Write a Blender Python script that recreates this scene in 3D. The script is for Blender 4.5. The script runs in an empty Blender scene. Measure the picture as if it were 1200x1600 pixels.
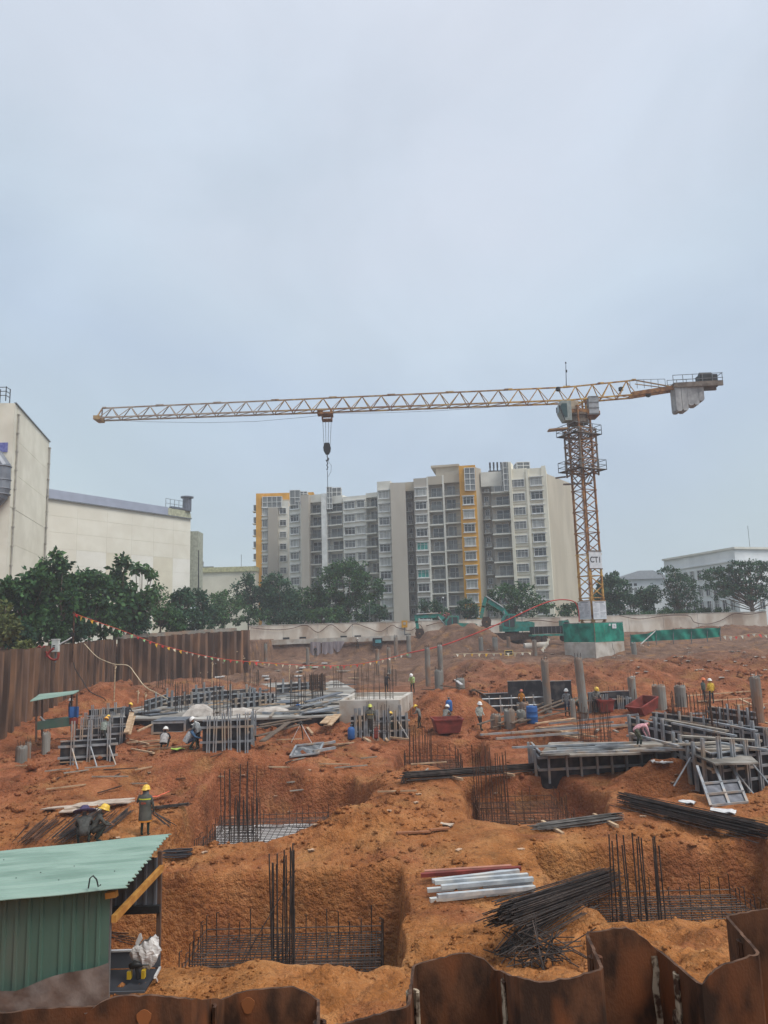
import bpy, bmesh, math, random
import numpy as np
from mathutils import Vector, Matrix
R = random.Random(11)
RS = np.random.RandomState(5)
PI = math.pi
scene = bpy.context.scene
COL = scene.collection
# ------------------------------------------------------------------ camera
EYE = Vector((0.0, 0.0, 1.7))
PITCH = math.radians(9.0)
ROLL = math.radians(1.6)
FPX = 1150.0
FWD = Vector((0, math.cos(PITCH), math.sin(PITCH)))
_r0 = Vector((1, 0, 0)); _u0 = _r0.cross(FWD)
RGT = _r0 * math.cos(ROLL) - _u0 * math.sin(ROLL)
UPV = _r0 * math.sin(ROLL) + _u0 * math.cos(ROLL)
cam_d = bpy.data.cameras.new('camera')
cam = bpy.data.objects.new('camera', cam_d); COL.objects.link(cam)
cam_d.sensor_width = 36.0; cam_d.sensor_fit = 'AUTO'
cam_d.lens = FPX / 1600.0 * 36.0
cam_d.clip_start = 0.1; cam_d.clip_end = 9000
M4 = Matrix((( RGT.x, UPV.x, -FWD.x, EYE.x), (RGT.y, UPV.y, -FWD.y, EYE.y), (RGT.z, UPV.z, -FWD.z, EYE.z), (0, 0, 0, 1)))
cam.matrix_world = M4
scene.camera = cam
# ------------------------------------------------------------------ world, sun, exposure
SUN_EL, SUN_AZ = math.radians(58), math.radians(122)      # azimuth clockwise from +Y: behind the camera
world = bpy.data.worlds.new('World'); scene.world = world; world.use_nodes = True
nt = world.node_tree; nt.nodes.clear()
def N(t, **kw):
    n = nt.nodes.new(t)
    for k, v in kw.items(): setattr(n, k, v)
    return n
out = N('ShaderNodeOutputWorld'); bg = N('ShaderNodeBackground'); bg.inputs[1].default_value = 0.1
sky = N('ShaderNodeTexSky', sky_type='NISHITA', sun_disc=False)
sky.sun_elevation = SUN_EL; sky.sun_rotation = SUN_AZ; sky.dust_density = 4.0; sky.air_density = 1.3
tc = N('ShaderNodeTexCoord'); sep = N('ShaderNodeSeparateXYZ'); ramp = N('ShaderNodeValToRGB')
nt.links.new(tc.outputs['Generated'], sep.inputs[0])
nz = N('ShaderNodeTexNoise'); nz.inputs['Scale'].default_value = 1.7; nz.inputs['Detail'].default_value = 4; nz.inputs['Roughness'].default_value = .45
mp = N('ShaderNodeMapping'); mp.inputs['Scale'].default_value = (1, 1, 1.6); mp.inputs['Location'].default_value = (3.1, .4, 1.2)
nt.links.new(tc.outputs['Generated'], mp.inputs[0]); nt.links.new(mp.outputs[0], nz.inputs[0])
ma = N('ShaderNodeMath', operation='MULTIPLY_ADD'); ma.inputs[1].default_value = .62; ma.inputs[2].default_value = -.31
nt.links.new(nz.outputs[0], ma.inputs[0])
ad = N('ShaderNodeMath', operation='ADD'); nt.links.new(sep.outputs[2], ad.inputs[0]); nt.links.new(ma.outputs[0], ad.inputs[1])
nt.links.new(ad.outputs[0], ramp.inputs[0])
def srgb(r, g, b): return tuple(((c / 255) / 12.92 if c <= 10 else ((c / 255 + .055) / 1.055) ** 2.4) for c in (r, g, b))
SKY_STOPS = [(0.0, (190, 204, 208)), (0.14, (183, 200, 210)), (0.32, (181, 197, 215)), (0.46, (193, 207, 221)), (0.62, (203, 212, 225)), (0.8, (214, 219, 230)), (1.0, (220, 224, 233))]
cr = ramp.color_ramp
while len(cr.elements) < len(SKY_STOPS): cr.elements.new(.5)
for e, (p, c) in zip(cr.elements, SKY_STOPS): e.position = p; e.color = (*srgb(*c), 1)
sc = N('ShaderNodeVectorMath', operation='SCALE'); sc.inputs['Scale'].default_value = 5.95
nz2 = N('ShaderNodeTexNoise'); nz2.inputs['Scale'].default_value = 2.6; nz2.inputs['Detail'].default_value = 7; nz2.inputs['Roughness'].default_value = .55; nz2.inputs['Distortion'].default_value = .6
nt.links.new(mp.outputs[0], nz2.inputs[0])
mr2 = N('ShaderNodeMapRange'); mr2.inputs[1].default_value = .3; mr2.inputs[2].default_value = .7; mr2.inputs[3].default_value = .97; mr2.inputs[4].default_value = 1.11; nt.links.new(nz2.outputs[0], mr2.inputs[0])
cm = N('ShaderNodeMixRGB', blend_type='MULTIPLY'); cm.inputs[0].default_value = 1; nt.links.new(ramp.outputs[0], cm.inputs[1]); nt.links.new(mr2.outputs[0], cm.inputs[2])
nt.links.new(cm.outputs[0], sc.inputs[0])
mx = N('ShaderNodeMixRGB'); mx.inputs[0].default_value = .93
nt.links.new(sky.outputs[0], mx.inputs[1]); nt.links.new(sc.outputs[0], mx.inputs[2])
nt.links.new(mx.outputs[0], bg.inputs[0]); nt.links.new(bg.outputs[0], out.inputs[0])
sl = bpy.data.lights.new('sun', 'SUN'); sl.energy = 1.5; sl.angle = math.radians(28); sl.color = (1.0, .95, .88)
sun = bpy.data.objects.new('sun', sl); COL.objects.link(sun)
sdir = Vector((math.sin(SUN_AZ) * math.cos(SUN_EL), math.cos(SUN_AZ) * math.cos(SUN_EL), math.sin(SUN_EL)))
sun.rotation_euler = sdir.to_track_quat('Z', 'Y').to_euler(); sun.location = (0, -30, 60)
vs = scene.view_settings; vs.view_transform = 'Standard'; vs.look = 'None'; vs.exposure = 0.85; vs.gamma = 1.0; vs.use_curve_mapping = False
scene.render.engine = 'CYCLES'
cy = scene.cycles
cy.use_denoising = True; cy.max_bounces = 6; cy.diffuse_bounces = 3; cy.glossy_bounces = 2; cy.transmission_bounces = 3; cy.transparent_max_bounces = 8
cy.volume_bounces = 1; cy.use_adaptive_sampling = True
# ------------------------------------------------------------------ unprojection
def ray(px, py): return FWD * FPX + RGT * (px - 600) - UPV * (py - 800)
def up(px, py, Y):
    d = ray(px, py); return EYE + d * (Y / d.y)
def upz(px, py, z):
    d = ray(px, py); return EYE + d * ((z - EYE.z) / d.z)
def proj(p):
    q = Vector(p) - EYE; d = q.dot(FWD); return (600 + FPX * q.dot(RGT) / d, 800 - FPX * q.dot(UPV) / d)
# ------------------------------------------------------------------ materials
MATS = {}
def mat(name, col, rough=.7, metal=0.0, col2=None, scale=2.0, ramp_lo=.4, ramp_hi=.62, bump=0.0, bscale=30.0, stretch=(1, 1, 1), spec=.3, alpha=1.0, trans=0.0, detail=5.0, col3=None, scale3=.4, rand=0.0, island=0.0):
    if name in MATS: return MATS[name]
    m = bpy.data.materials.new(name); m.use_nodes = True; t = m.node_tree
    b = t.nodes['Principled BSDF']
    b.inputs['Roughness'].default_value = rough; b.inputs['Metallic'].default_value = metal
    b.inputs['Specular IOR Level'].default_value = spec
    b.inputs['Alpha'].default_value = alpha; b.inputs['Transmission Weight'].default_value = trans
    if col2 is None: col2 = tuple(c * .72 for c in col)
    g = t.nodes.new('ShaderNodeNewGeometry'); mpn = t.nodes.new('ShaderNodeMapping'); mpn.inputs['Scale'].default_value = stretch
    t.links.new(g.outputs['Position'], mpn.inputs[0])
    n = t.nodes.new('ShaderNodeTexNoise'); n.inputs['Scale'].default_value = scale; n.inputs['Detail'].default_value = detail
    t.links.new(mpn.outputs[0], n.inputs[0])
    r = t.nodes.new('ShaderNodeValToRGB'); r.color_ramp.elements[0].position = ramp_lo; r.color_ramp.elements[1].position = ramp_hi
    r.color_ramp.elements[0].color = (*col2, 1); r.color_ramp.elements[1].color = (*col, 1)
    t.links.new(n.outputs[0], r.inputs[0]); outc = r.outputs[0]
    if col3 is not None:
        n3 = t.nodes.new('ShaderNodeTexNoise'); n3.inputs['Scale'].default_value = scale3; n3.inputs['Detail'].default_value = 6
        t.links.new(mpn.outputs[0], n3.inputs[0])
        r3 = t.nodes.new('ShaderNodeValToRGB'); r3.color_ramp.elements[0].position = .48; r3.color_ramp.elements[1].position = .66
        t.links.new(n3.outputs[0], r3.inputs[0])
        mm = t.nodes.new('ShaderNodeMixRGB'); t.links.new(r3.outputs[0], mm.inputs[0]); t.links.new(outc, mm.inputs[1]); mm.inputs[2].default_value = (*col3, 1)
        outc = mm.outputs[0]
    if island > 0:
        rm = t.nodes.new('ShaderNodeMapRange'); rm.inputs[3].default_value = 1 - island; rm.inputs[4].default_value = 1 + island; t.links.new(g.outputs['Random Per Island'], rm.inputs[0])
        rx = t.nodes.new('ShaderNodeMixRGB'); rx.blend_type = 'MULTIPLY'; rx.inputs[0].default_value = 1; t.links.new(outc, rx.inputs[1]); t.links.new(rm.outputs[0], rx.inputs[2]); outc = rx.outputs[0]
    if rand > 0:
        oi = t.nodes.new('ShaderNodeObjectInfo'); rm = t.nodes.new('ShaderNodeMapRange'); rm.inputs[3].default_value = 1 - rand; rm.inputs[4].default_value = 1 + rand; t.links.new(oi.outputs['Random'], rm.inputs[0])
        rx = t.nodes.new('ShaderNodeMixRGB'); rx.blend_type = 'MULTIPLY'; rx.inputs[0].default_value = 1; t.links.new(outc, rx.inputs[1]); t.links.new(rm.outputs[0], rx.inputs[2]); outc = rx.outputs[0]
    t.links.new(outc, b.inputs['Base Color'])
    if bump > 0:
        bn = t.nodes.new('ShaderNodeTexNoise'); bn.inputs['Scale'].default_value = bscale; bn.inputs['Detail'].default_value = 6
        t.links.new(mpn.outputs[0], bn.inputs[0])
        bp = t.nodes.new('ShaderNodeBump'); bp.inputs['Strength'].default_value = bump; bp.inputs['Distance'].default_value = .05
        t.links.new(bn.outputs[0], bp.inputs['Height']); t.links.new(bp.outputs[0], b.inputs['Normal'])
    MATS[name] = m
    return m
# ------------------------------------------------------------------ mesh builder
class MB:
    def __init__(s): s.v = []; s.f = []; s.m = []
    def add(s, vs, fs, mi=0):
        o = len(s.v); s.v.extend([tuple(v) for v in vs]); s.f.extend([tuple(i + o for i in f) for f in fs]); s.m.extend([mi] * len(fs)); return s
    def box(s, cx, cy, cz, sx, sy, sz, rz=0.0, mi=0):
        x, y, z = sx / 2, sy / 2, sz / 2; c, n = math.cos(rz), math.sin(rz)
        pts = [(a * x, b * y, d * z) for d in (-1, 1) for a, b in ((-1, -1), (1, -1), (1, 1), (-1, 1))]
        return s.add([(cx + p[0] * c - p[1] * n, cy + p[0] * n + p[1] * c, cz + p[2]) for p in pts],
              [(3, 2, 1, 0), (4, 5, 6, 7), (0, 1, 5, 4), (1, 2, 6, 5), (2, 3, 7, 6), (3, 0, 4, 7)], mi)
    def bar(s, p, q, w, h=None, mi=0, ref=(0, 0, 1)):
        p = Vector(p); q = Vector(q); d = q - p
        if d.length < 1e-6: return s
        h = w if h is None else h; d.normalize(); rf = Vector(ref)
        if abs(d.dot(rf)) > .98: rf = Vector((0, 1, 0)) if abs(d.y) < .9 else Vector((1, 0, 0))
        a = d.cross(rf).normalized(); b = a.cross(d)
        a = a * (w / 2); b = b * (h / 2)
        vs = [p - a - b, p + a - b, p + a + b, p - a + b, q - a - b, q + a - b, q + a + b, q - a + b]
        return s.add(vs, [(3, 2, 1, 0), (4, 5, 6, 7), (0, 1, 5, 4), (1, 2, 6, 5), (2, 3, 7, 6), (3, 0, 4, 7)], mi)
    def tube(s, pts, r, n=6, mi=0, cap=True):
        pts = [Vector(p) for p in pts]; rs = r if isinstance(r, (list, tuple)) else [r] * len(pts)
        o = len(s.v); prev = None
        for i, p in enumerate(pts):
            d = (pts[min(i + 1, len(pts) - 1)] - pts[max(i - 1, 0)])
            if d.length < 1e-9: d = Vector((0, 0, 1))
            d.normalize()
            if prev is None:
                rf = Vector((0, 0, 1)) if abs(d.z) < .9 else Vector((1, 0, 0))
                a = d.cross(rf).normalized()
            else:
                a = prev - d * prev.dot(d)
                a = a.normalized() if a.length > 1e-6 else d.orthogonal().normalized()
            b = d.cross(a); prev = a
            for k in range(n):
                t = 2 * PI * k / n; s.v.append(tuple(p + (a * math.cos(t) + b * math.sin(t)) * rs[i]))
        for i in range(len(pts) - 1):
            for k in range(n):
                k2 = (k + 1) % n; s.f.append((o + i * n + k, o + i * n + k2, o + (i + 1) * n + k2, o + (i + 1) * n + k)); s.m.append(mi)
        if cap:
            s.f.append(tuple(o + k for k in reversed(range(n)))); s.m.append(mi)
            e = o + (len(pts) - 1) * n; s.f.append(tuple(e + k for k in range(n))); s.m.append(mi)
        return s
    def prism(s, poly, z0, z1, mi=0):
        n = len(poly); vs = [(x, y, z0) for x, y in poly] + [(x, y, z1) for x, y in poly]
        return s.add(vs, [tuple(reversed(range(n))), tuple(range(n, 2 * n))] + [(i, (i + 1) % n, n + (i + 1) % n, n + i) for i in range(n)], mi)
    def slab(s, pts, n_vec, mi=0):
        """closed plate: polygon pts (3-D) extruded by n_vec"""
        n = len(pts); a = [Vector(p) for p in pts]; nv = Vector(n_vec); vs = a + [p + nv for p in a]
        return s.add(vs, [tuple(reversed(range(n))), tuple(range(n, 2 * n))] + [(i, (i + 1) % n, n + (i + 1) % n, n + i) for i in range(n)], mi)
    def lathe(s, prof, n=16, c=(0, 0, 0), mi=0, cap=True, sy=1.0):
        o = len(s.v)
        for r, z in prof:
            for k in range(n):
                t = 2 * PI * k / n; s.v.append((c[0] + r * math.cos(t), c[1] + r * math.sin(t) * sy, c[2] + z))
        for i in range(len(prof) - 1):
            for k in range(n):
                k2 = (k + 1) % n; s.f.append((o + i * n + k, o + i * n + k2, o + (i + 1) * n + k2, o + (i + 1) * n + k)); s.m.append(mi)
        if cap:
            s.f.append(tuple(o + k for k in reversed(range(n)))); s.m.append(mi)
            e = o + (len(prof) - 1) * n; s.f.append(tuple(e + k for k in range(n))); s.m.append(mi)
        return s
    def grid(s, rows, mi=0):
        o = len(s.v); nc = len(rows[0])
        for r in rows: s.v.extend([tuple(p) for p in r])
        for i in range(len(rows) - 1):
            for j in range(nc - 1):
                s.f.append((o + i * nc + j, o + i * nc + j + 1, o + (i + 1) * nc + j + 1, o + (i + 1) * nc + j)); s.m.append(mi)
        return s
    def mesh(s, name, mats, smooth=False):
        me = bpy.data.meshes.new(name); me.from_pydata(s.v, [], s.f)
        for m in (mats if isinstance(mats, (list, tuple)) else [mats]): me.materials.append(m)
        if any(s.m): me.polygons.foreach_set('material_index', s.m)
        if smooth: me.polygons.foreach_set('use_smooth', [True] * len(me.polygons))
        me.update(); return me
    def build(s, name, mats, parent=None, smooth=False, loc=None, rz=0.0):
        return inst(name, s.mesh(name, mats, smooth), parent, loc, rz)
def inst(name, me, parent=None, loc=None, rz=0.0, scale=None, rot=None):
    o = bpy.data.objects.new(name, me); COL.objects.link(o)
    if loc is not None: o.location = loc
    if rot is not None: o.rotation_euler = rot
    elif rz: o.rotation_euler = (0, 0, rz)
    if scale is not None: o.scale = scale
    if parent is not None: o.parent = parent
    return o
def tag(o, label=None, cat=None, group=None, kind=None):
    if label: o['label'] = label
    if cat: o['category'] = cat
    if group: o['group'] = group
    if kind: o['kind'] = kind
    return o
def root(name, label, cat, loc=(0, 0, 0), rz=0.0, group=None):
    o = bpy.data.objects.new(name, None); COL.objects.link(o); o.empty_display_size = .2
    o.location = loc; o.rotation_euler = (0, 0, rz)
    return tag(o, label, cat, group)
def copy_tree(o, parent=None):
    c = o.copy(); COL.objects.link(c)
    if parent is not None: c.parent = parent
    for ch in list(o.children): copy_tree(ch, c)
    return c
def text_mesh(txt, size, depth=.004):
    cu = bpy.data.curves.new('lettering', 'FONT'); cu.body = txt; cu.size = size; cu.extrude = depth; cu.offset = size * .022; cu.align_x = 'CENTER'; cu.align_y = 'CENTER'
    o = bpy.data.objects.new('lettering_tmp', cu); COL.objects.link(o)
    bpy.context.view_layer.update()
    me = bpy.data.meshes.new_from_object(o.evaluated_get(bpy.context.evaluated_depsgraph_get()))
    bpy.data.objects.remove(o); return me
# ------------------------------------------------------------------ terrain
def _hash(ix, iy, s):
    h = (ix.astype(np.int64) * 374761393 + iy.astype(np.int64) * 668265263 + s * 974711) & 0xffffffff
    h = ((h ^ (h >> 13)) * 1274126177) & 0xffffffff
    h = h ^ (h >> 16)
    return (h & 0xffff).astype(np.float64) / 65535.0
def vnoise(x, y, s=0):
    ix = np.floor(x); iy = np.floor(y); fx = x - ix; fy = y - iy
    fx = fx * fx * (3 - 2 * fx); fy = fy * fy * (3 - 2 * fy)
    a = _hash(ix, iy, s); b = _hash(ix + 1, iy, s); c = _hash(ix, iy + 1, s); d = _hash(ix + 1, iy + 1, s)
    return (a + (b - a) * fx) * (1 - fy) + (c + (d - c) * fx) * fy - .5
def fbm(x, y, lam, oct=3, s=0, gain=.5):
    t = 0; a = 1.0; f = 1.0 / lam
    for k in range(oct):
        t = t + a * vnoise(x * f + 17.3 * k, y * f - 9.1 * k, s + k); a *= gain; f *= 2.07
    return t
def sstep(a, b, x):
    t = np.clip((x - a) / (b - a), 0, 1); return t * t * (3 - 2 * t)
def sdpoly(x, y, P):
    """signed distance, negative inside"""
    d = np.full(x.shape, 1e9); ins = np.zeros(x.shape, bool); n = len(P)
    for i in range(n):
        ax, ay = P[i]; bx, by = P[(i + 1) % n]; ex, ey = bx - ax, by - ay
        t = np.clip(((x - ax) * ex + (y - ay) * ey) / (ex * ex + ey * ey), 0, 1)
        d = np.minimum(d, np.hypot(x - ax - t * ex, y - ay - t * ey))
        c = ((ay > y) != (by > y)) & (x < (bx - ax) * (y - ay) / (by - ay + 1e-12) + ax)
        ins ^= c
    return np.where(ins, -d, d)
PILE_LINE = [(-18.5, 0.0), (-21.0, 30.0), (-23.4, 44.0), (-28.5, 78.0), (-17.6, 95.0), (-17.6, 118.0)]
OUTSIDE = [(-400, 3.2)] + [(-18.6, 3.2)] + [(a - .35, b) for a, b in PILE_LINE[1:4]] + [(-17.9, 95.5), (-17.9, 119.0), (-400, 119.0)]
# (polygon, floor drop, wall run)
PITS = [
    ([(-8.6, 15.9), (0.1, 15.7), (0.15, 21.7), (-8.6, 22.3)], 2.3, .4),
    ([(-7.7, 24.6), (-2.2, 25.6), (-.2, 30.5), (-1.8, 34.3), (-7.7, 34.8)], 1.95, .45),
    ([(2.8, 25.9), (6.8, 26.1), (8.2, 30.0), (7.0, 33.0), (2.9, 32.6)], 1.25, .6),
    ([(.3, 34.6), (4.6, 34.8), (5.0, 43.0), (.5, 42.6)], 1.3, .6),
    ([(4.9, 17.0), (10.3, 17.3), (10.8, 23.0), (4.0, 23.1)], 2.1, .5),
    ([(9.0, 28.4), (14.6, 29.0), (14.4, 32.2), (9.4, 31.6)], 1.0, .5),
    ([(-11.5, 31.0), (-8.5, 30.6), (-8.6, 34.5), (-12.0, 34.8)], .55, .9),
    ([(6.2, 40.0), (9.5, 40.0), (9.5, 45.5), (6.2, 45.5)], .9, .6),
    ([(-3.3, 42.0), (-1.0, 41.0), (2.8, 48.0), (.2, 49.0)], .5, .8),
    ([(9.0, 35.5), (20.0, 35.0), (27, 47), (12, 49)], .25, 1.2),
]
# (x, y, rx, ry, height, power)
MOUNDS = [
    (12.5, 31.8, 2.7, 1.2, .85, 4), (4.2, 51.5, 2.6, 2.6, 1.75, 4), (-4.2, 39.5, 3.2, 2.6, .75, 2), (-14.5, 36.5, 6.0, 2.4, .55, 2), (-8.5, 37.6, 2.4, 2.0, .5, 2),
    (-23.0, 62.0, 4.2, 5.5, 2.3, 2), (-18.5, 72.0, 6.0, 5.0, 1.5, 2), (-25.0, 50.0, 3.0, 6.0, 1.1, 2), (-13.0, 90, 4.5, 4.0, 1.0, 2),
    (7.5, 104.0, 5.6, 5.0, 2.7, 2), (13.0, 102.0, 3.6, 4.0, 1.7, 2), (21.0, 98.0, 4.0, 3.2, .4, 2), (1.5, 92.0, 6.0, 6.0, .8, 2), (-6.0, 94.0, 3.0, 3.0, .8, 2),
    (38.0, 110.0, 8.0, 4.0, .5, 2), (52.0, 111.0, 7.0, 3.5, 1.2, 2), (34, 62, 5, 4, .5, 2), (-.8, 25.2, 1.6, 1.4, .45, 2), (18.0, 27.0, 3.5, 3.0, .6, 2),
    (2.6, 13.4, 2.4, 1.8, .4, 2),
    (38, 80, 6, 4, .7, 2), (48, 90, 6, 4, .8, 2), (33, 99, 6, 3, .5, 2), (7.5, 76, 3.0, 3, .6, 2), (-12, 44, 3, 2, .45, 2), (-6.5, 36.3, 4.0, 1.3, .6, 2), (1.2, 31.5, 1.6, 2.6, .5, 2), (-10.5, 27.5, 2.2, 2.6, .45, 2),
]
def base_h(x, y):
    left = np.interp(y, [0, 45, 52, 88, 101, 115.6, 117.0, 118.5, 400], [-4.8, -4.7, -4.35, -4.2, -2.7, -2.3, -.05, .2, .1])
    right = np.interp(y, [0, 40, 47, 54, 57, 60.5, 64.5, 70, 80, 90, 100, 106, 116.5, 118.5, 400], [-4.8, -4.7, -4.5, -4.35, -4.2, -3.3, -2.25, -2.2, -2.4, -2.4, -1.6, -1.1, .1, .2, .1])
    w = sstep(2.5, 9.0, x + 1.2 * fbm(x, y, 9, 2, 3))
    return left * (1 - w) + right * w
def H(x, y, fine=True):
    x = np.asarray(x, float); y = np.asarray(y, float)
    h = base_h(x, y)
    far = sstep(121, 126, y)
    site = (1 - far) * sstep(3.2, 9, y)
    n1 = fbm(x, y, 7.0, 3, 1); n2 = fbm(x, y, 1.9, 3, 5); n3 = fbm(x, y, .55, 3, 9)
    h = h + site * (.55 * n1 + .2 * n2)
    for (mx_, my, rx, ry, hh, pw) in MOUNDS:
        d2 = ((x - mx_) / rx) ** 2 + ((y - my) / ry) ** 2
        h = h + hh * np.exp(-d2 ** (pw / 2)) * (1 + .3 * n2)
    pit = np.zeros_like(x); cut = np.zeros_like(x)
    for P, dp, w in PITS:
        sd = sdpoly(x, y, P) + .6 * fbm(x, y, 3.4, 2, 31) + .14 * fbm(x, y, .9, 2, 33) + .08 * n3
        k = sstep(w * .5, -w * .5, sd)
        pit = np.maximum(pit, k * dp); cut = np.maximum(cut, sstep(w * 1.2, w * .4, np.abs(sd)))
    h = h - pit
    if fine:
        rough = (.35 + 1.25 * sstep(-.3, .35, fbm(x, y, 5.0, 2, 61))) * (1 - .75 * cut)
        h = h + site * rough * (.15 * n3 + .075 * fbm(x, y, .21, 3, 21))
        r2 = fbm(x, y, 1.1, 2, 71); h = h + site * .16 * np.abs(r2)
        # excavator slope gullies on the far bank
        g = sstep(55, 59, y) * sstep(84, 70, y) * sstep(3, 8, x)
        h = h + g * (.9 * fbm(x * 1.0 + y * .25, y * .2, 1.3, 4, 41) - .5 * np.abs(fbm(x, y * .4, 3.2, 2, 43)))
        f2 = sstep(60, 85, y); h = h + site * f2 * (.7 * (np.abs(fbm(x, y, 4.5, 3, 51)) - .2) + .22 * fbm(x, y, 1.2, 2, 53))
    o = sdpoly(x, y, OUTSIDE)
    k = sstep(.12, -.12, o)
    h = h * (1 - k) + (.55 + .1 * n1) * k
    street = (y < 3.15)
    return np.where(street, 0.0, h)
def hz(x, y): return float(H(np.array([x]), np.array([y]))[0])
def gp(px, py, y0=8.0, y1=125.0):
    d = ray(px, py); ys = np.geomspace(y0, y1, 1400); t = ys / d.y
    xs = EYE.x + d.x * t; zs = EYE.z + d.z * t; hh = H(xs, ys)
    i = np.argmax(zs <= hh) if (zs <= hh).any() else len(ys) - 1
    return Vector((xs[i], ys[i], hh[i]))
def gz(x, y): return Vector((x, y, hz(x, y)))
rows = [-300, -60, -20, -5, 0, 3.10, 3.2] + list(np.arange(3.6, 13.0, .3))
y = 13.0
while y < 126: rows.append(y); y += max(.055, .0036 * y)
rows += [127, 130, 135, 142, 152, 170, 200, 250, 330, 450, 700, 1100, 1800, 3000, 4500]
cols = [-3.0, -2.0, -1.5, -1.2, -1.0, -.85, -.75, -.68, -.63] + list(np.arange(-.6, .6001, .003)) + [.63, .68, .75, .85, 1.0, 1.2, 1.5, 2.0, 3.0]
RY = np.array(rows); CT = np.array(cols)
GX = CT[None, :] * np.maximum(np.abs(RY), 14.0)[:, None]; GY = np.repeat(RY[:, None], len(CT), 1)
GZ = H(GX.ravel(), GY.ravel()).reshape(GX.shape)
nr, nc = GX.shape
me = bpy.data.meshes.new('ground')
vv = np.stack([GX, GY, GZ], -1).reshape(-1, 3)
idx = np.arange(nr * nc).reshape(nr, nc)
fq = np.stack([idx[:-1, :-1], idx[:-1, 1:], idx[1:, 1:], idx[1:, :-1]], -1).reshape(-1, 4)
me.vertices.add(len(vv)); me.vertices.foreach_set('co', vv.ravel())
me.loops.add(fq.size); me.loops.foreach_set('vertex_index', fq.ravel().astype(np.int32))
me.polygons.add(len(fq)); me.polygons.foreach_set('loop_start', np.arange(0, fq.size, 4, dtype=np.int32))
me.polygons.foreach_set('use_smooth', np.ones(len(fq), bool)); me.update(); me.validate()
def soil_material():
    m = bpy.data.materials.new('red_soil'); m.use_nodes = True; t = m.node_tree; b = t.nodes['Principled BSDF']
    b.inputs['Roughness'].default_value = .95; b.inputs['Specular IOR Level'].default_value = .1
    L = t.links.new
    g = t.nodes.new('ShaderNodeNewGeometry'); sp = t.nodes.new('ShaderNodeSeparateXYZ'); L(g.outputs['Position'], sp.inputs[0])
    def noise(scale, detail=6, rough=.55, vec=None, dist=0):
        n = t.nodes.new('ShaderNodeTexNoise'); n.inputs['Scale'].default_value = scale; n.inputs['Detail'].default_value = detail; n.inputs['Roughness'].default_value = rough
        n.inputs['Distortion'].default_value = dist
        L(vec or g.outputs['Position'], n.inputs[0]); return n.outputs[0]
    def rampn(src, stops):
        r = t.nodes.new('ShaderNodeValToRGB'); e = r.color_ramp.elements
        while len(e) < len(stops): e.new(.5)
        for q, (p, c) in zip(e, stops): q.position = p; q.color = (*c, 1) if len(c) == 3 else c
        L(src, r.inputs[0]); return r.outputs[0]
    def mixc(f, a, bb, bt='MIX'):
        x = t.nodes.new('ShaderNodeMixRGB'); x.blend_type = bt
        for i, s in enumerate((f, a, bb)):
            if hasattr(s, 'links'): L(s, x.inputs[i])
            else: x.inputs[i].default_value = s if i == 0 else (*s, 1)
        return x.outputs[0]
    def mr(src, a, b_, c=0., d=1.):
        x = t.nodes.new('ShaderNodeMapRange'); x.inputs[1].default_value = a; x.inputs[2].default_value = b_; x.inputs[3].default_value = c; x.inputs[4].default_value = d
        L(src, x.inputs[0]); return x.outputs[0]
    BW = ((0, 0, 0), (1, 1, 1))
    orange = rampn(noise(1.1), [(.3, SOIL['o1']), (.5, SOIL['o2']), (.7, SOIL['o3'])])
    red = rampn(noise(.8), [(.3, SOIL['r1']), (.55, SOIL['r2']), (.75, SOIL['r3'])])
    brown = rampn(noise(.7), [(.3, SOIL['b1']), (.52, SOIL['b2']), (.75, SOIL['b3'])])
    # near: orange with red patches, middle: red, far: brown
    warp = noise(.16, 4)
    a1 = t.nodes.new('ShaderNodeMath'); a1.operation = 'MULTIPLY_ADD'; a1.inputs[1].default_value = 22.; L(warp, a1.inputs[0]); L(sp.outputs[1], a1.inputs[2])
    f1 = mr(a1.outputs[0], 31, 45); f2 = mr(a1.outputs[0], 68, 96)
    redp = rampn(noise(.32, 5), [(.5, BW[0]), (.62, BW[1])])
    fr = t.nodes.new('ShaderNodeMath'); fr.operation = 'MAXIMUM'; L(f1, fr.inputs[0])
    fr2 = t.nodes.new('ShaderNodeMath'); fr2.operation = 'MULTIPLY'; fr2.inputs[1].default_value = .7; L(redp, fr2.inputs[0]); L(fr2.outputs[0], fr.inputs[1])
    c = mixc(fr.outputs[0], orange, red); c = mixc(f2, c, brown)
    # ochre and grey wash
    och = rampn(noise(.5, 7, .65), [(.52, BW[0]), (.68, (.55, .55, .55))]); c = mixc(och, c, SOIL['ochre'])
    # dry crumbs, dark damp spots
    cr_ = rampn(noise(9.0, 6, .7), [(.56, BW[0]), (.72, (.5, .5, .5))]); c = mixc(cr_, c, SOIL['pale'])
    dk = rampn(noise(2.7, 7, .7), [(.32, (.55, .55, .55)), (.46, BW[0])]); c = mixc(dk, c, SOIL['dark'])
    hf = mr(noise(22.0, 7, .75), .3, .7, .8, 1.2); c = mixc(1.0, c, hf, 'MULTIPLY')
    # street side beyond the wall: grey green verge
    fs = mr(sp.outputs[1], 119.0, 120.0); c = mixc(fs, c, (.09, .1, .06))
    L(c, b.inputs['Base Color'])
    mpz = t.nodes.new('ShaderNodeMapping'); mpz.inputs['Scale'].default_value = (1, 1, .22); L(g.outputs['Position'], mpz.inputs[0])
    n1 = noise(5.0, 8, .62); n2 = noise(9.0, 5, .6, mpz.outputs[0]); n3 = noise(38.0, 4, .7)
    s = t.nodes.new('ShaderNodeMath'); s.operation = 'MULTIPLY_ADD'; s.inputs[1].default_value = .55; L(n2, s.inputs[0]); L(n1, s.inputs[2])
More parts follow.
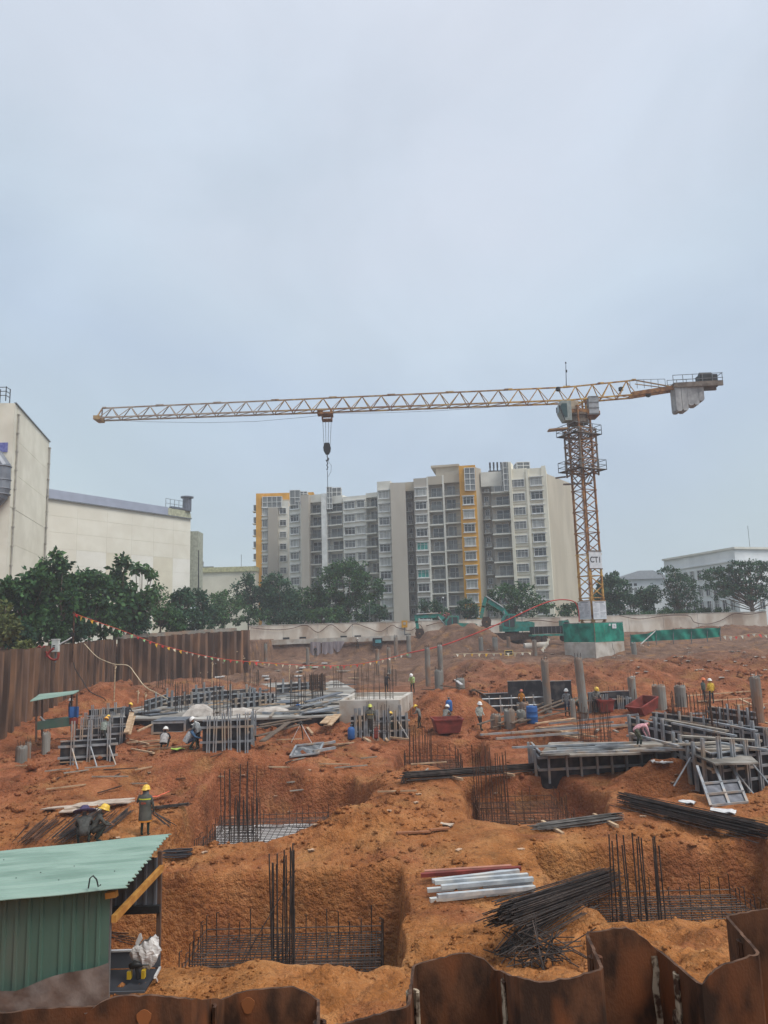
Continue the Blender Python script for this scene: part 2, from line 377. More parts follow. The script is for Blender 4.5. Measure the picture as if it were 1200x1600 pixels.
    s2 = t.nodes.new('ShaderNodeMath'); s2.operation = 'MULTIPLY_ADD'; s2.inputs[1].default_value = .25; L(n3, s2.inputs[0]); L(s.outputs[0], s2.inputs[2])
    bp = t.nodes.new('ShaderNodeBump'); bp.inputs['Strength'].default_value = .8; bp.inputs['Distance'].default_value = .22
    vo = t.nodes.new('ShaderNodeTexVoronoi'); vo.inputs['Scale'].default_value = 7.0; L(g.outputs['Position'], vo.inputs['Vector'])
    vo2 = t.nodes.new('ShaderNodeTexVoronoi'); vo2.inputs['Scale'].default_value = 19.0; L(g.outputs['Position'], vo2.inputs['Vector'])
    s3 = t.nodes.new('ShaderNodeMath'); s3.operation = 'MULTIPLY_ADD'; s3.inputs[1].default_value = -.5; L(vo.outputs['Distance'], s3.inputs[0]); L(s2.outputs[0], s3.inputs[2])
    s4 = t.nodes.new('ShaderNodeMath'); s4.operation = 'MULTIPLY_ADD'; s4.inputs[1].default_value = -.22; L(vo2.outputs['Distance'], s4.inputs[0]); L(s3.outputs[0], s4.inputs[2])
    L(s4.outputs[0], bp.inputs['Height']); L(bp.outputs[0], b.inputs['Normal'])
    return m
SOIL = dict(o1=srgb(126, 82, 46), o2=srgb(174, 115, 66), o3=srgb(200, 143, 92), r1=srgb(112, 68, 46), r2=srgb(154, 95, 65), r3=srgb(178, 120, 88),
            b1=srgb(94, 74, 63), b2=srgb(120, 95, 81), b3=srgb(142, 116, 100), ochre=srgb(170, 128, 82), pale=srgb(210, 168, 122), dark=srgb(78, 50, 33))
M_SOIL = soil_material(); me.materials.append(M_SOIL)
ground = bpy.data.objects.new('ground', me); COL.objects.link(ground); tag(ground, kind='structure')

# loose clods of soil over the near and middle ground
def clods():
    rs = np.random.RandomState(8); n = 26000
    ys = 13.5 * (70 / 13.5) ** rs.uniform(0, 1, n); xs = rs.uniform(-.62, .62, n) * ys
    dens = fbm(xs, ys, 3.0, 3, 77) + .5 * fbm(xs, ys, .8, 2, 78); keep = dens > rs.uniform(-.2, .4, n)
    xs, ys = xs[keep], ys[keep]; n = len(xs); zs = H(xs, ys)
    gx = H(xs + .08, ys) - zs; gy = H(xs, ys + .08) - zs; flat = (np.abs(gx) + np.abs(gy)) < .12; xs, ys, zs = xs[flat], ys[flat], zs[flat]; n = len(xs)
    sz = (.006 + .0014 * ys) * rs.lognormal(0, .6, n)
    oc = np.array([(1, 0, 0), (0, 1, 0), (-1, 0, 0), (0, -1, 0), (0, 0, 1), (0, 0, -1)], float)
    v = oc[None] * rs.uniform(.6, 1.3, (n, 6, 1)) * sz[:, None, None] * np.array([1, 1, .75]); a = rs.uniform(0, 6.28, n); ca, sa = np.cos(a), np.sin(a)
    vx = v[..., 0] * ca[:, None] - v[..., 1] * sa[:, None] + v[..., 2] * .2; vy = v[..., 0] * sa[:, None] + v[..., 1] * ca[:, None]
    V = np.stack([vx + xs[:, None], vy + ys[:, None], v[..., 2] + zs[:, None] + sz[:, None] * .3], -1).reshape(-1, 3)
    tr = np.array([(0, 1, 4), (1, 2, 4), (2, 3, 4), (3, 0, 4), (1, 0, 5), (2, 1, 5), (3, 2, 5), (0, 3, 5)]); F = (np.arange(n)[:, None, None] * 6 + tr[None]).reshape(-1, 3)
    m2 = bpy.data.meshes.new('soil_clods'); m2.vertices.add(len(V)); m2.vertices.foreach_set('co', V.ravel()); m2.loops.add(F.size); m2.loops.foreach_set('vertex_index', F.ravel().astype(np.int32)); m2.polygons.add(len(F)); m2.polygons.foreach_set('loop_start', np.arange(0, F.size, 3, dtype=np.int32)); m2.materials.append(M_SOIL); m2.update()
    o = bpy.data.objects.new('soil_clods', m2); COL.objects.link(o); tag(o, 'loose crumbs and clods of orange soil strewn over the ground', 'soil', kind='stuff')
clods()

def lift(A, B, w=0.0):
    """how far a straight piece from A to B must rise to clear the ground between"""
    t = np.linspace(.03, .97, 25); x = A.x + (B.x - A.x) * t; y = A.y + (B.y - A.y) * t; z = A.z + (B.z - A.z) * t
    return float(max(0.0, np.percentile(H(x, y) - z, 90)))
# ------------------------------------------------------------------ haze: one closed box of even air round the whole scene
hb = MB().box(0, 2200, 22.25, 9400, 5200, 61.5)
mh = bpy.data.materials.new('haze_air'); mh.use_nodes = True; t = mh.node_tree
t.nodes.remove(t.nodes['Principled BSDF'])
pv = t.nodes.new('ShaderNodeVolumePrincipled'); pv.inputs['Color'].default_value = (.86, .92, 1.0, 1); pv.inputs['Density'].default_value = .0008; pv.inputs['Anisotropy'].default_value = .0
t.links.new(pv.outputs[0], t.nodes['Material Output'].inputs['Volume'])
haze = hb.build('haze', mh); tag(haze, kind='stuff')
# ------------------------------------------------------------------ shared materials
C_CREAM = mat('cream_paint', srgb(226, 222, 206), .8, col2=srgb(216, 212, 195), scale=.35, col3=srgb(208, 203, 186), scale3=.15)
C_BEIGE = mat('beige_render', srgb(188, 179, 162), .85, col2=srgb(176, 167, 150), scale=.3, col3=srgb(164, 156, 142), scale3=.12, stretch=(1, 1, .25))
C_GREY = mat('grey_render', srgb(178, 172, 161), .85, col2=srgb(166, 160, 150), scale=.4, col3=srgb(154, 148, 139), scale3=.2, stretch=(1, 1, .2))
C_LGREY = mat('light_grey_render', srgb(216, 215, 206), .85, col2=srgb(202, 201, 192), scale=.4)
C_YELLOW = mat('ochre_paint', srgb(214, 158, 52), .8, col2=srgb(196, 142, 46), scale=.5)
C_WHITE = mat('white_trim', srgb(216, 218, 216), .7, col2=srgb(196, 198, 196), scale=1.0)
C_GLASS_D = mat('dark_glass', (.045, .055, .062), .12, spec=.5, col2=(.03, .035, .04), scale=.6)
C_GLASS_M = mat('curtained_glass', srgb(120, 124, 124), .3, spec=.5, col2=srgb(92, 96, 98), scale=.9, stretch=(3, 3, .3))
C_GLASS_L = mat('pale_curtained_glass', srgb(176, 178, 174), .35, spec=.5, col2=srgb(150, 152, 150), scale=.9, stretch=(3, 3, .3))
C_GLASS_T = mat('teal_curtained_glass', srgb(40, 150, 140), .35, spec=.5, col2=srgb(30, 120, 112), scale=.9)
C_STEELG = mat('grey_steel', srgb(120, 124, 126), .5, .3, col2=srgb(96, 100, 102), scale=3)
C_RAIL = mat('balcony_rail', srgb(140, 146, 146), .5, .2)
C_CONC = mat('concrete', srgb(152, 148, 140), .9, col2=srgb(124, 120, 112), scale=1.4, bump=.3, bscale=12, col3=srgb(140, 116, 96), scale3=.7)
C_CONCP = mat('pale_concrete', srgb(196, 192, 184), .9, col2=srgb(170, 165, 156), scale=.9, bump=.2, bscale=14, col3=srgb(156, 140, 124), scale3=.6)
C_CONCG = mat('grey_pile_concrete', srgb(138, 138, 132), .9, col2=srgb(112, 112, 108), scale=1.2, bump=.4, bscale=10, col3=srgb(132, 104, 84), scale3=1.1, stretch=(1, 1, .4))
C_RUST = mat('rusted_sheet_pile', srgb(112, 88, 74), .85, .1, col2=srgb(72, 55, 46), scale=.9, stretch=(1, 1, .22), bump=.3, bscale=9, col3=srgb(134, 100, 76), scale3=.8, rand=.13)
C_CRANEY = mat('crane_yellow', srgb(200, 164, 92), .55, .1, col2=srgb(164, 122, 66), scale=1.5, col3=srgb(120, 74, 44), scale3=1.3)
C_CRANEO = mat('crane_faded_yellow', srgb(178, 152, 106), .6, .1, col2=srgb(140, 112, 84), scale=1.2, col3=srgb(126, 92, 72), scale3=.8)
C_CRANEG = mat('crane_dull_grey', srgb(122, 112, 102), .6, .2, col2=srgb(92, 80, 70), scale=1.5)
C_CRANER = mat('crane_rust_orange', srgb(160, 116, 70), .7, .1, col2=srgb(112, 78, 52), scale=2.0)
C_DARK = mat('dark_metal', srgb(52, 54, 56), .5, .3)
C_BOARD = mat('white_board', srgb(206, 210, 214), .5, col2=srgb(190, 196, 202), scale=2)
C_INK = mat('dark_ink', srgb(58, 62, 70), .7)
C_NET = mat('green_mesh', srgb(22, 128, 108), .8, col2=srgb(16, 98, 86), scale=1.2, col3=srgb(40, 150, 130), scale3=.7)
C_ROOFG = mat('grey_metal_roof', srgb(110, 116, 120), .5, .2)
# ------------------------------------------------------------------ sheet pile wall on the left
def pile_mesh(w, d, L, t, name='sheet_pile', m=None):
    prof = [(0, 0), (w * .2, d), (w * .8, d), (w, 0)]
    b = MB()
    for (ax, ay), (bx, by) in zip(prof[:-1], prof[1:]):
        b.bar((ax, ay, -L / 2), (bx, by, -L / 2), L, t, ref=(0, 1, 0)) if False else None
        dx, dy = bx - ax, by - ay; ln = math.hypot(dx, dy); nx, ny = -dy / ln * t / 2, dx / ln * t / 2
        b.prism([(ax + nx, ay + ny), (ax - nx, ay - ny), (bx - nx, by - ny), (bx + nx, by + ny)], -L, 0)
    return b.mesh(name, m or C_RUST)
pm_a = pile_mesh(.6, .3, 8.0, .03); pm_b = pile_mesh(.6, -.3, 8.0, .03)
def pile_run(name, label, P, Q, z0, z1, beam=False):
    P = Vector((*P, 0)); Q = Vector((*Q, 0)); d = Q - P; n = int(d.length / .6); a = math.atan2(d.y, d.x)
    rt = root(name, label, 'sheet pile wall', (P.x, P.y, 0), a)
    for i in range(n):
        z = z0 + (z1 - z0) * i / n + R.uniform(-.06, .07)
        inst('sheet_pile', pm_a if i % 2 else pm_b, rt, (i * .6, 0, z))
    if beam:
        b = MB()
        for i in range(int(n * .6 / 3)):
            b = MB().box(1.5, 0, 0, 2.97, .5, .5)
            za = z0 + (z1 - z0) * (i * 3 + 1.5) / (n * .6)
            b.build('coping_block', C_CONC, rt, loc=(i * 3, .55, za + .12))
    return rt
zc = up(195, 998, 78).z; zn = up(2, 1021, 44).z; ze = up(393, 984, 95).z
pile_run('sheet_pile_wall', 'long brown rusted sheet pile wall running along the left edge of the site', (-22.3, 37.5), (-28.5, 78), zn, zc)
pile_run('sheet_pile_wall', 'shorter brown sheet pile wall across the back left under a grey coping', (-28.3, 78.2), (-17.6, 95), zc, ze, True)
# ------------------------------------------------------------------ far white boundary wall, beam below it
A = up(389, 979, 118); B = up(1197, 957, 118)
wr = root('boundary_wall', 'long dirty white boundary wall along the far side of the site', 'wall', (A.x, 118, 0))
npan = 15; wl = (B.x - A.x) / npan
for i in range(npan):
    MB().box(wl / 2, 0, 0, wl - .05, .2, 2.6).build('wall_panel', mat('dirty_white_wall', srgb(226, 219, 207), .85, col2=srgb(204, 192, 176), scale=.5, col3=srgb(174, 154, 136), scale3=.35, stretch=(1, 1, .5)), wr, loc=(i * wl, R.uniform(-.02, .02), 1.35 + (up(600, 800, 118).x * 0)))
MB().box(npan * wl / 2, 0, 2.72, npan * wl, .3, .12).build('coping', C_CONCP, wr)
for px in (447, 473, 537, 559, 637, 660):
    p = up(px, 1000 - (px - 390) * .028, 117.6); MB().box(0, 0, 0, 1.0, .5, .5).build('hole_shade_box', C_DARK, wr, loc=(p.x - A.x, -.2, p.z))  # solid boxes, their dark colour standing in for shade inside wall holes
a = up(388, 1005, 116.4); b_ = up(642, 996, 116.4)
tag(MB().bar((0, 0, 0), b_ - a, .5, .75).build('ground_beam', C_CONCP, loc=a), 'pale concrete beam along the foot of the far boundary wall', 'beam')
def hose(name, label, pts, r, m, cat='hose', n=5):
    P = [Vector(p) for p in pts]
    # Catmull-Rom smoothing
    S = []
    for i in range(len(P) - 1):
        p0, p1, p2, p3 = P[max(i - 1, 0)], P[i], P[i + 1], P[min(i + 2, len(P) - 1)]
        for k in range(6):
            t = k / 6; S.append(.5 * ((2 * p1) + (p2 - p0) * t + (2 * p0 - 5 * p1 + 4 * p2 - p3) * t * t + (3 * p1 - p0 - 3 * p2 + p3) * t ** 3))
    S.append(P[-1]); o = S[0].copy()
    return tag(MB().tube([p - o for p in S], r, n).build(name, m, loc=o, smooth=True), label, cat)
C_HOSE = mat('brown_hose', srgb(92, 66, 56), .6); C_HOSER = mat('red_hose', srgb(150, 58, 52), .6)
hose('cable', 'brown cable looped in waves along the left half of the far white wall', [up(x, y, 117.7) for x, y in ((392, 981), (430, 984), (455, 982), (478, 977), (497, 988), (517, 976), (537, 988), (553, 975), (575, 981), (594, 987), (612, 977), (622, 981), (642, 985), (655, 976), (662, 985))], .05, C_HOSE, 'cable')
hose('cable', 'dark cable hung in sagging loops along the right half of the far wall', [up(x, y, 117.7) for x, y in ((968, 962), (1000, 967), (1040, 962), (1075, 962), (1085, 972), (1105, 975), (1125, 970), (1147, 959), (1170, 960), (1192, 956))], .05, C_HOSE, 'cable')
hose('cable', 'dark cable drooping along the white wall between the two excavators and the truck', [up(x, y, 117.7) for x, y in ((666, 978), (690, 973), (720, 982), (812, 972), (840, 969), (870, 972), (888, 968))], .06, C_HOSE, 'cable')
p = up(632, 975, 117.5); t0 = root('junction_box', 'small yellow electrical box on a post at the far white wall', 'electrical box', p)
MB().box(0, 0, 0, .9, .4, 1.1).build('case', mat('box_yellow', srgb(214, 160, 50), .6), t0); MB().box(0, -.23, .1, .4, .05, .4).build('cover', C_GREY, t0); MB().bar((0, .1, -.5), (0, .1, -2.2), .15).build('post', C_STEELG, t0)
for px, y0, y1, Y in ((695, 935, 1003, 112), (1076, 945, 985, 119), (817, 958, 992, 116), (553, 955, 975, 119), (578, 940, 972, 119), (980, 946, 985, 119)):
    a = up(px, y1, Y); b_ = up(px, y0, Y); t0 = root('lamp_post', {695: 'thin grey pole rising beside the yellow electrical box', 1076: 'thin pole on the far wall right of the crane', 817: 'slim pole behind the truck by the white wall', 553: 'thin pole in front of the dark trees, left one', 578: 'taller thin pole in front of the dark trees', 980: 'thin pole just right of the crane base'}[px], 'pole', a, group='thin poles along the far wall')
    MB().tube([(0, 0, 0), (0, 0, (b_ - a).z)], [.07, .045], 6).build('shaft', C_STEELG, t0); MB().lathe([(.05, 0), (.13, .05), (.13, .16), (.04, .22)], 8).build('cap', C_WHITE, t0, loc=(0, 0, (b_ - a).z))
# hanging grey sheet below the beam
sh = root('hanging_sheet', 'grey cloth sheets hung from the concrete beam below the far wall', 'sheet', up(485, 1003, 115.8))
C_SHEET = mat('grey_cloth', srgb(150, 142, 146), .9, col2=srgb(126, 118, 122), scale=1.2, stretch=(3, 3, .3))
o = up(485, 1003, 115.8)
for (xa, xb, ya, yb) in ((485, 501, 1003, 1024), (503, 521, 1003, 1033), (521, 538, 1002, 1015)):
    rows_ = []
    for j in range(7):
        rw = []
        for i in range(13):
            s = i / 12; y = ya + (yb - ya) * j / 6
            if xa == 521: y = ya + (14 * math.sin(PI * min(1, s * .9 + .15)) + 3) * j / 6
            q = up(xa + (xb - xa) * s, y, 115.8 + .12 * math.sin(s * 14 + xa) * (j / 6 + .3)); rw.append(q - o)
        rows_.append(rw)
    g = MB().grid(rows_); g.grid([[v + Vector((0, .02, 0)) for v in r] for r in rows_]); g.build('cloth', C_SHEET, sh, smooth=True)
# ------------------------------------------------------------------ apartment block
def window_meshes(w, h, n, hood=True, tr=None):
    """frame with mullions, hood and sill; pane separate. local: centre at 0, facing -y"""
    key = (round(w, 2), round(h, 2), n)
    if key in WM: return WM[key]
    f = MB(); t = .12
    f.box(0, -.1, h / 2 - t / 2, w, .26, t); f.box(0, -.1, -h / 2 + t / 2, w, .26, t)
    f.box(-w / 2 + t / 2, -.1, 0, t, .26, h - 2 * t); f.box(w / 2 - t / 2, -.1, 0, t, .26, h - 2 * t)
    for i in range(1, n): f.box(-w / 2 + w * i / n, -.04, 0, .07, .1, h - 2 * t)
    f.box(0, -.04, h * .2, w - 2 * t, .09, .06)
    if hood: f.box(0, -.22, h / 2 + .12, w + .3, .5, .16); f.box(0, -.2, -h / 2 - .1, w + .3, .46, .14)
    p = {}
    for k, m in (('d', C_GLASS_D), ('m', C_GLASS_M), ('l', C_GLASS_L), ('t', C_GLASS_T)):
        p[k] = MB().box(0, .0, 0, w - .2, .06, h - .2).mesh('pane', m)
    WM[key] = (f.mesh('window', C_WHITE), p); return WM[key]
WM = {}
class Block:
    def __init__(s, name, label, px, Y, cat='apartment block'):
        p = up(px, 975, Y); s.o = Vector((p.x, p.y, 0)); s.rt = root(name, label, cat, s.o)
    def col(s, px0, px1, Y0, Y1, ytop, m, off=0.0, thick=8.0, yref=870):
        a = up(px0, yref, Y0); b = up(px1, yref, Y1); a.z = b.z = 0
        u = (b - a); W = u.length; u.normalize(); n = Vector((u.y, -u.x, 0))
        zt = up((px0 + px1) / 2, ytop, (Y0 + Y1) / 2).z
        s.a, s.u, s.n, s.W, s.zt, s.px, s.Y = a, u, n, W, zt, (px0, px1), (Y0, Y1)
        s.rz = math.atan2(u.y, u.x)
        s.off = off
        s.last = s.wall(0, W, 0, zt, m, off, thick)
        return s
    def P(s, x, d, z): q = s.a + s.u * x + s.n * d; return Vector((q.x, q.y, z)) - s.o
    def wall(s, x0, x1, z0, z1, m, off, thick, name='wall'):
        b = MB().box(0, 0, 0, x1 - x0, thick, z1 - z0)
        return b.build(name, m, s.rt, loc=s.P((x0 + x1) / 2, off - thick / 2, (z0 + z1) / 2), rz=s.rz)
    def zat(s, y): return up((s.px[0] + s.px[1]) / 2, y, (s.Y[0] + s.Y[1]) / 2).z
    def windows(s, yfirst, w, h, nm, x=None, floors=11, off=None, hood=True, kinds='dmdlmdml', teal=(), skip=0):
        z0 = s.zat(yfirst); x = s.W / 2 if x is None else x
        f, p = window_meshes(w, h, nm, hood)
        for k in range(skip, floors):
            z = z0 - 3.0 * k
            if z < 1.2: break
            o = inst('window', f, s.rt, s.P(x, (s.off if off is None else off) + .02, z), s.rz)
            kk = 't' if k in teal else kinds[R.randrange(len(kinds))]
            inst('pane', p[kk], o)
    def balconies(s, yslab, floors=11, depth=1.5, proud=.25, fill=True):
        """slabs with railings in front of a recessed back wall; the column's own wall must be set back by depth"""
        z0 = s.zat(yslab); W = s.W
        sm = MB().box(0, 0, 0, W - .1, depth + proud, .28).mesh('balcony', C_LGREY)
        rb = MB(); yy = -(depth + proud) / 2 + .08; hh = 1.1
        rb.box(0, yy, hh + .14, W - .12, .07, .09); rb.box(0, yy, .26, W - .12, .06, .07)
        k = max(4, int(W / .22))
        for i in range(k + 1): rb.box(-W / 2 + .1 + (W - .2) * i / k, yy, .7, .045, .045, .9)
        rm = rb.mesh('railing', C_RAIL)
        dm = {k2: MB().box(0, 0, 0, W * .66, .08, 2.2).mesh('door', m2) for k2, m2 in (('d', C_GLASS_D), ('m', C_GLASS_M))}
        fm = MB().box(0, 0, 1.1, W * .7, .06, .08).box(-W * .33, 0, 0, .08, .06, 2.2).box(0, 0, 0, .08, .06, 2.2).box(W * .33, 0, 0, .08, .06, 2.2).mesh('door_frame', C_WHITE)
        for k2 in range(floors):
            z = z0 - 3 * k2
            if z < .5: break
            b = inst('balcony', sm, s.rt, s.P(W / 2, s.off + (depth + proud) / 2 + .01, z), s.rz)
            inst('railing', rm, b)
            d = inst('door', dm['d' if R.random() < .45 else 'm'], s.rt, s.P(W / 2 + W * R.uniform(-.08, .08), s.off + .05, z + 1.28), s.rz)
            inst('door_frame', fm, d, (0, -.06, 0))
    def acs(s, yslab, floors=11, depth=1.2):
        z0 = s.zat(yslab); W = s.W
        sm = MB().box(0, 0, 0, W * .8, depth, .15).mesh('ledge', C_LGREY)
        am = MB().box(0, 0, .42, min(1.0, W * .5), .45, .75).box(0, -.24, .45, .5, .03, .5, mi=1).mesh('air_conditioner', [C_WHITE, C_GREY])
        rm = MB().box(0, -depth / 2 + .05, .75, W * .8, .05, .06).box(0, -depth / 2 + .05, .4, W * .8, .04, .05).box(-W * .38, -depth / 2 + .05, .45, .05, .05, .7).box(W * .38, -depth / 2 + .05, .45, .05, .05, .7).mesh('railing', C_RAIL)
        f, p = window_meshes(min(1.0, W * .5), 1.3, 2, False)
        for k in range(floors):
            z = z0 - 3 * k
            if z < .5: break
            b = inst('ledge', sm, s.rt, s.P(W / 2, s.off + depth / 2, z), s.rz); inst('air_conditioner', am, b, (R.uniform(-.2, .2), 0, 0)); inst('railing', rm, b)
            w = inst('window', f, s.rt, s.P(W * .5, s.off + .03, z + 1.7), s.rz); inst('pane', p['d'], w)
    def glassbox(s, px0, px1, Y, y0, y1, depth, name='glass_bay'):
        a = up(px0, y1, Y); b = up(px1, y1, Y); zt = up((px0 + px1) / 2, y0, Y).z; zb = up((px0 + px1) / 2, y1, Y).z; W = b.x - a.x; hh = zt - zb
        f = MB(); nx = max(2, int(W / 1.1)); nz_ = max(2, int(hh / 1.2))
        for i in range(nx + 1): f.box(-W / 2 + W * i / nx, -depth / 2, 0, .12, .12, hh); f.box(-W / 2 + W * i / nx, depth / 2, 0, .12, .12, hh)
        for j in range(nz_ + 1):
            f.box(0, -depth / 2, -hh / 2 + hh * j / nz_, W, .13, .13); f.box(-W / 2, 0, -hh / 2 + hh * j / nz_, .13, depth, .13); f.box(W / 2, 0, -hh / 2 + hh * j / nz_, .13, depth, .13)
        o = f.build(name, C_WHITE, s.rt, loc=Vector(((a.x + b.x) / 2, Y + depth / 2, (zt + zb) / 2)) - s.o)
        MB().box(0, 0, 0, W - .1, depth - .1, hh - .1).build('pane', C_GLASS_M, o)
# far left block with ochre edge
bl = Block('apartment_block', 'distant apartment block with ochre yellow roof band left of the grey block', 425, 184)
bl.col(403, 452, 184.4, 184.4, 781, C_BEIGE, thick=9)
bl.col(401, 491, 186, 186, 770, C_YELLOW, thick=6)
bl.col(400, 409, 182.6, 182.6, 771, C_YELLOW, thick=10)
bl.col(409, 419, 182.9, 182.9, 790, C_LGREY); bl.windows(799.5, 1.35, 1.9, 2, floors=10, kinds='ml')
bl.col(419, 434, 181.6, 181.6, 793, C_GREY); bl.col(434, 451, 183, 183, 783, C_LGREY); bl.windows(798.5, 1.75, 1.6, 2, floors=10, kinds='ddm', hood=False)
bl.glassbox(410, 440, 182.4, 776, 793, 1.5)
lm = MB().box(0, 0, 0, 1.2, 2.0, .25).mesh('ledge', C_LGREY); bm_ = MB().box(0, 0, 0, .9, 1.8, 1.3).mesh('bay_window', C_GLASS_M)
for k in range(8):
    p = up(399.3, 800 + k * 19, 184); inst('ledge', lm, bl.rt, p - bl.o); inst('bay_window', bm_, bl.rt, p - bl.o + Vector((.1, 0, 1.0)))
# main block
mb_ = Block('apartment_block', 'wide grey ten storey apartment block with balconies and one ochre window column', 655, 160)
C = mb_.col
C(452, 471, 174.6, 173.0, 790, C_LGREY); mb_.windows(790.5, 2.5, 1.7, 3, kinds='mmld')
mb_.glassbox(453, 469, 173.2, 766, 789, 2.0); mb_.glassbox(469, 480, 174.5, 768, 775, 1.5)
C(471, 483, 171.2, 170.8, 773, C_GREY)
C(483, 503, 172.4, 171.2, 773, C_LGREY, off=-1.5); mb_.balconies(803); mb_.wall(0, mb_.W, mb_.zat(785), mb_.zt, C_LGREY, .1, 1.6, 'parapet')
C(503, 511, 169.4, 169.2, 771, C_WHITE)
C(511, 537, 170.4, 168.6, 775, C_LGREY, off=-1.5); mb_.balconies(800.5); mb_.wall(0, mb_.W, mb_.zat(787), mb_.zt, C_LGREY, .1, 1.6, 'parapet')
mb_.glassbox(511, 519, 169.2, 761, 795, 2.0); mb_.glassbox(519, 533, 171, 762, 776, 2.0)
C(537, 574, 168.2, 166.4, 775, C_LGREY); mb_.windows(789, 2.7, 1.75, 3, x=mb_.W * .3); mb_.windows(788.5, 2.0, 1.75, 2, x=mb_.W * .78)
C(574, 592, 166.6, 165.4, 770, C_LGREY, off=-1.6); mb_.balconies(793.5, depth=1.6, proud=.9); mb_.wall(0, mb_.W, mb_.zat(777), mb_.zt, C_LGREY, .1, 1.7, 'parapet')
C(592, 613, 162.6, 161.9, 752, C_LGREY); mb_.windows(773, 2.5, 1.75, 3)
C(613, 637, 160.2, 160.2, 754, C_GREY, thick=7)
C(637, 650, 165, 164.6, 756, C_GREY); mb_.acs(780, depth=1.3)
C(636, 652, 161.6, 161.2, 753, C_BEIGE, thick=5); mb_.last.location.z = mb_.zt - 1.0; mb_.last.scale.z = 2.0 / mb_.zt
C(650, 672, 160.2, 159.6, 747, C_GREY); mb_.windows(769, 2.55, 1.75, 3, teal=(4, 6))
C(672, 697, 159.6, 158.9, 744, C_GREY, off=-1.6); mb_.balconies(777.5, depth=1.6, proud=.0); mb_.wall(0, mb_.W, mb_.zat(757), mb_.zt, C_BEIGE, .1, 1.7, 'parapet'); mb_.wall(-.18, .18, 0, mb_.zt - .05, C_LGREY, .15, 1.9, 'pier')
C(697, 723, 158.9, 158.2, 741, C_GREY, off=-1.6); mb_.balconies(774.5, depth=1.6, proud=.0); mb_.wall(0, mb_.W, mb_.zat(754), mb_.zt, C_BEIGE, .1, 1.7, 'parapet'); mb_.wall(-.18, .18, 0, mb_.zt - .05, C_LGREY, .15, 1.9, 'pier')
C(686, 724, 162, 161, 729, C_BEIGE, thick=8); p = mb_.zt; mb_.wall(-1.0, mb_.W, p - .1, p + .35, C_BEIGE, .6, 8, 'roof_slab')
C(723, 749, 157.0, 156.4, 727, C_YELLOW); mb_.windows(782, 2.4, 1.75, 3); mb_.glassbox(727, 743, 156.1, 731, 766, 1.2)
C(749, 758, 156.6, 158.5, 731, C_BEIGE)
C(757, 773, 160, 159.4, 741, C_GREY); mb_.acs(771, depth=1.4)
C(757, 790, 157.6, 157.0, 737, C_LGREY, thick=7); mb_.last.location.z = mb_.zt - 1.6; mb_.last.scale.z = 3.2 / mb_.zt
C(772, 803, 156.0, 155.0, 738, C_GREY, off=-1.7); mb_.balconies(769.5, depth=1.7, proud=.7)
mb_.glassbox(788, 800, 154.2, 722, 767, 2.5); 
C(801.5, 806, 153.9, 153.7, 722, C_CREAM, thick=3)
C(803, 831, 154.4, 153.6, 732, C_CREAM); mb_.windows(755, 3.0, 1.75, 4, x=mb_.W * .42, hood=False, kinds='dmml')
for k in range(10): mb_.wall(.3, mb_.W - .6, mb_.zat(755) - 3 * k - 1.55, mb_.zat(755) - 3 * k - 1.4, C_BEIGE, .12, .3, 'ledge')
C(831, 861, 153.6, 152.6, 731, C_CREAM); mb_.windows(752, 2.7, 1.75, 3, x=mb_.W * .48, hood=False, kinds='dmml')
mb_.wall(-.25, .25, 0, mb_.zt - .1, C_CREAM, .35, .8, 'pier'); mb_.wall(mb_.W - .9, mb_.W, 0, mb_.zt + .3, C_CREAM, .35, .8, 'pier')
for k in range(10): mb_.wall(.6, mb_.W - 1.2, mb_.zat(752) - 3 * k - 1.55, mb_.zat(752) - 3 * k - 1.4, C_BEIGE, .12, .3, 'ledge')
mb_.glassbox(808, 828, 158, 722, 733, 4)
a = up(861, 870, 152.9); b_ = up(905, 870, 170); zt = up(866, 733, 153).z
g = MB(); g.prism([(a.x - 1, a.y + .5), (b_.x, b_.y), (b_.x - 14, b_.y + 12), (a.x - 14, a.y + 13)], 0, zt - .3); g.v = [tuple(Vector(v) - mb_.o) for v in g.v]; g.build('gable_wall', C_BEIGE, mb_.rt)
ac = MB()
for i in range(4): ac.box(i * .8, 0, .9, .25, .25, 1.8); ac.box(i * .8, -.1, 1.4, .35, .2, 1.3)
ac.box(1.2, 0, .1, 3.2, .5, .2)
ac.build('antenna', C_DARK, mb_.rt, loc=up(766, 737, 158) - mb_.o)
# ------------------------------------------------------------------ factory and warehouse at left
fr = root('factory_building', 'tall cream factory building with sloping roof edge cut by the left frame', 'factory', (0, 0, 0))
Y1, Y2 = 100.0, 121.0
p0 = up(23, 630, Y1); p1 = up(77, 691, Y2)
fr.location = (p0.x, p0.y, 0); o = Vector((p0.x, p0.y, 0))
g = MB(); L0 = Vector((-30, -4.0, 0)); e = Vector((p1.x - p0.x, p1.y - p0.y, 0))
zt0, zt1 = p0.z, p1.z
pts = [Vector((0, 0, 0)), e, e + L0, L0]; zs = [zt0, zt1, zt1, zt0]
vs_ = [tuple(q) for q in pts] + [(q.x, q.y, z) for q, z in zip(pts, zs)]
g.add(vs_, [(3, 2, 1, 0), (4, 5, 6, 7), (0, 1, 5, 4), (1, 2, 6, 5), (2, 3, 7, 6), (3, 0, 4, 7)])
g.build('wall', C_CREAM, fr)
nrm = Vector((e.y, -e.x, 0)).normalized()
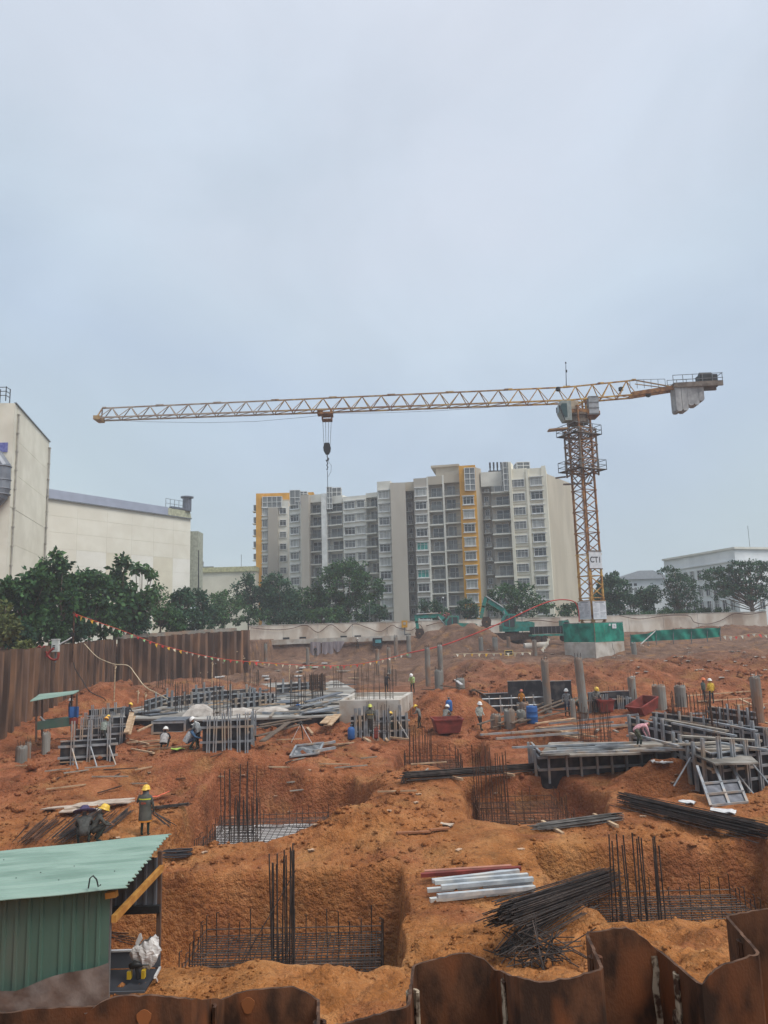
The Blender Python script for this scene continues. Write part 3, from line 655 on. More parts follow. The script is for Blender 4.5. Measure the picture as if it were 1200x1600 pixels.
# cladding panels on the receding side, courses slightly proud
nco = 7
for k in range(nco):
    za, zb = k / nco, (k + 1) / nco
    for j, (s0, s1) in enumerate(((0.0, .06), (.075, .99))):
        A_, B_ = e * s0, e * s1
        q = [A_ + Vector((0, 0, zt0 * za + .02)), B_ + Vector((0, 0, (zt0 + (zt1 - zt0) * s1) * za + .02)), B_ + Vector((0, 0, (zt0 + (zt1 - zt0) * s1) * zb - .02)), A_ + Vector((0, 0, (zt0 + (zt1 - zt0) * s0) * zb - .02))]
        MB().slab([v + nrm * .01 for v in q], nrm * (.05 + .012 * ((k * 5 + j * 3) % 3))).build('cladding_panel', C_CREAM, fr)
for px0_, y0_, y1_, Yp in ((26.5, 648, 1000, Y1 + 1.6), (75.5, 700, 980, Y2 - .7)):
    q0 = up(px0_, y0_, Yp); d0 = (q0 - o); d0.z = 0
    dp = MB().tube([d0 + nrm * .25 + Vector((0, 0, q0.z)), d0 + nrm * .25], .13, 6)
    z = q0.z
    while z > 1: dp.box(d0.x + nrm.x * .2, d0.y + nrm.y * .2, z, .4, .4, .16); z -= 2.7
    dp.build('downpipe', mat('downpipe_grey', srgb(168, 164, 154), .6), fr)
MB().bar(Vector((0, 0, zt0 + .06)) + nrm * .1, e + Vector((0, 0, zt1 + .06)) + nrm * .1, .3, .14).build('roof_edge', C_STEELG, fr)
# ladder cage on the front edge and duct
q = up(4, 626, Y1) - o; ld = MB()
for dx in (-.7, .7):
    ld.bar(q + Vector((dx, -.5, -.2)), q + Vector((dx, -.5, 1.9)), .1); ld.bar(q + Vector((dx, .6, -.2)), q + Vector((dx, .6, 1.9)), .1)
for z in (.6, 1.2, 1.8): ld.bar(q + Vector((-.7, -.5, z)), q + Vector((.7, -.5, z)), .08); ld.bar(q + Vector((.7, -.5, z)), q + Vector((.7, .6, z)), .08)
ld.build('roof_ladder', C_DARK, fr)
q = up(0, 760, Y1 - 1.0) - o
dc = MB(); hh = up(0, 722, Y1 - 1).z - up(0, 785, Y1 - 1).z
zt_, zb_ = up(5, 718, Y1 - 1).z, up(5, 786, Y1 - 1).z; xr = (up(10, 750, Y1 - 1) - o).x
dc.tube([(xr - 4, -1, zt_ + 1.5), (xr - 1.6, -1, zt_ + .4), (xr - .6, -1, zt_ - 1.0), (xr - .55, -1, zt_ - 3), (xr - .55, -1, zb_ + 2), (xr - .8, -1, zb_ + 1), (xr - 1.6, -1, zb_ + .2), (xr - 4, -1, zb_ - .2)], 1.05, 14)
for z in (zt_ - 1, zt_ - 2.9, zb_ + 2.0, zb_ + 1.2): dc.lathe([(1.12, -.07), (1.16, 0), (1.12, .07)], 14, (xr - .56, -1, z))
dc.build('duct', mat('grey_duct', srgb(128, 134, 142), .45, .3, col2=srgb(108, 112, 120), scale=.6), fr, smooth=False)
q = up(3, 699, Y1 - .2) - o; MB().box(0, 0, 0, 1.6, .1, 1.35).build('wall_sign', mat('blue_sign', srgb(84, 90, 160), .6, col2=srgb(120, 124, 180), scale=3), fr, loc=q)
# warehouse
wa = up(72, 775, 120.5); wb = up(297.5, 814, 147.0)
wh = root('warehouse', 'long cream clad warehouse with blue grey roof band behind the left trees', 'warehouse', (wb.x, wb.y, 0)); o = Vector((wb.x, wb.y, 0))
d = Vector((wb.x - wa.x, wb.y - wa.y, 0)); Lw = d.length; u = d.normalized(); n = Vector((u.y, -u.x, 0))
za, zb2 = wa.z, wb.z
def wq(s, z): q = Vector((wa.x, wa.y, 0)) + u * s; return Vector((q.x, q.y, z)) - o
zt = (za + zb2) / 2
g = MB(); qs = [wq(-4, 0), wq(Lw, 0), wq(Lw, 0) + Vector((-22, 12, 0)) , wq(-4, 0) + Vector((-22, 12, 0))]
g.prism([(v.x, v.y) for v in qs], 0, zt - .1); g.build('wall', C_CREAM, wh)
pan = [mat('panel_cream_a', srgb(222, 219, 206), .8, col2=srgb(214, 210, 196), scale=.3), mat('panel_cream_b', srgb(226, 224, 216), .8, col2=srgb(218, 216, 206), scale=.3), mat('panel_cream_c', srgb(214, 209, 190), .8, col2=srgb(206, 200, 182), scale=.3)]
nr_, ncol = 9, 6; xs_ = [0, .19, .38, .55, .71, .86, 1.0]
for r in range(nr_):
    z0_, z1_ = zt * r / nr_ + .012, zt * (r + 1) / nr_ - .012
    for c in range(ncol):
        s0, s1 = Lw * xs_[c] + .006, Lw * xs_[c + 1] - .006
        mm = pan[0] if r > 5 else pan[(0, 1, 2, 1, 2, 1)[c]]
        MB().slab([wq(s0, z0_) + n * .01, wq(s1, z0_) + n * .01, wq(s1, z1_) + n * .01, wq(s0, z1_) + n * .01], n * (.05 + .006 * R.random())).build('cladding_panel', mm, wh)
zr = up(120, 762, 124).z; hr = up(72, 760, 120.5).z - za
MB().slab([wq(0, zt + .02), wq(Lw * .81, zt + .02), wq(Lw * .81, zt + hr), wq(0, zt + hr)], n * .3).build('roof_band', mat('blue_grey_band', srgb(158, 166, 184), .6, col2=srgb(148, 156, 174), scale=.5), wh)
MB().slab([wq(Lw * .81 + .03, zt + .02), wq(Lw, zt + .02), wq(Lw - .4, zt + hr * .9), wq(Lw * .81 + .03, zt + hr * .95)], n * .3).build('parapet', mat('pale_green_band', srgb(180, 182, 156), .7), wh)
MB().bar(wq(0, zt) + n * .35, wq(Lw, zt) + n * .35, .15, .2).build('flashing', C_STEELG, wh)
rq = wq(Lw * .9, zt + hr * .9); rl = MB()
for i in range(6):
    rl.bar(rq + u * (i * 1.1 - 3.2), rq + u * (i * 1.1 - 3.2) + Vector((0, 0, 1.9)), .08)
for z in (1.0, 1.9): rl.bar(rq - u * 3.2 + Vector((0, 0, z)), rq + u * 2.3 + Vector((0, 0, z)), .07)
rl.build('roof_railing', C_STEELG, wh)
ch = MB(); ch.lathe([(.9, 0), (.9, 2.6), (1.3, 2.7), (1.3, 2.95), (.1, 3.2)], 12, (rq + u * 2.2)); ch.box(*(rq + u * .5 + Vector((0, 0, .3))), 5, .8, .35, math.atan2(u.y, u.x)); ch.build('roof_vent', mat('vent_grey', srgb(110, 116, 128), .5, .3), wh)
q = up(306, 845, 150) ; MB().box(0, 0, 0, 1.6, 4, 14).build('end_tower', mat('tower_green_grey', srgb(170, 174, 158), .8), wh, loc=up(307.5, 832, 150) - o - Vector((0, 0, 7)))
a = up(309, 860, 148.4) - o; b_ = up(309, 985, 148.4) - o
pp = MB().tube([a + Vector((-.9, 0, .2)), a, b_], .28, 8)
for z in (2, 6, 10): pp.box(a.x - .6, a.y, max(2, a.z - z), 1.3, .4, .25)
pp.build('downpipe', C_DARK, wh)
# low building behind
a = up(308, 895, 178); b_ = up(408, 894, 186)
lb = root('low_building', 'low cream building with olive roof band between warehouse and apartments', 'building', (a.x, a.y, 0)); L_ = (b_ - a).x
zt = up(350, 896, 182).z
MB().box(L_ / 2, 4, zt / 2, L_, 8, zt).build('wall', C_CREAM, lb); MB().box(L_ / 2, 3.8, zt + .6, L_ + .3, 8.4, 1.2).build('roof_band', mat('olive_band', srgb(188, 186, 146), .8), lb)
q = MB(); q.box(0, 0, .3, 4, .6, .2); q.lathe([(.5, 0), (.55, 1.2), (.2, 1.5)], 8, (-1, 0, .4)); q.build('roof_vent', C_STEELG, lb, loc=up(321, 888, 179) - Vector((a.x, a.y, 0)))
MB().tube([(0, 0, 0), (0, 0, 3.6)], .06, 5).build('mast', C_STEELG, lb, loc=up(377, 889, 182) - Vector((a.x, a.y, 0)))
# ------------------------------------------------------------------ white office at right, hip roof house
oc = up(1147, 858, 155); ol = up(1037, 878, 181); od = up(1260, 858, 162)
of = root('office_building', 'white three storey office block with tall windows behind the right trees', 'office building', (oc.x, oc.y, 0)); o = Vector((oc.x, oc.y, 0))
zt = oc.z
C_OFF = mat('office_white', srgb(224, 228, 230), .8, col2=srgb(210, 215, 218), scale=.25)
MB().prism([(0, 0), (od.x - oc.x, od.y - oc.y), (od.x - oc.x - 5, od.y - oc.y + 30), (ol.x - oc.x, ol.y - oc.y)], 0, zt).build('wall', C_OFF, of)
MB().prism([(-.15, -.5), (od.x - oc.x, od.y - oc.y - .5), (od.x - oc.x - 5, od.y - oc.y + 30), (ol.x - oc.x - .5, ol.y - oc.y - .2)], zt + .003, zt + .45).build('parapet', C_LGREY, of)
dL = Vector((ol.x - oc.x, ol.y - oc.y, 0)); Ll = dL.length; uL = dL.normalized(); nL = Vector((uL.y, -uL.x, 0)); nL = nL if nL.x < 0 else -nL
rzL = math.atan2(-uL.y, -uL.x)
MB().slab([Vector((0, 0, zt - 2.6)) + nL * .02, dL + Vector((0, 0, zt - 2.6)) + nL * .02, dL + Vector((0, 0, zt - 2.3)) + nL * .02, Vector((0, 0, zt - 2.3)) + nL * .02], nL * .35).build('cornice', C_OFF, of)
f, p_ = window_meshes(1.7, 2.4, 2, False); f2 = f
for r, z in enumerate((zt - 4.6, zt - 8.2, zt - 11.6)):
    for k in range(9):
        s = 1.9 + k * (Ll - 2.6) / 9
        w = inst('window', f, of, uL * s + nL * .03 + Vector((0, 0, z)), rzL); inst('pane', p_['d' if R.random() < .6 else 'm'], w)
dR = Vector((od.x - oc.x, od.y - oc.y, 0)); uR = dR.normalized(); nR = Vector((uR.y, -uR.x, 0)); rzR = math.atan2(uR.y, uR.x)
MB().slab([Vector((1, 0, zt - 2.6)) + nR * .02, dR + Vector((0, 0, zt - 2.6)) + nR * .02, dR + Vector((0, 0, zt - 2.3)) + nR * .02, Vector((1, 0, zt - 2.3)) + nR * .02], nR * .35).build('cornice', C_OFF, of)
for z in (zt - 4.6, zt - 8.2, zt - 11.6):
    for k in range(3):
        w = inst('window', f, of, uR * (6.0 + k * 4) + nR * .03 + Vector((0, 0, z)), rzR); inst('pane', p_['d'], w)
MB().tube([(0, 0, 0), (0, 0, 5)], .05, 5).build('antenna', C_STEELG, of, loc=up(1172, 857, 160) - o)
hc = up(1003, 905, 200); hs = root('hip_roof_house', 'pale house with grey hip roof and arched windows between the right trees', 'house', (hc.x, hc.y, 0)); o = Vector((hc.x, hc.y, 0))
zt = hc.z; W_ = up(1045, 905, 200).x - up(962, 905, 200).x
MB().box(0, 5, zt / 2, W_, 10, zt).build('wall', C_OFF, hs)
rp = up(1010, 897, 205).z
MB().add([(-W_ / 2 - .8, -.9, zt), (W_ / 2 + .8, -.9, zt), (W_ / 2 + .8, 11, zt), (-W_ / 2 - .8, 11, zt), (1, 5, rp + 1.0), (5, 5, rp + 1.0)], [(0, 1, 5, 4), (1, 2, 5), (2, 3, 4, 5), (3, 0, 4), (3, 2, 1, 0)]).build('roof', C_ROOFG, hs)
for x in (-4.5, -3.2, -1.9):
    wv = [(x - .45, -.05, zt - 3.6), (x + .45, -.05, zt - 3.6), (x + .45, -.05, zt - 2.6)] + [(x + .45 * math.cos(t), -.05, zt - 2.6 + .45 * math.sin(t)) for t in (PI * .25, PI * .5, PI * .75)] + [(x - .45, -.05, zt - 2.6)]
    MB().slab(wv, (0, -.06, 0)).build('window', C_GLASS_M, hs)
    MB().box(x, -.08, zt - 1.4, .8, .06, .7).build('window', C_GLASS_D, hs)
# ------------------------------------------------------------------ tower crane
YC = 90.0
mc = up(927, 972, YC); CX = mc.x; TH = math.radians(27)
zb = up(928, 1003, YC).z                   # top of the foundation block
def rot2(x, y, a=TH): return (x * math.cos(a) - y * math.sin(a), x * math.sin(a) + y * math.cos(a))
cr_ = root('tower_crane', 'yellow and rust flat top tower crane with long jib above the far bank', 'tower crane', (CX, YC, zb))
def CP(px, py, Y=YC): return up(px, py, Y) - Vector((CX, YC, zb))
W2 = .95; SEC = 2.65
def mast_sec(h, w2, chord, br, double=False):
    c = MB(); b = MB(); cs = [(-w2, -w2), (w2, -w2), (w2, w2), (-w2, w2)]
    cs = [rot2(*q) for q in cs]
    c.bar((0, 0, 0), (0, 0, h - .02), chord, ref=(math.cos(TH), math.sin(TH), 0)); c.box(0, 0, h - .09, chord * 1.5, chord * 1.5, .16, TH)
    for i in range(4):
        p, q = cs[i], cs[(i + 1) % 4]
        b.bar((*p, .1), (*q, h / 2), br); b.bar((*q, h / 2 + .03), (*p, h - .1), br); b.bar((*p, h - .06), (*q, h - .06), br * .9)
        if double: b.bar((*q, .1), (*p, h / 2), br); b.bar((*p, h / 2 + .03), (*q, h - .1), br)
    for r in range(5): b.bar((-.25, .1, r * h / 5 + .2), (.25, .1, r * h / 5 + .2), .04)
    b.bar((-.25, .1, 0), (-.25, .1, h), .05); b.bar((.25, .1, 0), (.25, .1, h), .05)
    return c, b, cs
def put_sec(name, cm, bm, cs, z):
    e = root(name, None, None, (0, 0, z)); e.parent = cr_
    for x, y in cs: inst('chord', cm, e, (x, y, 0))
    inst('bracing', bm, e)
c, b, cs = mast_sec(SEC, W2, .2, .1)
cm_ = {k: c.mesh('chord', m) for k, m in (('y', C_CRANEY), ('r', C_CRANER))}; bm2 = {k: b.mesh('bracing', m) for k, m in (('y', C_CRANEY), ('r', C_CRANER))}
ztop = CP(900, 660).z; nsec = int(ztop / SEC) + 1
for i in range(nsec):
    k = 'y' if i < 4 else 'r'
    z = i * SEC + .02
    put_sec('mast_section', cm_[k], bm2[k], cs, z)
# climbing frame (outer cage) and its platforms
z1, z2 = CP(900, 745).z, CP(900, 672).z
hf = z2 - z1; c, b, cs = mast_sec(hf / 3, 1.35, .17, .09, True)
c1 = c.mesh('chord', C_CRANEG); b1 = b.mesh('bracing', C_CRANER)
for i in range(3): put_sec('climbing_frame', c1, b1, cs, z1 + i * hf / 3)
def platform(z, xl, xr, yd, name='platform'):
    g = MB()
    for s in range(4):
        a = [(-xl, -yd), (xr, -yd), (xr, yd), (-xl, yd)][s]; d = [(-xl, -yd), (xr, -yd), (xr, yd), (-xl, yd)][(s + 1) % 4]
        A_, B_ = Vector((*rot2(*a), z)), Vector((*rot2(*d), z)); n = (B_ - A_)
        ins = Vector((*rot2(-n.y, n.x, 0), 0)).normalized() * .6
        g.slab([A_, B_, B_ + ins, A_ + ins], (0, 0, .1))
    o = g.build(name, C_CRANEG, cr_)
    r = MB()
    for s in range(4):
        a = [(-xl, -yd), (xr, -yd), (xr, yd), (-xl, yd)][s]; d = [(-xl, -yd), (xr, -yd), (xr, yd), (-xl, yd)][(s + 1) % 4]
        A_, B_ = Vector((*rot2(*a), z)), Vector((*rot2(*d), z))
        for h in (.6, 1.25): r.bar(A_ + Vector((0, 0, h)), B_ + Vector((0, 0, h)), .06)
        for k in range(4): q = A_.lerp(B_, k / 3); r.bar(q, q + Vector((0, 0, 1.25)), .06)
        q = A_.lerp(B_, .5); r.bar(q, Vector((q.x * .4, q.y * .4, z - 1.5)), .08)
    r.build('railing', C_STEELG, o)
platform(CP(900, 737).z, 2.2, 2.2, 1.9); platform(CP(900, 682).z, 2.3, 2.0, 1.7)
for px0, px1, py in ((868, 884, 747), (880, 925, 757)):
    MB().bar(CP(px0, py), CP(px1, py - 2), .16, .2).build('guide_beam', C_CRANEG, cr_)
a_ = CP(858, 672, YC - 1.6); MB().slab([a_, a_ + Vector((2.3, 0, .15)), a_ + Vector((2.3, 1.0, .15)), a_ + Vector((0, 1.0, 0))], (0, 0, .18)).build('monorail_beam', C_CRANEO, cr_)
# slewing ring, turntable, cab, cabinet
zs_ = CP(905, 664).z; ring = MB(); ring.lathe([(1.1, 0), (1.35, .1), (1.35, .55), (1.15, .6), (1.15, 1.0), (1.4, 1.05), (1.4, 1.3)], 16, (CP(903, 664).x, 0, zs_)); ring.build('slewing_ring', C_CRANEG, cr_)
tx = CP(903, 655).x; zt = zs_ + 1.3
tb = MB(); tb.box(tx + .3, 0, zt + .25, 4.0, 2.2, .5); tb.box(tx + 1.7, 0, zt - .1, 1.6, 2.4, .5)
tb.build('turntable', C_CRANER, cr_)
tw = MB(); zj = CP(905, 627).z
for x in (tx - 1.4, tx + .9):
    for y in (-.75, .75): tw.bar((x, y, zt + .4), (x, y, zj), .22)
for y in (-.75, .75): tw.bar((tx - 1.3, y, zt + .5), (tx + .8, y, zj - .1), .14)
tw.build('tower_head', C_CRANEY, cr_)
cbx0, cbx1 = CP(870, 650).x, CP(886, 650).x; zc0, zc1 = CP(878, 662).z, CP(878, 632).z
cab_ = root('cab', None, None, (0, 0, 0)); cab_.parent = cr_
w_ = cbx1 - cbx0; prof = [(cbx0 + .55, zc0), (cbx1 + .2, zc0), (cbx1 + .2, zc1), (cbx0 + .25, zc1 + .05), (cbx0, zc1 - .6), (cbx0 + .05, zc0 + 1.0)]
g = MB(); g.slab([(x, -1.6, z) for x, z in prof], (0, 1.5, 0)); g.build('cab_shell', mat('cab_grey', srgb(150, 160, 156), .5), cab_)
g = MB(); pr2 = [(cbx0 + .6, zc0 + .4), (cbx1 - .35, zc0 + .4), (cbx1 - .35, zc1 - .35), (cbx0 + .3, zc1 - .35), (cbx0 + .12, zc1 - .7), (cbx0 + .18, zc0 + 1.0)]
g.slab([(x, -1.66, z) for x, z in pr2], (0, .04, 0)); g.slab([(cbx0 - .03, -1.5, zc0 + 1.1), (cbx0 - .03, -.2, zc0 + 1.1), (cbx0 - .06, -.2, zc1 - .65), (cbx0 - .06, -1.5, zc1 - .65)], (.05, 0, 0)); g.build('cab_window', mat('green_glass', (.03, .07, .07), .1, spec=.5), cab_)
g = MB(); g.bar((cbx0 - .4, -1.7, zc0 + .9), (cbx0 - .4, -1.7, zc0 + 1.6), .1); g.bar((cbx0 + .55, -1.7, zc0), (cbx0 - .03, -1.7, zc1 - .6), .1); g.build('mirror', C_DARK, cab_)
x0, x1 = CP(916, 640).x, CP(931, 640).x; z0, z1_ = CP(923, 652).z, CP(923, 624).z
g = MB().box((x0 + x1) / 2, -.9, (z0 + z1_) / 2, x1 - x0, .9, z1_ - z0); o = g.build('electrical_cabinet', mat('cabinet_grey', srgb(160, 166, 170), .5), cr_)
g = MB()
for k in range(4): g.box((x0 + x1) / 2, -1.37, z0 + (z1_ - z0) * k / 3.2 + .1, x1 - x0 + .05, .06, .1)
g.build('cabinet_rib', C_STEELG, o)
MB().box(CP(893, 640).x, -.6, CP(893, 640).z, 1.3, .8, 1.7).build('control_box', mat('tan_box', srgb(178, 164, 142), .6), cr_)
# jib
def jib(pts_b0, pts_b1, pt0, pt1, nb, name, mats_, hw=.72, nsections=8):
    """bottom chord from b0 to b1, top chord from t0 to t1 (local); nb bays"""
    per = nb // nsections
    for s in range(nsections):
        c = MB(); b = MB()
        f0, f1 = s / nsections, (s + 1) / nsections
        B0, B1 = pts_b0.lerp(pts_b1, f0), pts_b0.lerp(pts_b1, f1 - .001); T0, T1 = pt0.lerp(pt1, f0), pt0.lerp(pt1, f1 - .001)
        yv = Vector((0, hw, 0))
        c.bar(B0 - yv, B1 - yv, .16, .18); c.bar(B0 + yv, B1 + yv, .16, .18); c.bar(T0, T1, .15, .16)
        for e in (T0.lerp(T1, .03), T0.lerp(T1, .97)): c.box(e.x, e.y, e.z + .06, .5, .3, .18)
        for k in range(per):
            u0, u1, um = k / per, (k + 1) / per, (k + .5) / per
            for sg in (-1, 1):
                b.bar(B0.lerp(B1, u0) + yv * sg, T0.lerp(T1, um), .09); b.bar(T0.lerp(T1, um), B0.lerp(B1, u1) + yv * sg, .09)
            b.bar(B0.lerp(B1, u0) - yv, B0.lerp(B1, u0) + yv, .08); b.bar(B0.lerp(B1, u0) - yv, B0.lerp(B1, u1) + yv, .07)
        o = c.build(name, mats_[min(s, len(mats_) - 1)], cr_); b.build('lattice', mats_[min(s, len(mats_) - 1)], o)
jl = [C_CRANEY, C_CRANEO, C_CRANEO, C_CRANEO, C_CRANEO, mat('jib_pale', srgb(166, 154, 140), .6, col2=srgb(140, 122, 108), scale=1.0), mat('jib_pale', srgb(150, 136, 120)), mat('jib_pale', srgb(150, 136, 120))]
jb0, jt0 = CP(886, 628), CP(886, 605); jb1, jt1 = CP(156, 655, YC + 1.7), CP(160, 638, YC + 1.7)
jib(jb0, jb1, jt0, jt1, 24, 'jib_section', jl)
tip = MB(); tip.bar(jb1 + Vector((-.1, -.8, 0)), jt1, .14); tip.bar(jb1 + Vector((-.1, .8, 0)), jt1, .14); tip.box(jb1.x - .1, jb1.y, jb1.z, .8, 1.9, .5); tip.build('jib_tip', C_CRANEO, cr_)
# counter jib
cb0, ct0 = CP(886, 628), CP(886, 605); cb1, ct1 = CP(992, 619, YC - 1.0), CP(992, 594, YC - 1.0)
jib(cb0, cb1, ct0, ct1, 4, 'counter_jib_section', [C_CRANEY], .72, 2)
g = MB(); e0, e1 = CP(985, 618, YC - 1), CP(1056, 607, YC - 1.6); g.bar(e0 + Vector((0, -.6, 0)), e1 + Vector((0, -.6, 0)), .3, .5); g.bar(e0 + Vector((0, .6, 0)), e1 + Vector((0, .6, 0)), .3, .5); g.build('counter_jib_beam', C_CRANER, cr_)
g = MB(); g.bar(CP(992, 594, YC - 1), CP(1048, 604, YC - 1.6), .14); g.bar(CP(992, 600, YC - 1), CP(1048, 607, YC - 1.6), .1); g.build('tie_bar', C_CRANEO, cr_)
g = MB(); d0, d1 = CP(1048, 606, YC - 1.6), CP(1124, 602, YC - 2.1); yv = Vector((0, .95, 0))
g.slab([d0 - yv, d1 - yv, d1 + yv, d0 + yv], (0, 0, .3)); g.bar(d0 - yv, d1 - yv, .3, .6); g.bar(d0 + yv, d1 + yv, .3, .6); dk = g.build('counter_jib_deck', C_CRANEG, cr_)
g = MB()
for sg in (-1, 1):
    for h in (.7, 1.3): g.bar(d0 + yv * sg + Vector((0, 0, h)), d1 + yv * sg + Vector((.1, 0, h)), .06)
    for k in range(6): q = d0.lerp(d1, k / 5) + yv * sg; g.bar(q, q + Vector((0, 0, 1.3)), .06)
g.bar(d1 - yv + Vector((0, 0, 1.3)), d1 + yv + Vector((0, 0, 1.3)), .06); g.build('railing', C_STEELG, dk)
g = MB()
for k in range(6):
    p = CP(985 + k * 11, 607 - k * .3, YC - 2.2); g.bar(p, p + Vector((0, 0, 1.1)), .05)
    if k: g.bar(pp_ + Vector((0, 0, 1.1)), p + Vector((0, 0, 1.1)), .05)
    pp_ = p
g.build('walkway_railing', C_STEELG, cr_)
g = MB(); q = CP(1104, 594, YC - 2); g.box(q.x, q.y, q.z, 2.2, 1.3, 1.1); g.lathe([(.5, -.7), (.5, .7)], 12, (0, 0, 0)); g.v[8:] = [(q.x + z * 1.0 - .2, q.y + y - .1, q.z + .45 + x) for (x, y, z) in g.v[8:]]
g.build('winch', C_DARK, cr_)
C_CW = mat('counterweight_concrete', srgb(168, 170, 170), .8, col2=srgb(140, 142, 144), scale=1.5)
for k, (px, yb) in enumerate(((1058.5, 645), (1068, 644), (1076.5, 636), (1085, 635), (1092.5, 629))):
    t_, b_ = CP(px, 607 - k * .6, YC - 1.8), CP(px, yb, YC - 1.8); w = .7
    g = MB(); hh = t_.z - b_.z; g.slab([(-w / 2, -.8, 0), (w / 2, -.8, 0), (w / 2, -.8, -hh + .2), (w / 2 - .15, -.8, -hh), (-w / 2 + .15, -.8, -hh), (-w / 2, -.8, -hh + .2)], (0, 1.6, 0))
    g.build('counterweight', C_CW, cr_, loc=(b_.x, b_.y, t_.z))
q0, q1 = CP(885, 605), CP(884, 567); g = MB().tube([q0, q1], [.06, .035], 5); g.lathe([(.02, -.15), (.12, 0), (.02, .15)], 8, q1); g.box(q1.x, q1.y, q1.z - 1.1, .18, .18, .3); g.build('mast_pole', C_DARK, cr_)
for px, py in ((872, 608), (970, 608), (1013, 617)):
    q = CP(px, py, YC - .8); MB().lathe([(.1, -.3), (.3, -.2), (.3, .2), (.1, .3)], 8, q).build('lamp', C_DARK, cr_)
# trolley, ropes, hook block, chain
tp = CP(511, 649, YC + .9); g = MB(); g.box(tp.x, tp.y, tp.z + .1, 1.5, 1.9, .25); g.box(tp.x, tp.y, tp.z - .65, 1.3, 1.3, .12)
for sx in (-.6, .6):
    for sy in (-.8, .8): g.bar((tp.x + sx, tp.y + sy, tp.z + .45), (tp.x + sx, tp.y + sy * .7, tp.z - .65), .1); g.lathe([(.16, -.1), (.16, .1)], 8, (tp.x + sx, tp.y + sy, tp.z + .4))
g.box(tp.x - .9, tp.y, tp.z + .3, .6, 1.2, .5); g.build('trolley', C_CRANER, cr_)
hk = CP(511, 696, YC + .9); g = MB()
for sx in (-.55, -.2, .2, .55): g.tube([(tp.x + sx, tp.y, tp.z - .6), (hk.x + sx * .7, hk.y, hk.z)], .028, 4)
g.build('hoist_rope', C_STEELG, cr_)
hb_ = CP(511, 708, YC + .9); hh = hk.z - hb_.z; g = MB()
g.slab([(hk.x - .3, hk.y - .25, hk.z + .3), (hk.x + .3, hk.y - .25, hk.z + .3), (hk.x + .48, hk.y - .25, hk.z - .3), (hk.x + .42, hk.y - .25, hk.z - .75), (hk.x + .2, hk.y - .25, hk.z - 1.15), (hk.x - .2, hk.y - .25, hk.z - 1.15), (hk.x - .42, hk.y - .25, hk.z - .75), (hk.x - .48, hk.y - .25, hk.z - .3)], (0, .5, 0))
hko = g.build('hook_block', mat('hook_black', srgb(40, 42, 44), .5), cr_)
g = MB(); hx = hk.x; g.tube([(hx, hk.y, hk.z - 1.1), (hx, hk.y, hk.z - 1.5), (hx + .2, hk.y, hk.z - 1.75), (hx + .1, hk.y, hk.z - 2.0), (hx - .2, hk.y, hk.z - 1.9)], .07, 6); g.build('hook', C_DARK, hko)
g = MB(); zz = hk.z - 1.8; ze_ = CP(511, 736, YC + .9).z
k = 0
while zz > ze_:
    g.box(hx + .04 * (-1) ** k, hk.y, zz, .14, .07, .24); zz -= .26; k += 1
g.tube([(hx, hk.y, ze_), (hx, hk.y, ze_ - 2.4)], .035, 4); g.tube([(hx + .1, hk.y, hk.z - 2), (hx + .5, hk.y, hk.z - 2.6), (hx + .45, hk.y, hk.z - 3.4), (hx + .05, hk.y, hk.z - 4.1)], .02, 4)
g.build('sling_chain', C_DARK, hko)
g = MB(); sag = [CP(x, y, YC + 1.5) for x, y in ((160, 656), (230, 659), (320, 660.5), (400, 658.5), (470, 652.5), (511, 648))]; g.tube(sag, .022, 4)
g.tube([CP(x, y, YC + .5) for x, y in ((515, 646), (600, 645), (680, 642), (760, 637), (830, 630))], .022, 4); g.build('trolley_rope', C_STEELG, cr_)
# signs on the mast
def board(name, lc, w, h, rz, parent, m=C_BOARD):
    o = MB().box(0, 0, 0, w, .05, h).build(name, m, parent, loc=lc, rz=rz); return o
f0, f1 = Vector((*rot2(-W2, -W2), 0)), Vector((*rot2(W2, -W2), 0)); fn = Vector((*rot2(0, -1), 0)); fl = Vector((*rot2(-1, 0), 0)); f3 = Vector((*rot2(-W2, W2), 0))
def at_face(a, b, nrm_, y0, y1, w_, side, pxm, name):
    zt, zb_ = CP(pxm, y0).z, CP(pxm, y1).z
    c_ = (a + b) / 2 + nrm_ * .18; c_.z = (zt + zb_) / 2
    d_ = (b - a); return board(name, c_, w_, zt - zb_, math.atan2(d_.y, d_.x), cr_), zt - zb_
sb, hh = at_face(f0, f1, fn, 863, 889, 1.95, 0, 922, 'sign_board')
inst('lettering', text_mesh('CT1', .98), sb, (0, -.03, -.02), rot=(PI / 2, 0, 0)).data.materials.append(C_INK)
MB().box(0, -.02, hh / 2 + .06, 2.05, .12, .12).box(0, -.02, -hh / 2 - .06, 2.05, .12, .12).build('frame', C_CRANEG, sb)
for a_, b_, nn, pxm, kk in ((f0, f1, fn, 922, 0), (f3, f0, fl, 904, 1)):
    nb, hh = at_face(a_, b_, nn, 940, 968, 2.05, 0, pxm, 'notice_board')
    nb.location += nn * .1
    pr = MB(); rr = random.Random(3 + kk)
    for col_ in range(2):
        for r_ in range(13):
            if rr.random() < .2: continue
            ln = rr.uniform(.35, .85); pr.box(-.5 + col_ * 1.0 - (.85 - ln) / 2, -.028, hh * .36 - r_ * hh * .062, ln, .004, .03)
    pr.box(0, -.028, hh * .43, 1.4, .004, .07); pr.build('print', mat('print_grey', srgb(120, 130, 142), .6), nb)
    MB().box(0, 0, hh / 2 + .05, 2.1, .12, .1).build('frame', C_CRANEO, nb)
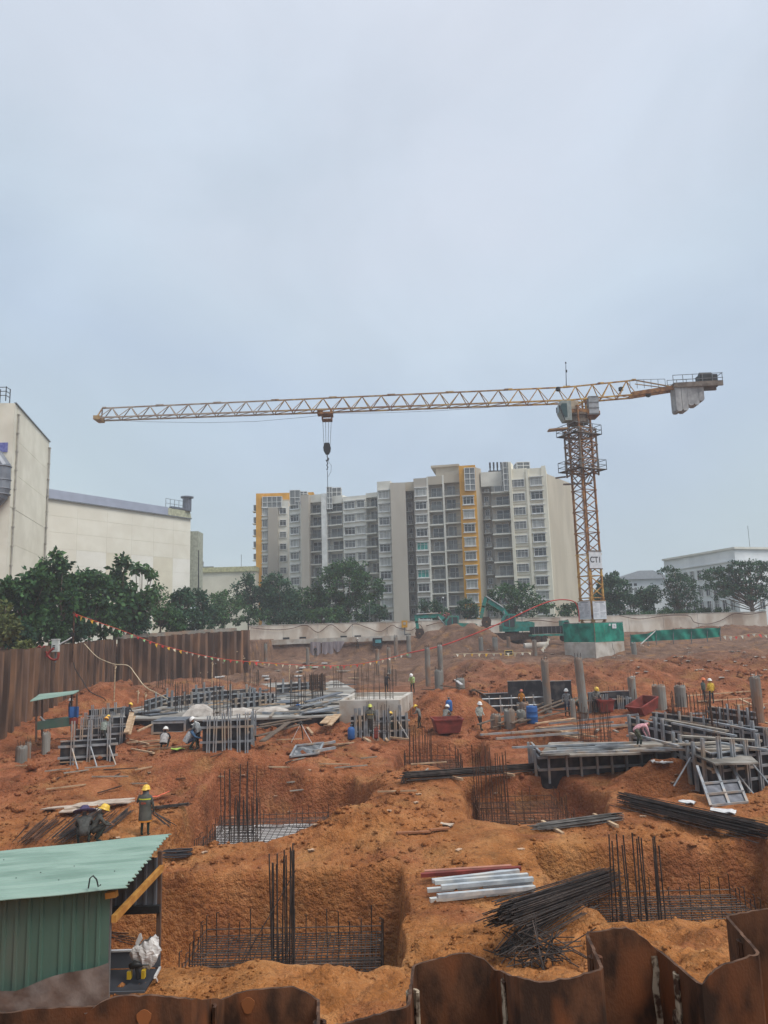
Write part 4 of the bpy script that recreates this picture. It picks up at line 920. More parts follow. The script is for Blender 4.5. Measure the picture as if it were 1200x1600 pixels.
# foundation block and the green netting on it
fb = root('foundation_block', 'large pale concrete block carrying the tower crane, cracked front', 'concrete block', (CX - .1, YC, 0))
S2 = 2.45; BT = math.radians(32)
zlow = up(928, 1036, YC - 3).z
g = MB().box(0, 0, (zb + zlow) / 2 - .3, S2 * 2, S2 * 2, zb - zlow + .6, BT); g.build('block', C_CONCP, fb)
g = MB(); q = [Vector((*rot2(.35, -S2 - .012, BT), zb - .05)), Vector((*rot2(.45, -S2 - .012, BT), zb - .8)), Vector((*rot2(.62, -S2 - .012, BT), zb - 1.0)), Vector((*rot2(.6, -S2 - .012, BT), zb - 2.1))]
g.tube(q, .018, 4); g.build('crack', C_DARK, fb)
nf = root('netting_fence', 'square fence of green mesh panels standing on the crane foundation block', 'fence', (CX - .1, YC, zb))
hN = up(928, 973, YC).z - zb
for s in range(4):
    a = BT + s * PI / 2
    for k in range(2 if s != 0 else 3):
        n_ = 2 if s != 0 else 3; w = S2 * 2 / n_
        rows_ = []
        for j in range(6):
            rows_.append([Vector((*rot2(-S2 + k * w + w * i / 10 + .02, -S2 - .03 - .05 * math.sin(i * 1.3 + j * .8 + s) * math.sin(j * .6), a), .05 + (hN - .1) * j / 5)) for i in range(11)])
        MB().grid(rows_).build('mesh_panel', C_NET, nf, smooth=True)
        x, y = rot2(-S2 + k * w, -S2 + .04, a); MB().tube([(x, y, 0), (x, y, hN + .05)], .04, 5).build('post', C_STEELG, nf)
    A_, B_ = rot2(-S2, -S2 + .04, a), rot2(S2, -S2 + .04, a)
    MB().bar((*A_, hN), (*B_, hN), .07).build('rail', C_STEELG, nf)
    MB().bar((*A_, hN * .5), (*B_, hN * .5), .05).build('rail', C_STEELG, nf)
for (x, w, h, z) in ((.8, .7, .55, hN - .45), (.05, .28, .26, hN - .3)):
    bx = root('notice', None, None, (*rot2(x, -S2 - .13, BT), z), BT); bx.parent = nf; MB().box(0, 0, 0, w, .03, h).build('board', C_BOARD, bx)
    pr = MB().box(0, -.02, .05, w * .1, .004, h * .3).box(w * .1, -.02, -.1, w * .5, .004, .03); pr.build('print', C_INK, bx)
# long green mesh barrier right of the block
gm = root('mesh_barrier', 'long low green mesh barrier on posts right of the crane block', 'barrier', gp(985, 1005)); o = gm.location.copy()
pts = [(985, 1004, 992), (1012, 1002, 990), (1025, 1001, 985), (1052, 1000, 983.5), (1080, 999, 982.5), (1105, 997, 981.5), (1125, 995, 981)]
q = [(up(x, yb, 92), up(x, yt, 92)) for x, yb, yt in pts]
for (a0, a1), (b0, b1) in zip(q[:-1], q[1:]):
    g = MB(); rows_ = [[(a0.lerp(b0, i / 8)).lerp(a1.lerp(b1, i / 8), j / 4) - o + Vector((0, .1 * math.sin(i * .9 + j), 0)) for i in range(9)] for j in range(5)]
    g.grid(rows_); g.build('mesh_panel', C_NET, gm, smooth=True); MB().bar(a0 - o - Vector((0, 0, .5)), a1 - o + Vector((0, 0, .12)), .08).build('post', C_STEELG, gm)
MB().bar(q[-1][0] - o - Vector((0, 0, .5)), q[-1][1] - o + Vector((0, 0, .2)), .1).build('post', C_STEELG, gm)
MB().bar(q[2][1] - o, q[1][0] - o - Vector((1, .4, .3)), .09).build('brace', C_WHITE, gm)
# ------------------------------------------------------------------ trees
def leaf_mat(name, c1, c2, c3):
    m = bpy.data.materials.new(name); m.use_nodes = True; t = m.node_tree; b = t.nodes['Principled BSDF']
    g = t.nodes.new('ShaderNodeNewGeometry'); r = t.nodes.new('ShaderNodeValToRGB'); e = r.color_ramp.elements
    e[0].color = (*c1, 1); e[1].color = (*c3, 1); n = e.new(.6); n.color = (*c2, 1)
    t.links.new(g.outputs['Random Per Island'], r.inputs[0])
    nz = t.nodes.new('ShaderNodeTexNoise'); nz.inputs['Scale'].default_value = .5; nz.inputs['Detail'].default_value = 3; t.links.new(g.outputs['Position'], nz.inputs[0])
    mr = t.nodes.new('ShaderNodeMapRange'); mr.inputs[1].default_value = .3; mr.inputs[2].default_value = .7; mr.inputs[3].default_value = .75; mr.inputs[4].default_value = 1.75; t.links.new(nz.outputs[0], mr.inputs[0])
    mu = t.nodes.new('ShaderNodeMixRGB'); mu.blend_type = 'MULTIPLY'; mu.inputs[0].default_value = 1; t.links.new(r.outputs[0], mu.inputs[1]); t.links.new(mr.outputs[0], mu.inputs[2])
    t.links.new(mu.outputs[0], b.inputs['Base Color']); b.inputs['Roughness'].default_value = .6; b.inputs['Specular IOR Level'].default_value = .25
    tr = t.nodes.new('ShaderNodeBsdfTranslucent'); t.links.new(mu.outputs[0], tr.inputs[0]); mix = t.nodes.new('ShaderNodeMixShader'); mix.inputs[0].default_value = .25
    t.links.new(b.outputs[0], mix.inputs[1]); t.links.new(tr.outputs[0], mix.inputs[2]); t.links.new(mix.outputs[0], t.nodes['Material Output'].inputs[0])
    return m
LEAF = {'dark': leaf_mat('leaf_dark', (.014, .042, .018), (.03, .082, .03), (.075, .16, .05)), 'mid': leaf_mat('leaf_mid', (.024, .066, .024), (.045, .11, .036), (.085, .165, .055)),
        'blue': leaf_mat('leaf_bluish', (.015, .044, .028), (.028, .074, .038), (.06, .125, .06)), 'yel': leaf_mat('leaf_yellowish', (.05, .07, .022), (.09, .11, .03), (.14, .15, .05))}
BARK = mat('bark', srgb(118, 106, 92), .9, col2=srgb(84, 76, 66), scale=4, stretch=(1, 1, .3))
def leaves(centers, radii, per, size, droop=.3, flat=.75, rs=RS):
    """leaf quads spread through clumps; numpy, folded along the midrib"""
    V = []; F = []
    c = np.repeat(np.array(centers), per, 0); r = np.repeat(np.array(radii), per, 0)
    n = len(c); d = rs.normal(size=(n, 3)); d /= np.linalg.norm(d, axis=1)[:, None]; rad = rs.uniform(0, 1, n) ** .45
    p = c + d * (r * rad)[:, None] * np.array([1, 1, flat])
    ax = d * .7 + rs.normal(size=(n, 3)) * .7; ax[:, 2] -= droop; ax /= np.linalg.norm(ax, axis=1)[:, None]
    sd = np.cross(ax, rs.normal(size=(n, 3))); sd /= np.linalg.norm(sd, axis=1)[:, None] + 1e-9
    s = size * rs.uniform(.6, 1.35, n)[:, None]; nn = np.cross(ax, sd)
    a = p; b_ = p + ax * s * .5 + sd * s * .28 + nn * s * .08; t = p + ax * s; e = p + ax * s * .5 - sd * s * .28 + nn * s * .08
    V = np.stack([a, b_, t, e], 1).reshape(-1, 3); F = np.arange(n * 4).reshape(n, 4)
    return V, F
def leaf_obj(name, V, F, m, parent):
    me = bpy.data.meshes.new(name); me.vertices.add(len(V)); me.vertices.foreach_set('co', V.ravel().astype(np.float32))
    me.loops.add(F.size); me.loops.foreach_set('vertex_index', F.ravel().astype(np.int32)); me.polygons.add(len(F)); me.polygons.foreach_set('loop_start', np.arange(0, F.size, 4, dtype=np.int32))
    me.materials.append(m); me.update(); return inst(name, me, parent)
def tree(label, base, lobes, leaf='dark', size=.42, clump=.85, nclump=60, per=38, trunk_r=.16, group=None, name='leafy_tree', limbs=True, flat=.8, droop=.3, gaps=.0, cat='tree', top_bias=.55):
    """lobes: (dx, dy, z, rx, ry, rz) ellipsoids in metres over the base point"""
    rt = root(name, label, cat, base, 0, group)
    tot = sum(l[3] * l[4] * l[5] for l in lobes) ; cs = []; rr = []; tops = []
    tb = MB(); rnd = RS
    for (dx, dy, z, rx, ry, rz) in lobes:
        k = max(5, int(nclump * (rx * ry * rz) / tot))
        for i in range(k):
            d = rnd.normal(size=3); d /= np.linalg.norm(d)
            if d[2] < -.3 and rnd.rand() < top_bias: d[2] = -d[2]
            q = rnd.uniform(.45, 1.0) ** .6; q = np.array([dx, dy, z]) + d * np.array([rx, ry, rz]) * q
            if rnd.rand() < gaps: continue
            cs.append(q); rr.append(clump * rnd.uniform(.5, 1.25)); tops.append(q)
    V, F = leaves(cs, rr, per, size, droop, flat)
    leaf_obj('crown', V, F, LEAF[leaf], rt)
    zt = max(l[2] for l in lobes)
    tr = MB(); jx, jy = rnd.uniform(-.2, .2, 2)
    hub = Vector((jx, jy, min(l[2] - l[5] * .3 for l in lobes)))
    tr.tube([(0, 0, -.3), (jx * .5, jy * .3, hub.z * .5), hub], [trunk_r, trunk_r * .8, trunk_r * .65], 7)
    if limbs:
        for i in range(0, len(tops), max(1, len(tops) // 22)):
            q = Vector(tops[i]); m_ = hub.lerp(q, .55) + Vector((0, 0, -.25 * (q - hub).length * .3))
            tr.tube([hub - Vector((0, 0, .4)), m_, q], [trunk_r * .5, trunk_r * .28, .025], 5)
    tr.build('trunk', BARK, rt, smooth=True)
    return rt
def px_tree(label, pxc, ybase, Y, blobs, **kw):
    """blobs in photo pixels (x, y, rx, ry) at distance Y give the lobes"""
    b = up(pxc, ybase, Y); z0 = .4 if Y > 100 else .5
    base = Vector((b.x, Y, z0)); L = []
    for (x, y, rx, ry) in blobs:
        c = up(x, y, Y + R.uniform(-1, 1) * kw.get('dy', 1.0)); s = Y / FPX * 1.02
        L.append((c.x - base.x, c.y - base.y, c.z - base.z, rx * s, rx * s * .85, ry * s))
    kw.pop('dy', None)
    return tree(label, base, L, **kw)
# left, beyond the sheet piles
px_tree('dense dark green tree with drooping leaves at the left photo edge', 40, 1010, 63, [(35, 955, 34, 45), (52, 920, 26, 26), (15, 935, 20, 30)], leaf='dark', size=.5, clump=.55, nclump=110, per=34)
px_tree('low bush with yellowish tips at the far left below the factory', 5, 1010, 58, [(6, 985, 18, 20), (0, 955, 10, 14)], leaf='yel', size=.4, clump=.45, nclump=34, per=36, name='bush', cat='bush')
px_tree('tallest broad dark tree left of the warehouse, rising to a pointed crown', 95, 1000, 68, [(88, 950, 36, 50), (86, 900, 24, 32), (84, 878, 16, 14), (62, 905, 14, 14)], leaf='dark', size=.5, clump=.55, nclump=130, per=34)
px_tree('dense rounded tree between the tallest tree and the papaya like one', 140, 995, 74, [(140, 945, 32, 48), (132, 908, 22, 18), (155, 925, 16, 26), (122, 970, 20, 22)], leaf='dark', size=.5, clump=.6, nclump=130, per=34)
px_tree('slim tree with large leaves and a leaning top in front of warehouse', 195, 990, 80, [(188, 925, 18, 26), (180, 900, 10, 16), (192, 884, 6, 14), (200, 955, 24, 30), (178, 968, 14, 20)], leaf='dark', size=.7, clump=.6, nclump=80, per=22, gaps=.1)
px_tree('spindly bare stemmed tree with two small leaf tufts high above', 222, 990, 82, [(217, 892, 8, 8), (236, 892, 7, 7), (226, 945, 15, 18), (240, 925, 10, 12), (214, 975, 14, 14)], leaf='mid', size=.6, clump=.45, nclump=46, per=24, trunk_r=.1, gaps=.15)
px_tree('thin feathery tree right of the spindly tree, pale stems showing', 250, 990, 86, [(248, 945, 14, 30), (258, 965, 14, 20), (240, 968, 12, 18)], leaf='mid', size=.4, clump=.5, nclump=46, per=22, gaps=.1)
px_tree('small dark tree in front of the right end of warehouse', 285, 985, 92, [(284, 945, 18, 22), (280, 968, 16, 16), (292, 930, 10, 10)], leaf='blue', size=.45, clump=.5, nclump=54, per=30)
px_tree('dark bushy tree below the warehouse end tower', 318, 982, 104, [(316, 945, 16, 20), (322, 962, 20, 18), (308, 930, 8, 12)], leaf='blue', size=.45, clump=.6, nclump=54, per=34)
px_tree('mid green rounded bush in front of low cream building', 350, 980, 122, [(352, 948, 26, 24), (368, 958, 22, 18)], leaf='mid', size=.45, clump=.7, nclump=60, per=36, name='bush', cat='bush')
px_tree('dark tree with spiky top between low building and apartments', 388, 982, 126, [(392, 935, 22, 34), (376, 930, 14, 20), (388, 908, 7, 12), (410, 945, 20, 26)], leaf='blue', size=.45, clump=.7, nclump=90, per=36)
px_tree('broad dark green tree under the ochre edge of the apartments', 435, 982, 124, [(432, 925, 26, 28), (440, 950, 34, 26), (415, 915, 14, 16)], leaf='blue', size=.45, clump=.75, nclump=120, per=38)
px_tree('wide dark tree joining the tallest crown before the apartments, left side', 480, 980, 126, [(478, 940, 30, 28), (470, 955, 34, 22)], leaf='dark', size=.45, clump=.75, nclump=100, per=38)
px_tree('tallest large crowned tree in front of the grey apartment block', 545, 980, 125, [(540, 910, 36, 30), (515, 912, 22, 30), (572, 920, 26, 30), (545, 890, 28, 18), (560, 950, 40, 24), (520, 948, 30, 24)], leaf='dark', size=.45, clump=.8, nclump=230, per=40)
px_tree('low round bush at the white wall under the tallest crowned tree', 500, 985, 121.5, [(500, 965, 22, 14)], leaf='mid', size=.35, clump=.55, nclump=46, per=36, name='bush', cat='bush')
px_tree('dark shrub against the apartments left of the raised excavator arm', 676, 968, 128, [(674, 952, 20, 15), (688, 960, 14, 10)], leaf='blue', size=.4, clump=.6, nclump=46, per=36, name='bush', cat='bush')
px_tree('dark rounded shrub just left of the excavator bucket', 733, 968, 128, [(730, 950, 16, 16), (735, 960, 16, 10)], leaf='blue', size=.4, clump=.6, nclump=40, per=36, name='bush', cat='bush')
bt = px_tree('wide dark tree speckled with white blossom behind the excavator', 805, 968, 130, [(800, 938, 36, 24), (830, 945, 28, 18), (780, 945, 22, 18), (855, 955, 18, 12), (805, 920, 26, 10)], leaf='dark', size=.42, clump=.75, nclump=150, per=38)
cs_ = []; 
for i in range(46):
    q = up(R.uniform(772, 845), R.uniform(915, 945), 127.2) - bt.location; cs_.append(tuple(q))
V, F = leaves(cs_, [.25] * len(cs_), 5, .32); leaf_obj('blossom', V, F, mat('white_blossom', srgb(214, 218, 210), .7), bt)
px_tree('pinkish flowering bush left of the far excavator arm', 692, 975, 120.5, [(696, 963, 10, 6)], leaf='mid', size=.3, clump=.4, nclump=16, per=30, name='bush', cat='bush')
V, F = leaves([tuple(up(R.uniform(686, 706), R.uniform(958, 968), 119.6)) for i in range(16)], [.25] * 16, 6, .3)
fo = leaf_obj('flower_cluster', V, F, mat('pink_flower', srgb(170, 90, 98), .7), None); tag(fo, 'pink flowers over the bush left of the far excavator arm', 'flowers')
# right
px_tree('big dark tree just right of the crane mast', 962, 965, 126, [(958, 928, 28, 28), (945, 945, 24, 20), (975, 945, 24, 22), (955, 910, 18, 14)], leaf='blue', size=.45, clump=.75, nclump=150, per=38)
px_tree('dark tree standing before the hip roof house', 1010, 962, 128, [(1012, 938, 18, 22), (1000, 945, 16, 18), (1022, 928, 10, 12)], leaf='blue', size=.42, clump=.65, nclump=80, per=34)
# layered tree
def layered(label, pxc, ybase, Y, tiers, leaf, trunk_r=.2, name='leafy_tree', per=26, size=.38, twig=True):
    b = up(pxc, ybase, Y); base = Vector((b.x, Y, .3)); rt = root(name, label, 'tree', base)
    tr = MB(); cs = []; rr = []; s = Y / FPX
    for (x0, x1, y, th) in tiers:
        n = int((x1 - x0) / 2.6)
        for i in range(n):
            x = x0 + (x1 - x0) * (i + R.random()) / n; q = up(x, y + R.uniform(-th, th) + 3 * ((x - (x0 + x1) / 2) / (x1 - x0)) ** 2 * 4, Y + R.uniform(-2.2, 2.2)) - base; cs.append(tuple(q)); rr.append(R.uniform(.35, .75))
            if twig and i % 4 == 0:
                h0 = Vector((R.uniform(-.3, .3), 0, q.z * .55)); tr.tube([h0, h0.lerp(q, .6) + Vector((0, 0, -.4)), q], [.09, .06, .025], 5)
    top = max(c[2] for c in cs); tr.tube([(0, 0, -.2), (.1, 0, top * .5), (.05, 0, top * .9)], [trunk_r, trunk_r * .7, .05], 7)
    V, F = leaves(cs, rr, per, size, .1, .45); leaf_obj('crown', V, F, LEAF[leaf], rt); tr.build('trunk', BARK, rt, smooth=True); return rt
layered('feathery tree with layered horizontal branches left of the white office', 1060, 962, 126, [(1030, 1060, 890, 3), (1042, 1078, 898, 3), (1036, 1086, 907, 3), (1040, 1092, 916, 3), (1034, 1090, 925, 4), (1042, 1094, 935, 4), (1038, 1092, 945, 4)], 'blue')
layered('wide umbrella crowned tree with spreading bare limbs before the office', 1176, 962, 118.9, [(1140, 1196, 880, 4), (1102, 1165, 892, 4), (1150, 1215, 890, 5), (1096, 1150, 902, 4), (1130, 1220, 904, 5), (1100, 1160, 914, 5), (1120, 1215, 918, 5), (1118, 1150, 928, 3), (1165, 1220, 930, 5)], 'blue', .35, per=30)
px_tree('dark clipped hedge along the right half of the far wall', 1060, 962, 122, [(1040, 957, 14, 5), (1070, 957, 16, 4), (1100, 956, 16, 4), (1130, 954, 14, 4)], leaf='dark', size=.3, clump=.4, nclump=90, per=26, name='hedge', cat='hedge', limbs=False)
px_tree('low dark shrubs between the mast and right fence', 990, 965, 122, [(985, 962, 12, 5), (1010, 960, 12, 5)], leaf='dark', size=.3, clump=.4, nclump=40, per=26, name='bush', cat='bush', limbs=False)
# palms and grasses over the left pile heads
px_tree('scruffy dry bush spilling over the left sheet piles beside the cabinet', 45, 1020, 52, [(40, 1015, 12, 10), (30, 1022, 8, 6)], leaf='yel', size=.3, clump=.3, nclump=26, per=24, name='bush', cat='bush', limbs=False)

und = [(20, 1002, 60, 26), (75, 996, 66, 28), (115, 990, 72, 28), (165, 985, 78, 26), (205, 984, 82, 20), (265, 980, 88, 18), (300, 978, 96, 22), (335, 976, 116, 24)]
for i, (px, y, Y, r_) in enumerate(und):
    px_tree(['undergrowth shrub below the drooping dark tree at photo left', 'undergrowth shrub under the tallest left tree', 'leafy shrub just left of the pointed pile head pole', 'shrub at the foot of the rounded left tree', 'shrub beneath the papaya like tree', 'shrub below the thin feathery tree', 'shrub beneath the small dark tree by warehouse end', 'shrub between the warehouse tower tree and round bush'][i], px, y + 8, Y, [(px, y - 8, r_, 20), (px + 14, y - 2, r_ * .6, 12)], leaf='dark' if i % 2 else 'blue', size=.42, clump=.5, nclump=54, per=30, name='shrub', cat='shrub', limbs=False, trunk_r=.06)
for i, (px, y, Y, r_) in enumerate([(405, 968, 121.5, 26), (455, 968, 121.5, 28), (520, 966, 121.8, 26), (585, 962, 122, 22), (895, 958, 126, 22), (940, 955, 123, 18)]):
    px_tree(['shrub behind the white wall at its left end', 'shrub behind wall beneath the broad dark tree', 'shrub behind wall below the tallest apartment tree', 'shrub right of the tallest apartment tree', 'shrub left of the crane mast behind white wall', 'shrub directly behind the crane notice boards'][i], px, y + 10, Y, [(px, y, r_, 16)], leaf='blue' if i % 2 else 'dark', size=.4, clump=.5, nclump=50, per=32, name='shrub', cat='shrub', limbs=False, trunk_r=.06)
# ------------------------------------------------------------------ site materials
C_RBAR = mat('rebar_dark', srgb(78, 69, 64), .6, .3, col2=srgb(50, 45, 43), scale=3, island=.5)
C_RBARR = mat('rebar_rusty', srgb(98, 70, 54), .8, .1, col2=srgb(62, 46, 38), scale=2.5, island=.4)
C_PLY = mat('black_plywood', srgb(42, 44, 50), .5, col2=srgb(32, 33, 38), scale=1.2, col3=srgb(78, 76, 76), scale3=1.6)
C_GALV = mat('galvanised_steel', srgb(164, 170, 174), .45, .35, col2=srgb(132, 138, 144), scale=2.5, col3=srgb(176, 158, 138), scale3=1.2)
C_WOODP = mat('pale_timber', srgb(190, 166, 136), .85, col2=srgb(160, 132, 104), scale=2.5, stretch=(1, 1, 3))
C_WOODO = mat('orange_timber', srgb(196, 146, 74), .8, col2=srgb(170, 118, 56), scale=4)
C_PLANKG = mat('weathered_plank', srgb(156, 150, 140), .85, col2=srgb(126, 116, 104), scale=2)
C_MINT = mat('mint_sheet_metal', srgb(140, 164, 152), .5, 0, col2=srgb(128, 154, 142), scale=1.5, col3=srgb(112, 138, 126), scale3=1.1, stretch=(.5, 3, 1))
C_GREEN = mat('green_sheet_metal', srgb(84, 114, 102), .5, 0, col2=srgb(74, 104, 92), scale=1.2, col3=srgb(92, 108, 98), scale3=1.6, stretch=(1, 1, .4))
C_GSHEET = mat('grey_sheet_metal', srgb(112, 118, 126), .45, .3, col2=srgb(94, 100, 108), scale=1.4)
C_REDP = mat('red_oxide_paint', srgb(140, 64, 56), .65, .1, col2=srgb(108, 52, 46), scale=2.0)
C_BLUE = mat('blue_plastic', srgb(52, 100, 160), .5, col2=srgb(44, 84, 140), scale=2)
C_PLASTIC = mat('cloudy_plastic', srgb(136, 126, 120), .3, col2=srgb(108, 100, 96), scale=3, spec=.5, alpha=.86, bump=.3, bscale=9)
C_WPLAST = mat('white_plastic', srgb(214, 214, 212), .4, col2=srgb(190, 190, 190), scale=5, spec=.5)
C_ROPE = mat('pale_rope', srgb(206, 190, 160), .9)
C_ORANGE = mat('orange_rope', srgb(206, 76, 52), .7)
def stuff_part(o): o['kind'] = 'stuff'; return o
# ------------------------------------------------------------------ near sheet piles in front of the camera
C_RUSTN = mat('near_rusty_steel', srgb(106, 71, 50), .65, .1, col2=srgb(56, 40, 31), scale=9.0, ramp_lo=.38, ramp_hi=.6, bump=.12, bscale=110, stretch=(1, 1, .5), col3=srgb(122, 74, 46), scale3=5, detail=14, rand=.2)
C_EDGE = mat('burnt_edge_steel', srgb(104, 78, 62), .85, .1, col2=srgb(62, 44, 34), scale=18)
C_RESID = mat('white_residue', srgb(176, 162, 140), .9, col2=srgb(74, 54, 42), scale=22, ramp_lo=.42, ramp_hi=.56)
YN, YF = 3.40, 3.78
npw = root('sheet_pile_wall', 'row of large rusty sheet piles with ragged burnt tops along the lower photo edge', 'sheet pile wall', (0, 3.6, 0))
def nX(px, y, Y): return up(px, y, Y).x
# (kind, px left, px right, [top y samples across the flange])
NP = [('F', -30, 140, [1584, 1582, 1580, 1577, 1575, 1573, 1572, 1574]), ('N', 170, 312, [1584, 1562, 1556, 1555, 1554, 1555, 1557, 1562]), ('F', 340, 488, [1560, 1552, 1548, 1545, 1543, 1541, 1546, 1560]),
      ('N', 505, 637, [1614, 1604, 1598, 1593, 1588, 1583, 1577, 1572]), ('F', 645, 783, [1508, 1501, 1497, 1493, 1490, 1490, 1497, 1514]), ('N', 797, 930, [1528, 1532, 1534, 1532, 1529, 1525, 1520, 1514]),
      ('F', 928, 1047, [1457, 1454, 1451, 1449, 1448, 1456, 1468, 1484]), ('N', 1072, 1192, [1538, 1522, 1512, 1507, 1502, 1498, 1494, 1490]), ('F', 1137, 1300, [1431, 1427, 1423, 1420, 1417, 1414, 1411, 1408])]
NPX = []
for k, a, b, ys in NP:
    Y = YF if k == 'F' else YN
    NPX.append([nX(a, 1500, Y), nX(b, 1500, Y), Y, [up(a + (b - a) * i / 7, yy, Y).z for i, yy in enumerate(ys)]])
for i in range(len(NPX) - 1):
    g = (NPX[i][1] + NPX[i + 1][0]) / 2; NPX[i][1] = g - .012; NPX[i + 1][0] = g + .012
LKZ = [(NPX[i][3][7] + NPX[i + 1][3][0]) / 2 for i in range(len(NPX) - 1)]
rr = random.Random(4)
for i, (x0, x1, Y, tz) in enumerate(NPX):
    lz0 = LKZ[i - 1] if i else tz[0]; lz1 = LKZ[i] if i < len(LKZ) else tz[7]
    far = Y > 3.6; ym = 3.59; sg = 1 if far else -1
    pts = [(x0 - .010, ym, lz0), (x0 - .004, ym + sg * .1, (lz0 + tz[0]) / 2), (x0 + .004, Y - sg * .014, tz[0])]
    for j in range(17):
        s = j / 16; z = np.interp(s, np.linspace(0, 1, 8), tz) + rr.uniform(-.004, .004)
        pts.append((x0 + .016 + (x1 - x0 - .032) * s, Y, z))
    pts += [(x1 - .004, Y - sg * .014, tz[7]), (x1 + .004, ym + sg * .1, (lz1 + tz[7]) / 2), (x1 + .010, ym, lz1)]
    th = .014; V = []; F = []; m_ = []
    P2 = [Vector((p[0], p[1] - 3.6)) for p in pts]
    for q in range(len(pts)):
        d = (P2[min(q + 1, len(P2) - 1)] - P2[max(q - 1, 0)]).normalized(); nx_ = Vector((-d.y, d.x)) * th / 2; z = pts[q][2]
        V += [(P2[q].x + nx_.x, P2[q].y + nx_.y, z), (P2[q].x - nx_.x, P2[q].y - nx_.y, z), (P2[q].x + nx_.x, P2[q].y + nx_.y, -6.5), (P2[q].x - nx_.x, P2[q].y - nx_.y, -6.5)]
    for q in range(len(pts) - 1):
        a = q * 4; b = a + 4
        F += [(a, b, b + 1, a + 1), (a + 1, b + 1, b + 3, a + 3), (a, a + 2, b + 2, b)]; m_ += [1, 0, 0]
    e = (len(pts) - 1) * 4; F += [(0, 1, 3, 2), (e, e + 2, e + 3, e + 1)]; m_ += [0, 0]
    g = MB(); g.v = V; g.f = F; g.m = m_; o = g.build('sheet_pile', [C_RUSTN, C_EDGE], npw)
    if i < len(NPX) - 1:
        zt = LKZ[i] - .03; xg = x1 + .018
        w_ = MB(); ring = []
        for k in range(9): t_ = -PI * .2 + k / 8 * PI * 1.5; ring.append((xg + .024 * math.cos(t_), -.008 + .024 * math.sin(t_)))
        for (ax, ay), (bx, by) in zip(ring[:-1], ring[1:]):
            dx, dy = bx - ax, by - ay; ln = math.hypot(dx, dy); nx_, ny_ = -dy / ln * .007, dx / ln * .007
            w_.prism([(ax + nx_, ay + ny_), (ax - nx_, ay - ny_), (bx - nx_, by - ny_), (bx + nx_, by + ny_)], -6.4, zt)
        w_.build('interlock', C_RESID if i in (3, 4, 6) else C_RUSTN, o)
    if i == 1 or i == 2:
        q = [(x0 + (x1 - x0) * (.55 if i == 1 else .28) + .03 * math.cos(t) * (1 + .2 * math.sin(3 * t)), Y - 3.6 - .012, tz[2] - (.085 if i == 1 else .06) + .036 * math.sin(t)) for t in np.linspace(0, 2 * PI, 12, endpoint=False)]
        MB().slab(q, (0, .004, 0)).build('lifting_hole', C_WOODO if False else mat('hole_soil', srgb(150, 92, 54), .95), o)
    if i == 6:
        # residue of paint down the right web
        V2 = []; 
        g = MB(); g.grid([[(x1 + .004 + .012 * math.sin(j * 1.7), ym - 3.6 + .03 + .05 * s, tz[7] - .06 - .06 * j - .01 * s) for s in (0, 1)] for j in range(9)])
        g.grid([[(x1 - .02 - .03 * s + .006 * math.sin(j * 2.1), Y - 3.6 - .012, tz[7] - .02 - .07 * j) for s in (0, 1)] for j in range(9)]); g.build('paint_residue', C_RESID, o)
# ------------------------------------------------------------------ green shack
skx = up(170, 1397, 12.9)
sk = root('site_shack', 'small site shack with mint corrugated roof and green metal front at lower left', 'shack', (skx.x, 12.9, -4.8)); so = Vector((skx.x, 12.9, -4.8))
fl, frr, br, blb = up(-190, 1426, 12.35), up(197, 1387, 12.72), up(267, 1303, 15.9), up(-190, 1350, 15.3)
def roof_sheet(fl, fr, br, bl, nrib, amp, th, jag=0.0, nx=14):
    rows_ = []; rows2 = []; rr = random.Random(2)
    nrm = (fr - fl).cross(bl - fl).normalized()
    for j in range(nrib * 4 + 1):
        t = j / (nrib * 4); a = fl.lerp(bl, t); b = fr.lerp(br, t); lift = (0, amp, amp, 0)[j % 4]
        e = rr.uniform(-jag, jag) if j % 2 == 0 else -jag
        d = (b - a).normalized(); b = b + d * e
        rows_.append([a.lerp(b, i / nx) + nrm * (lift + .006 * math.sin(i * 1.1 + t * 7)) for i in range(nx + 1)])
    g = MB(); g.grid(rows_); g.grid([[p - nrm * th for p in reversed(r)] for r in rows_])
    for ci in (0, nx):
        for j in range(len(rows_) - 1):
            a, b = rows_[j][ci], rows_[j + 1][ci]; g.add([a, b, b - nrm * th, a - nrm * th], [(0, 1, 2, 3)])
    for r in (rows_[0], rows_[-1]):
        for i in range(nx): g.add([r[i], r[i + 1], r[i + 1] - nrm * th, r[i] - nrm * th], [(0, 1, 2, 3)])
    return g
def shift(g, o): g.v = [(v[0] - o.x, v[1] - o.y, v[2] - o.z) for v in g.v]; return g
rf = shift(roof_sheet(fl, frr, br, blb, 17, .028, .012, .035), so).build('roof', C_MINT, sk)
sc_ = MB(); sm_ = MB().lathe([(.011, 0), (.011, .008), (.005, .012)], 8).mesh('screw', C_DARK)
for i in range(14):
    u, v = R.random(), R.randrange(1, 17) / 17 + .035; p = fl.lerp(blb, v).lerp(frr.lerp(br, v), .3 + .68 * u); inst('screw', sm_, rf, p - so + Vector((0, 0, .03)))
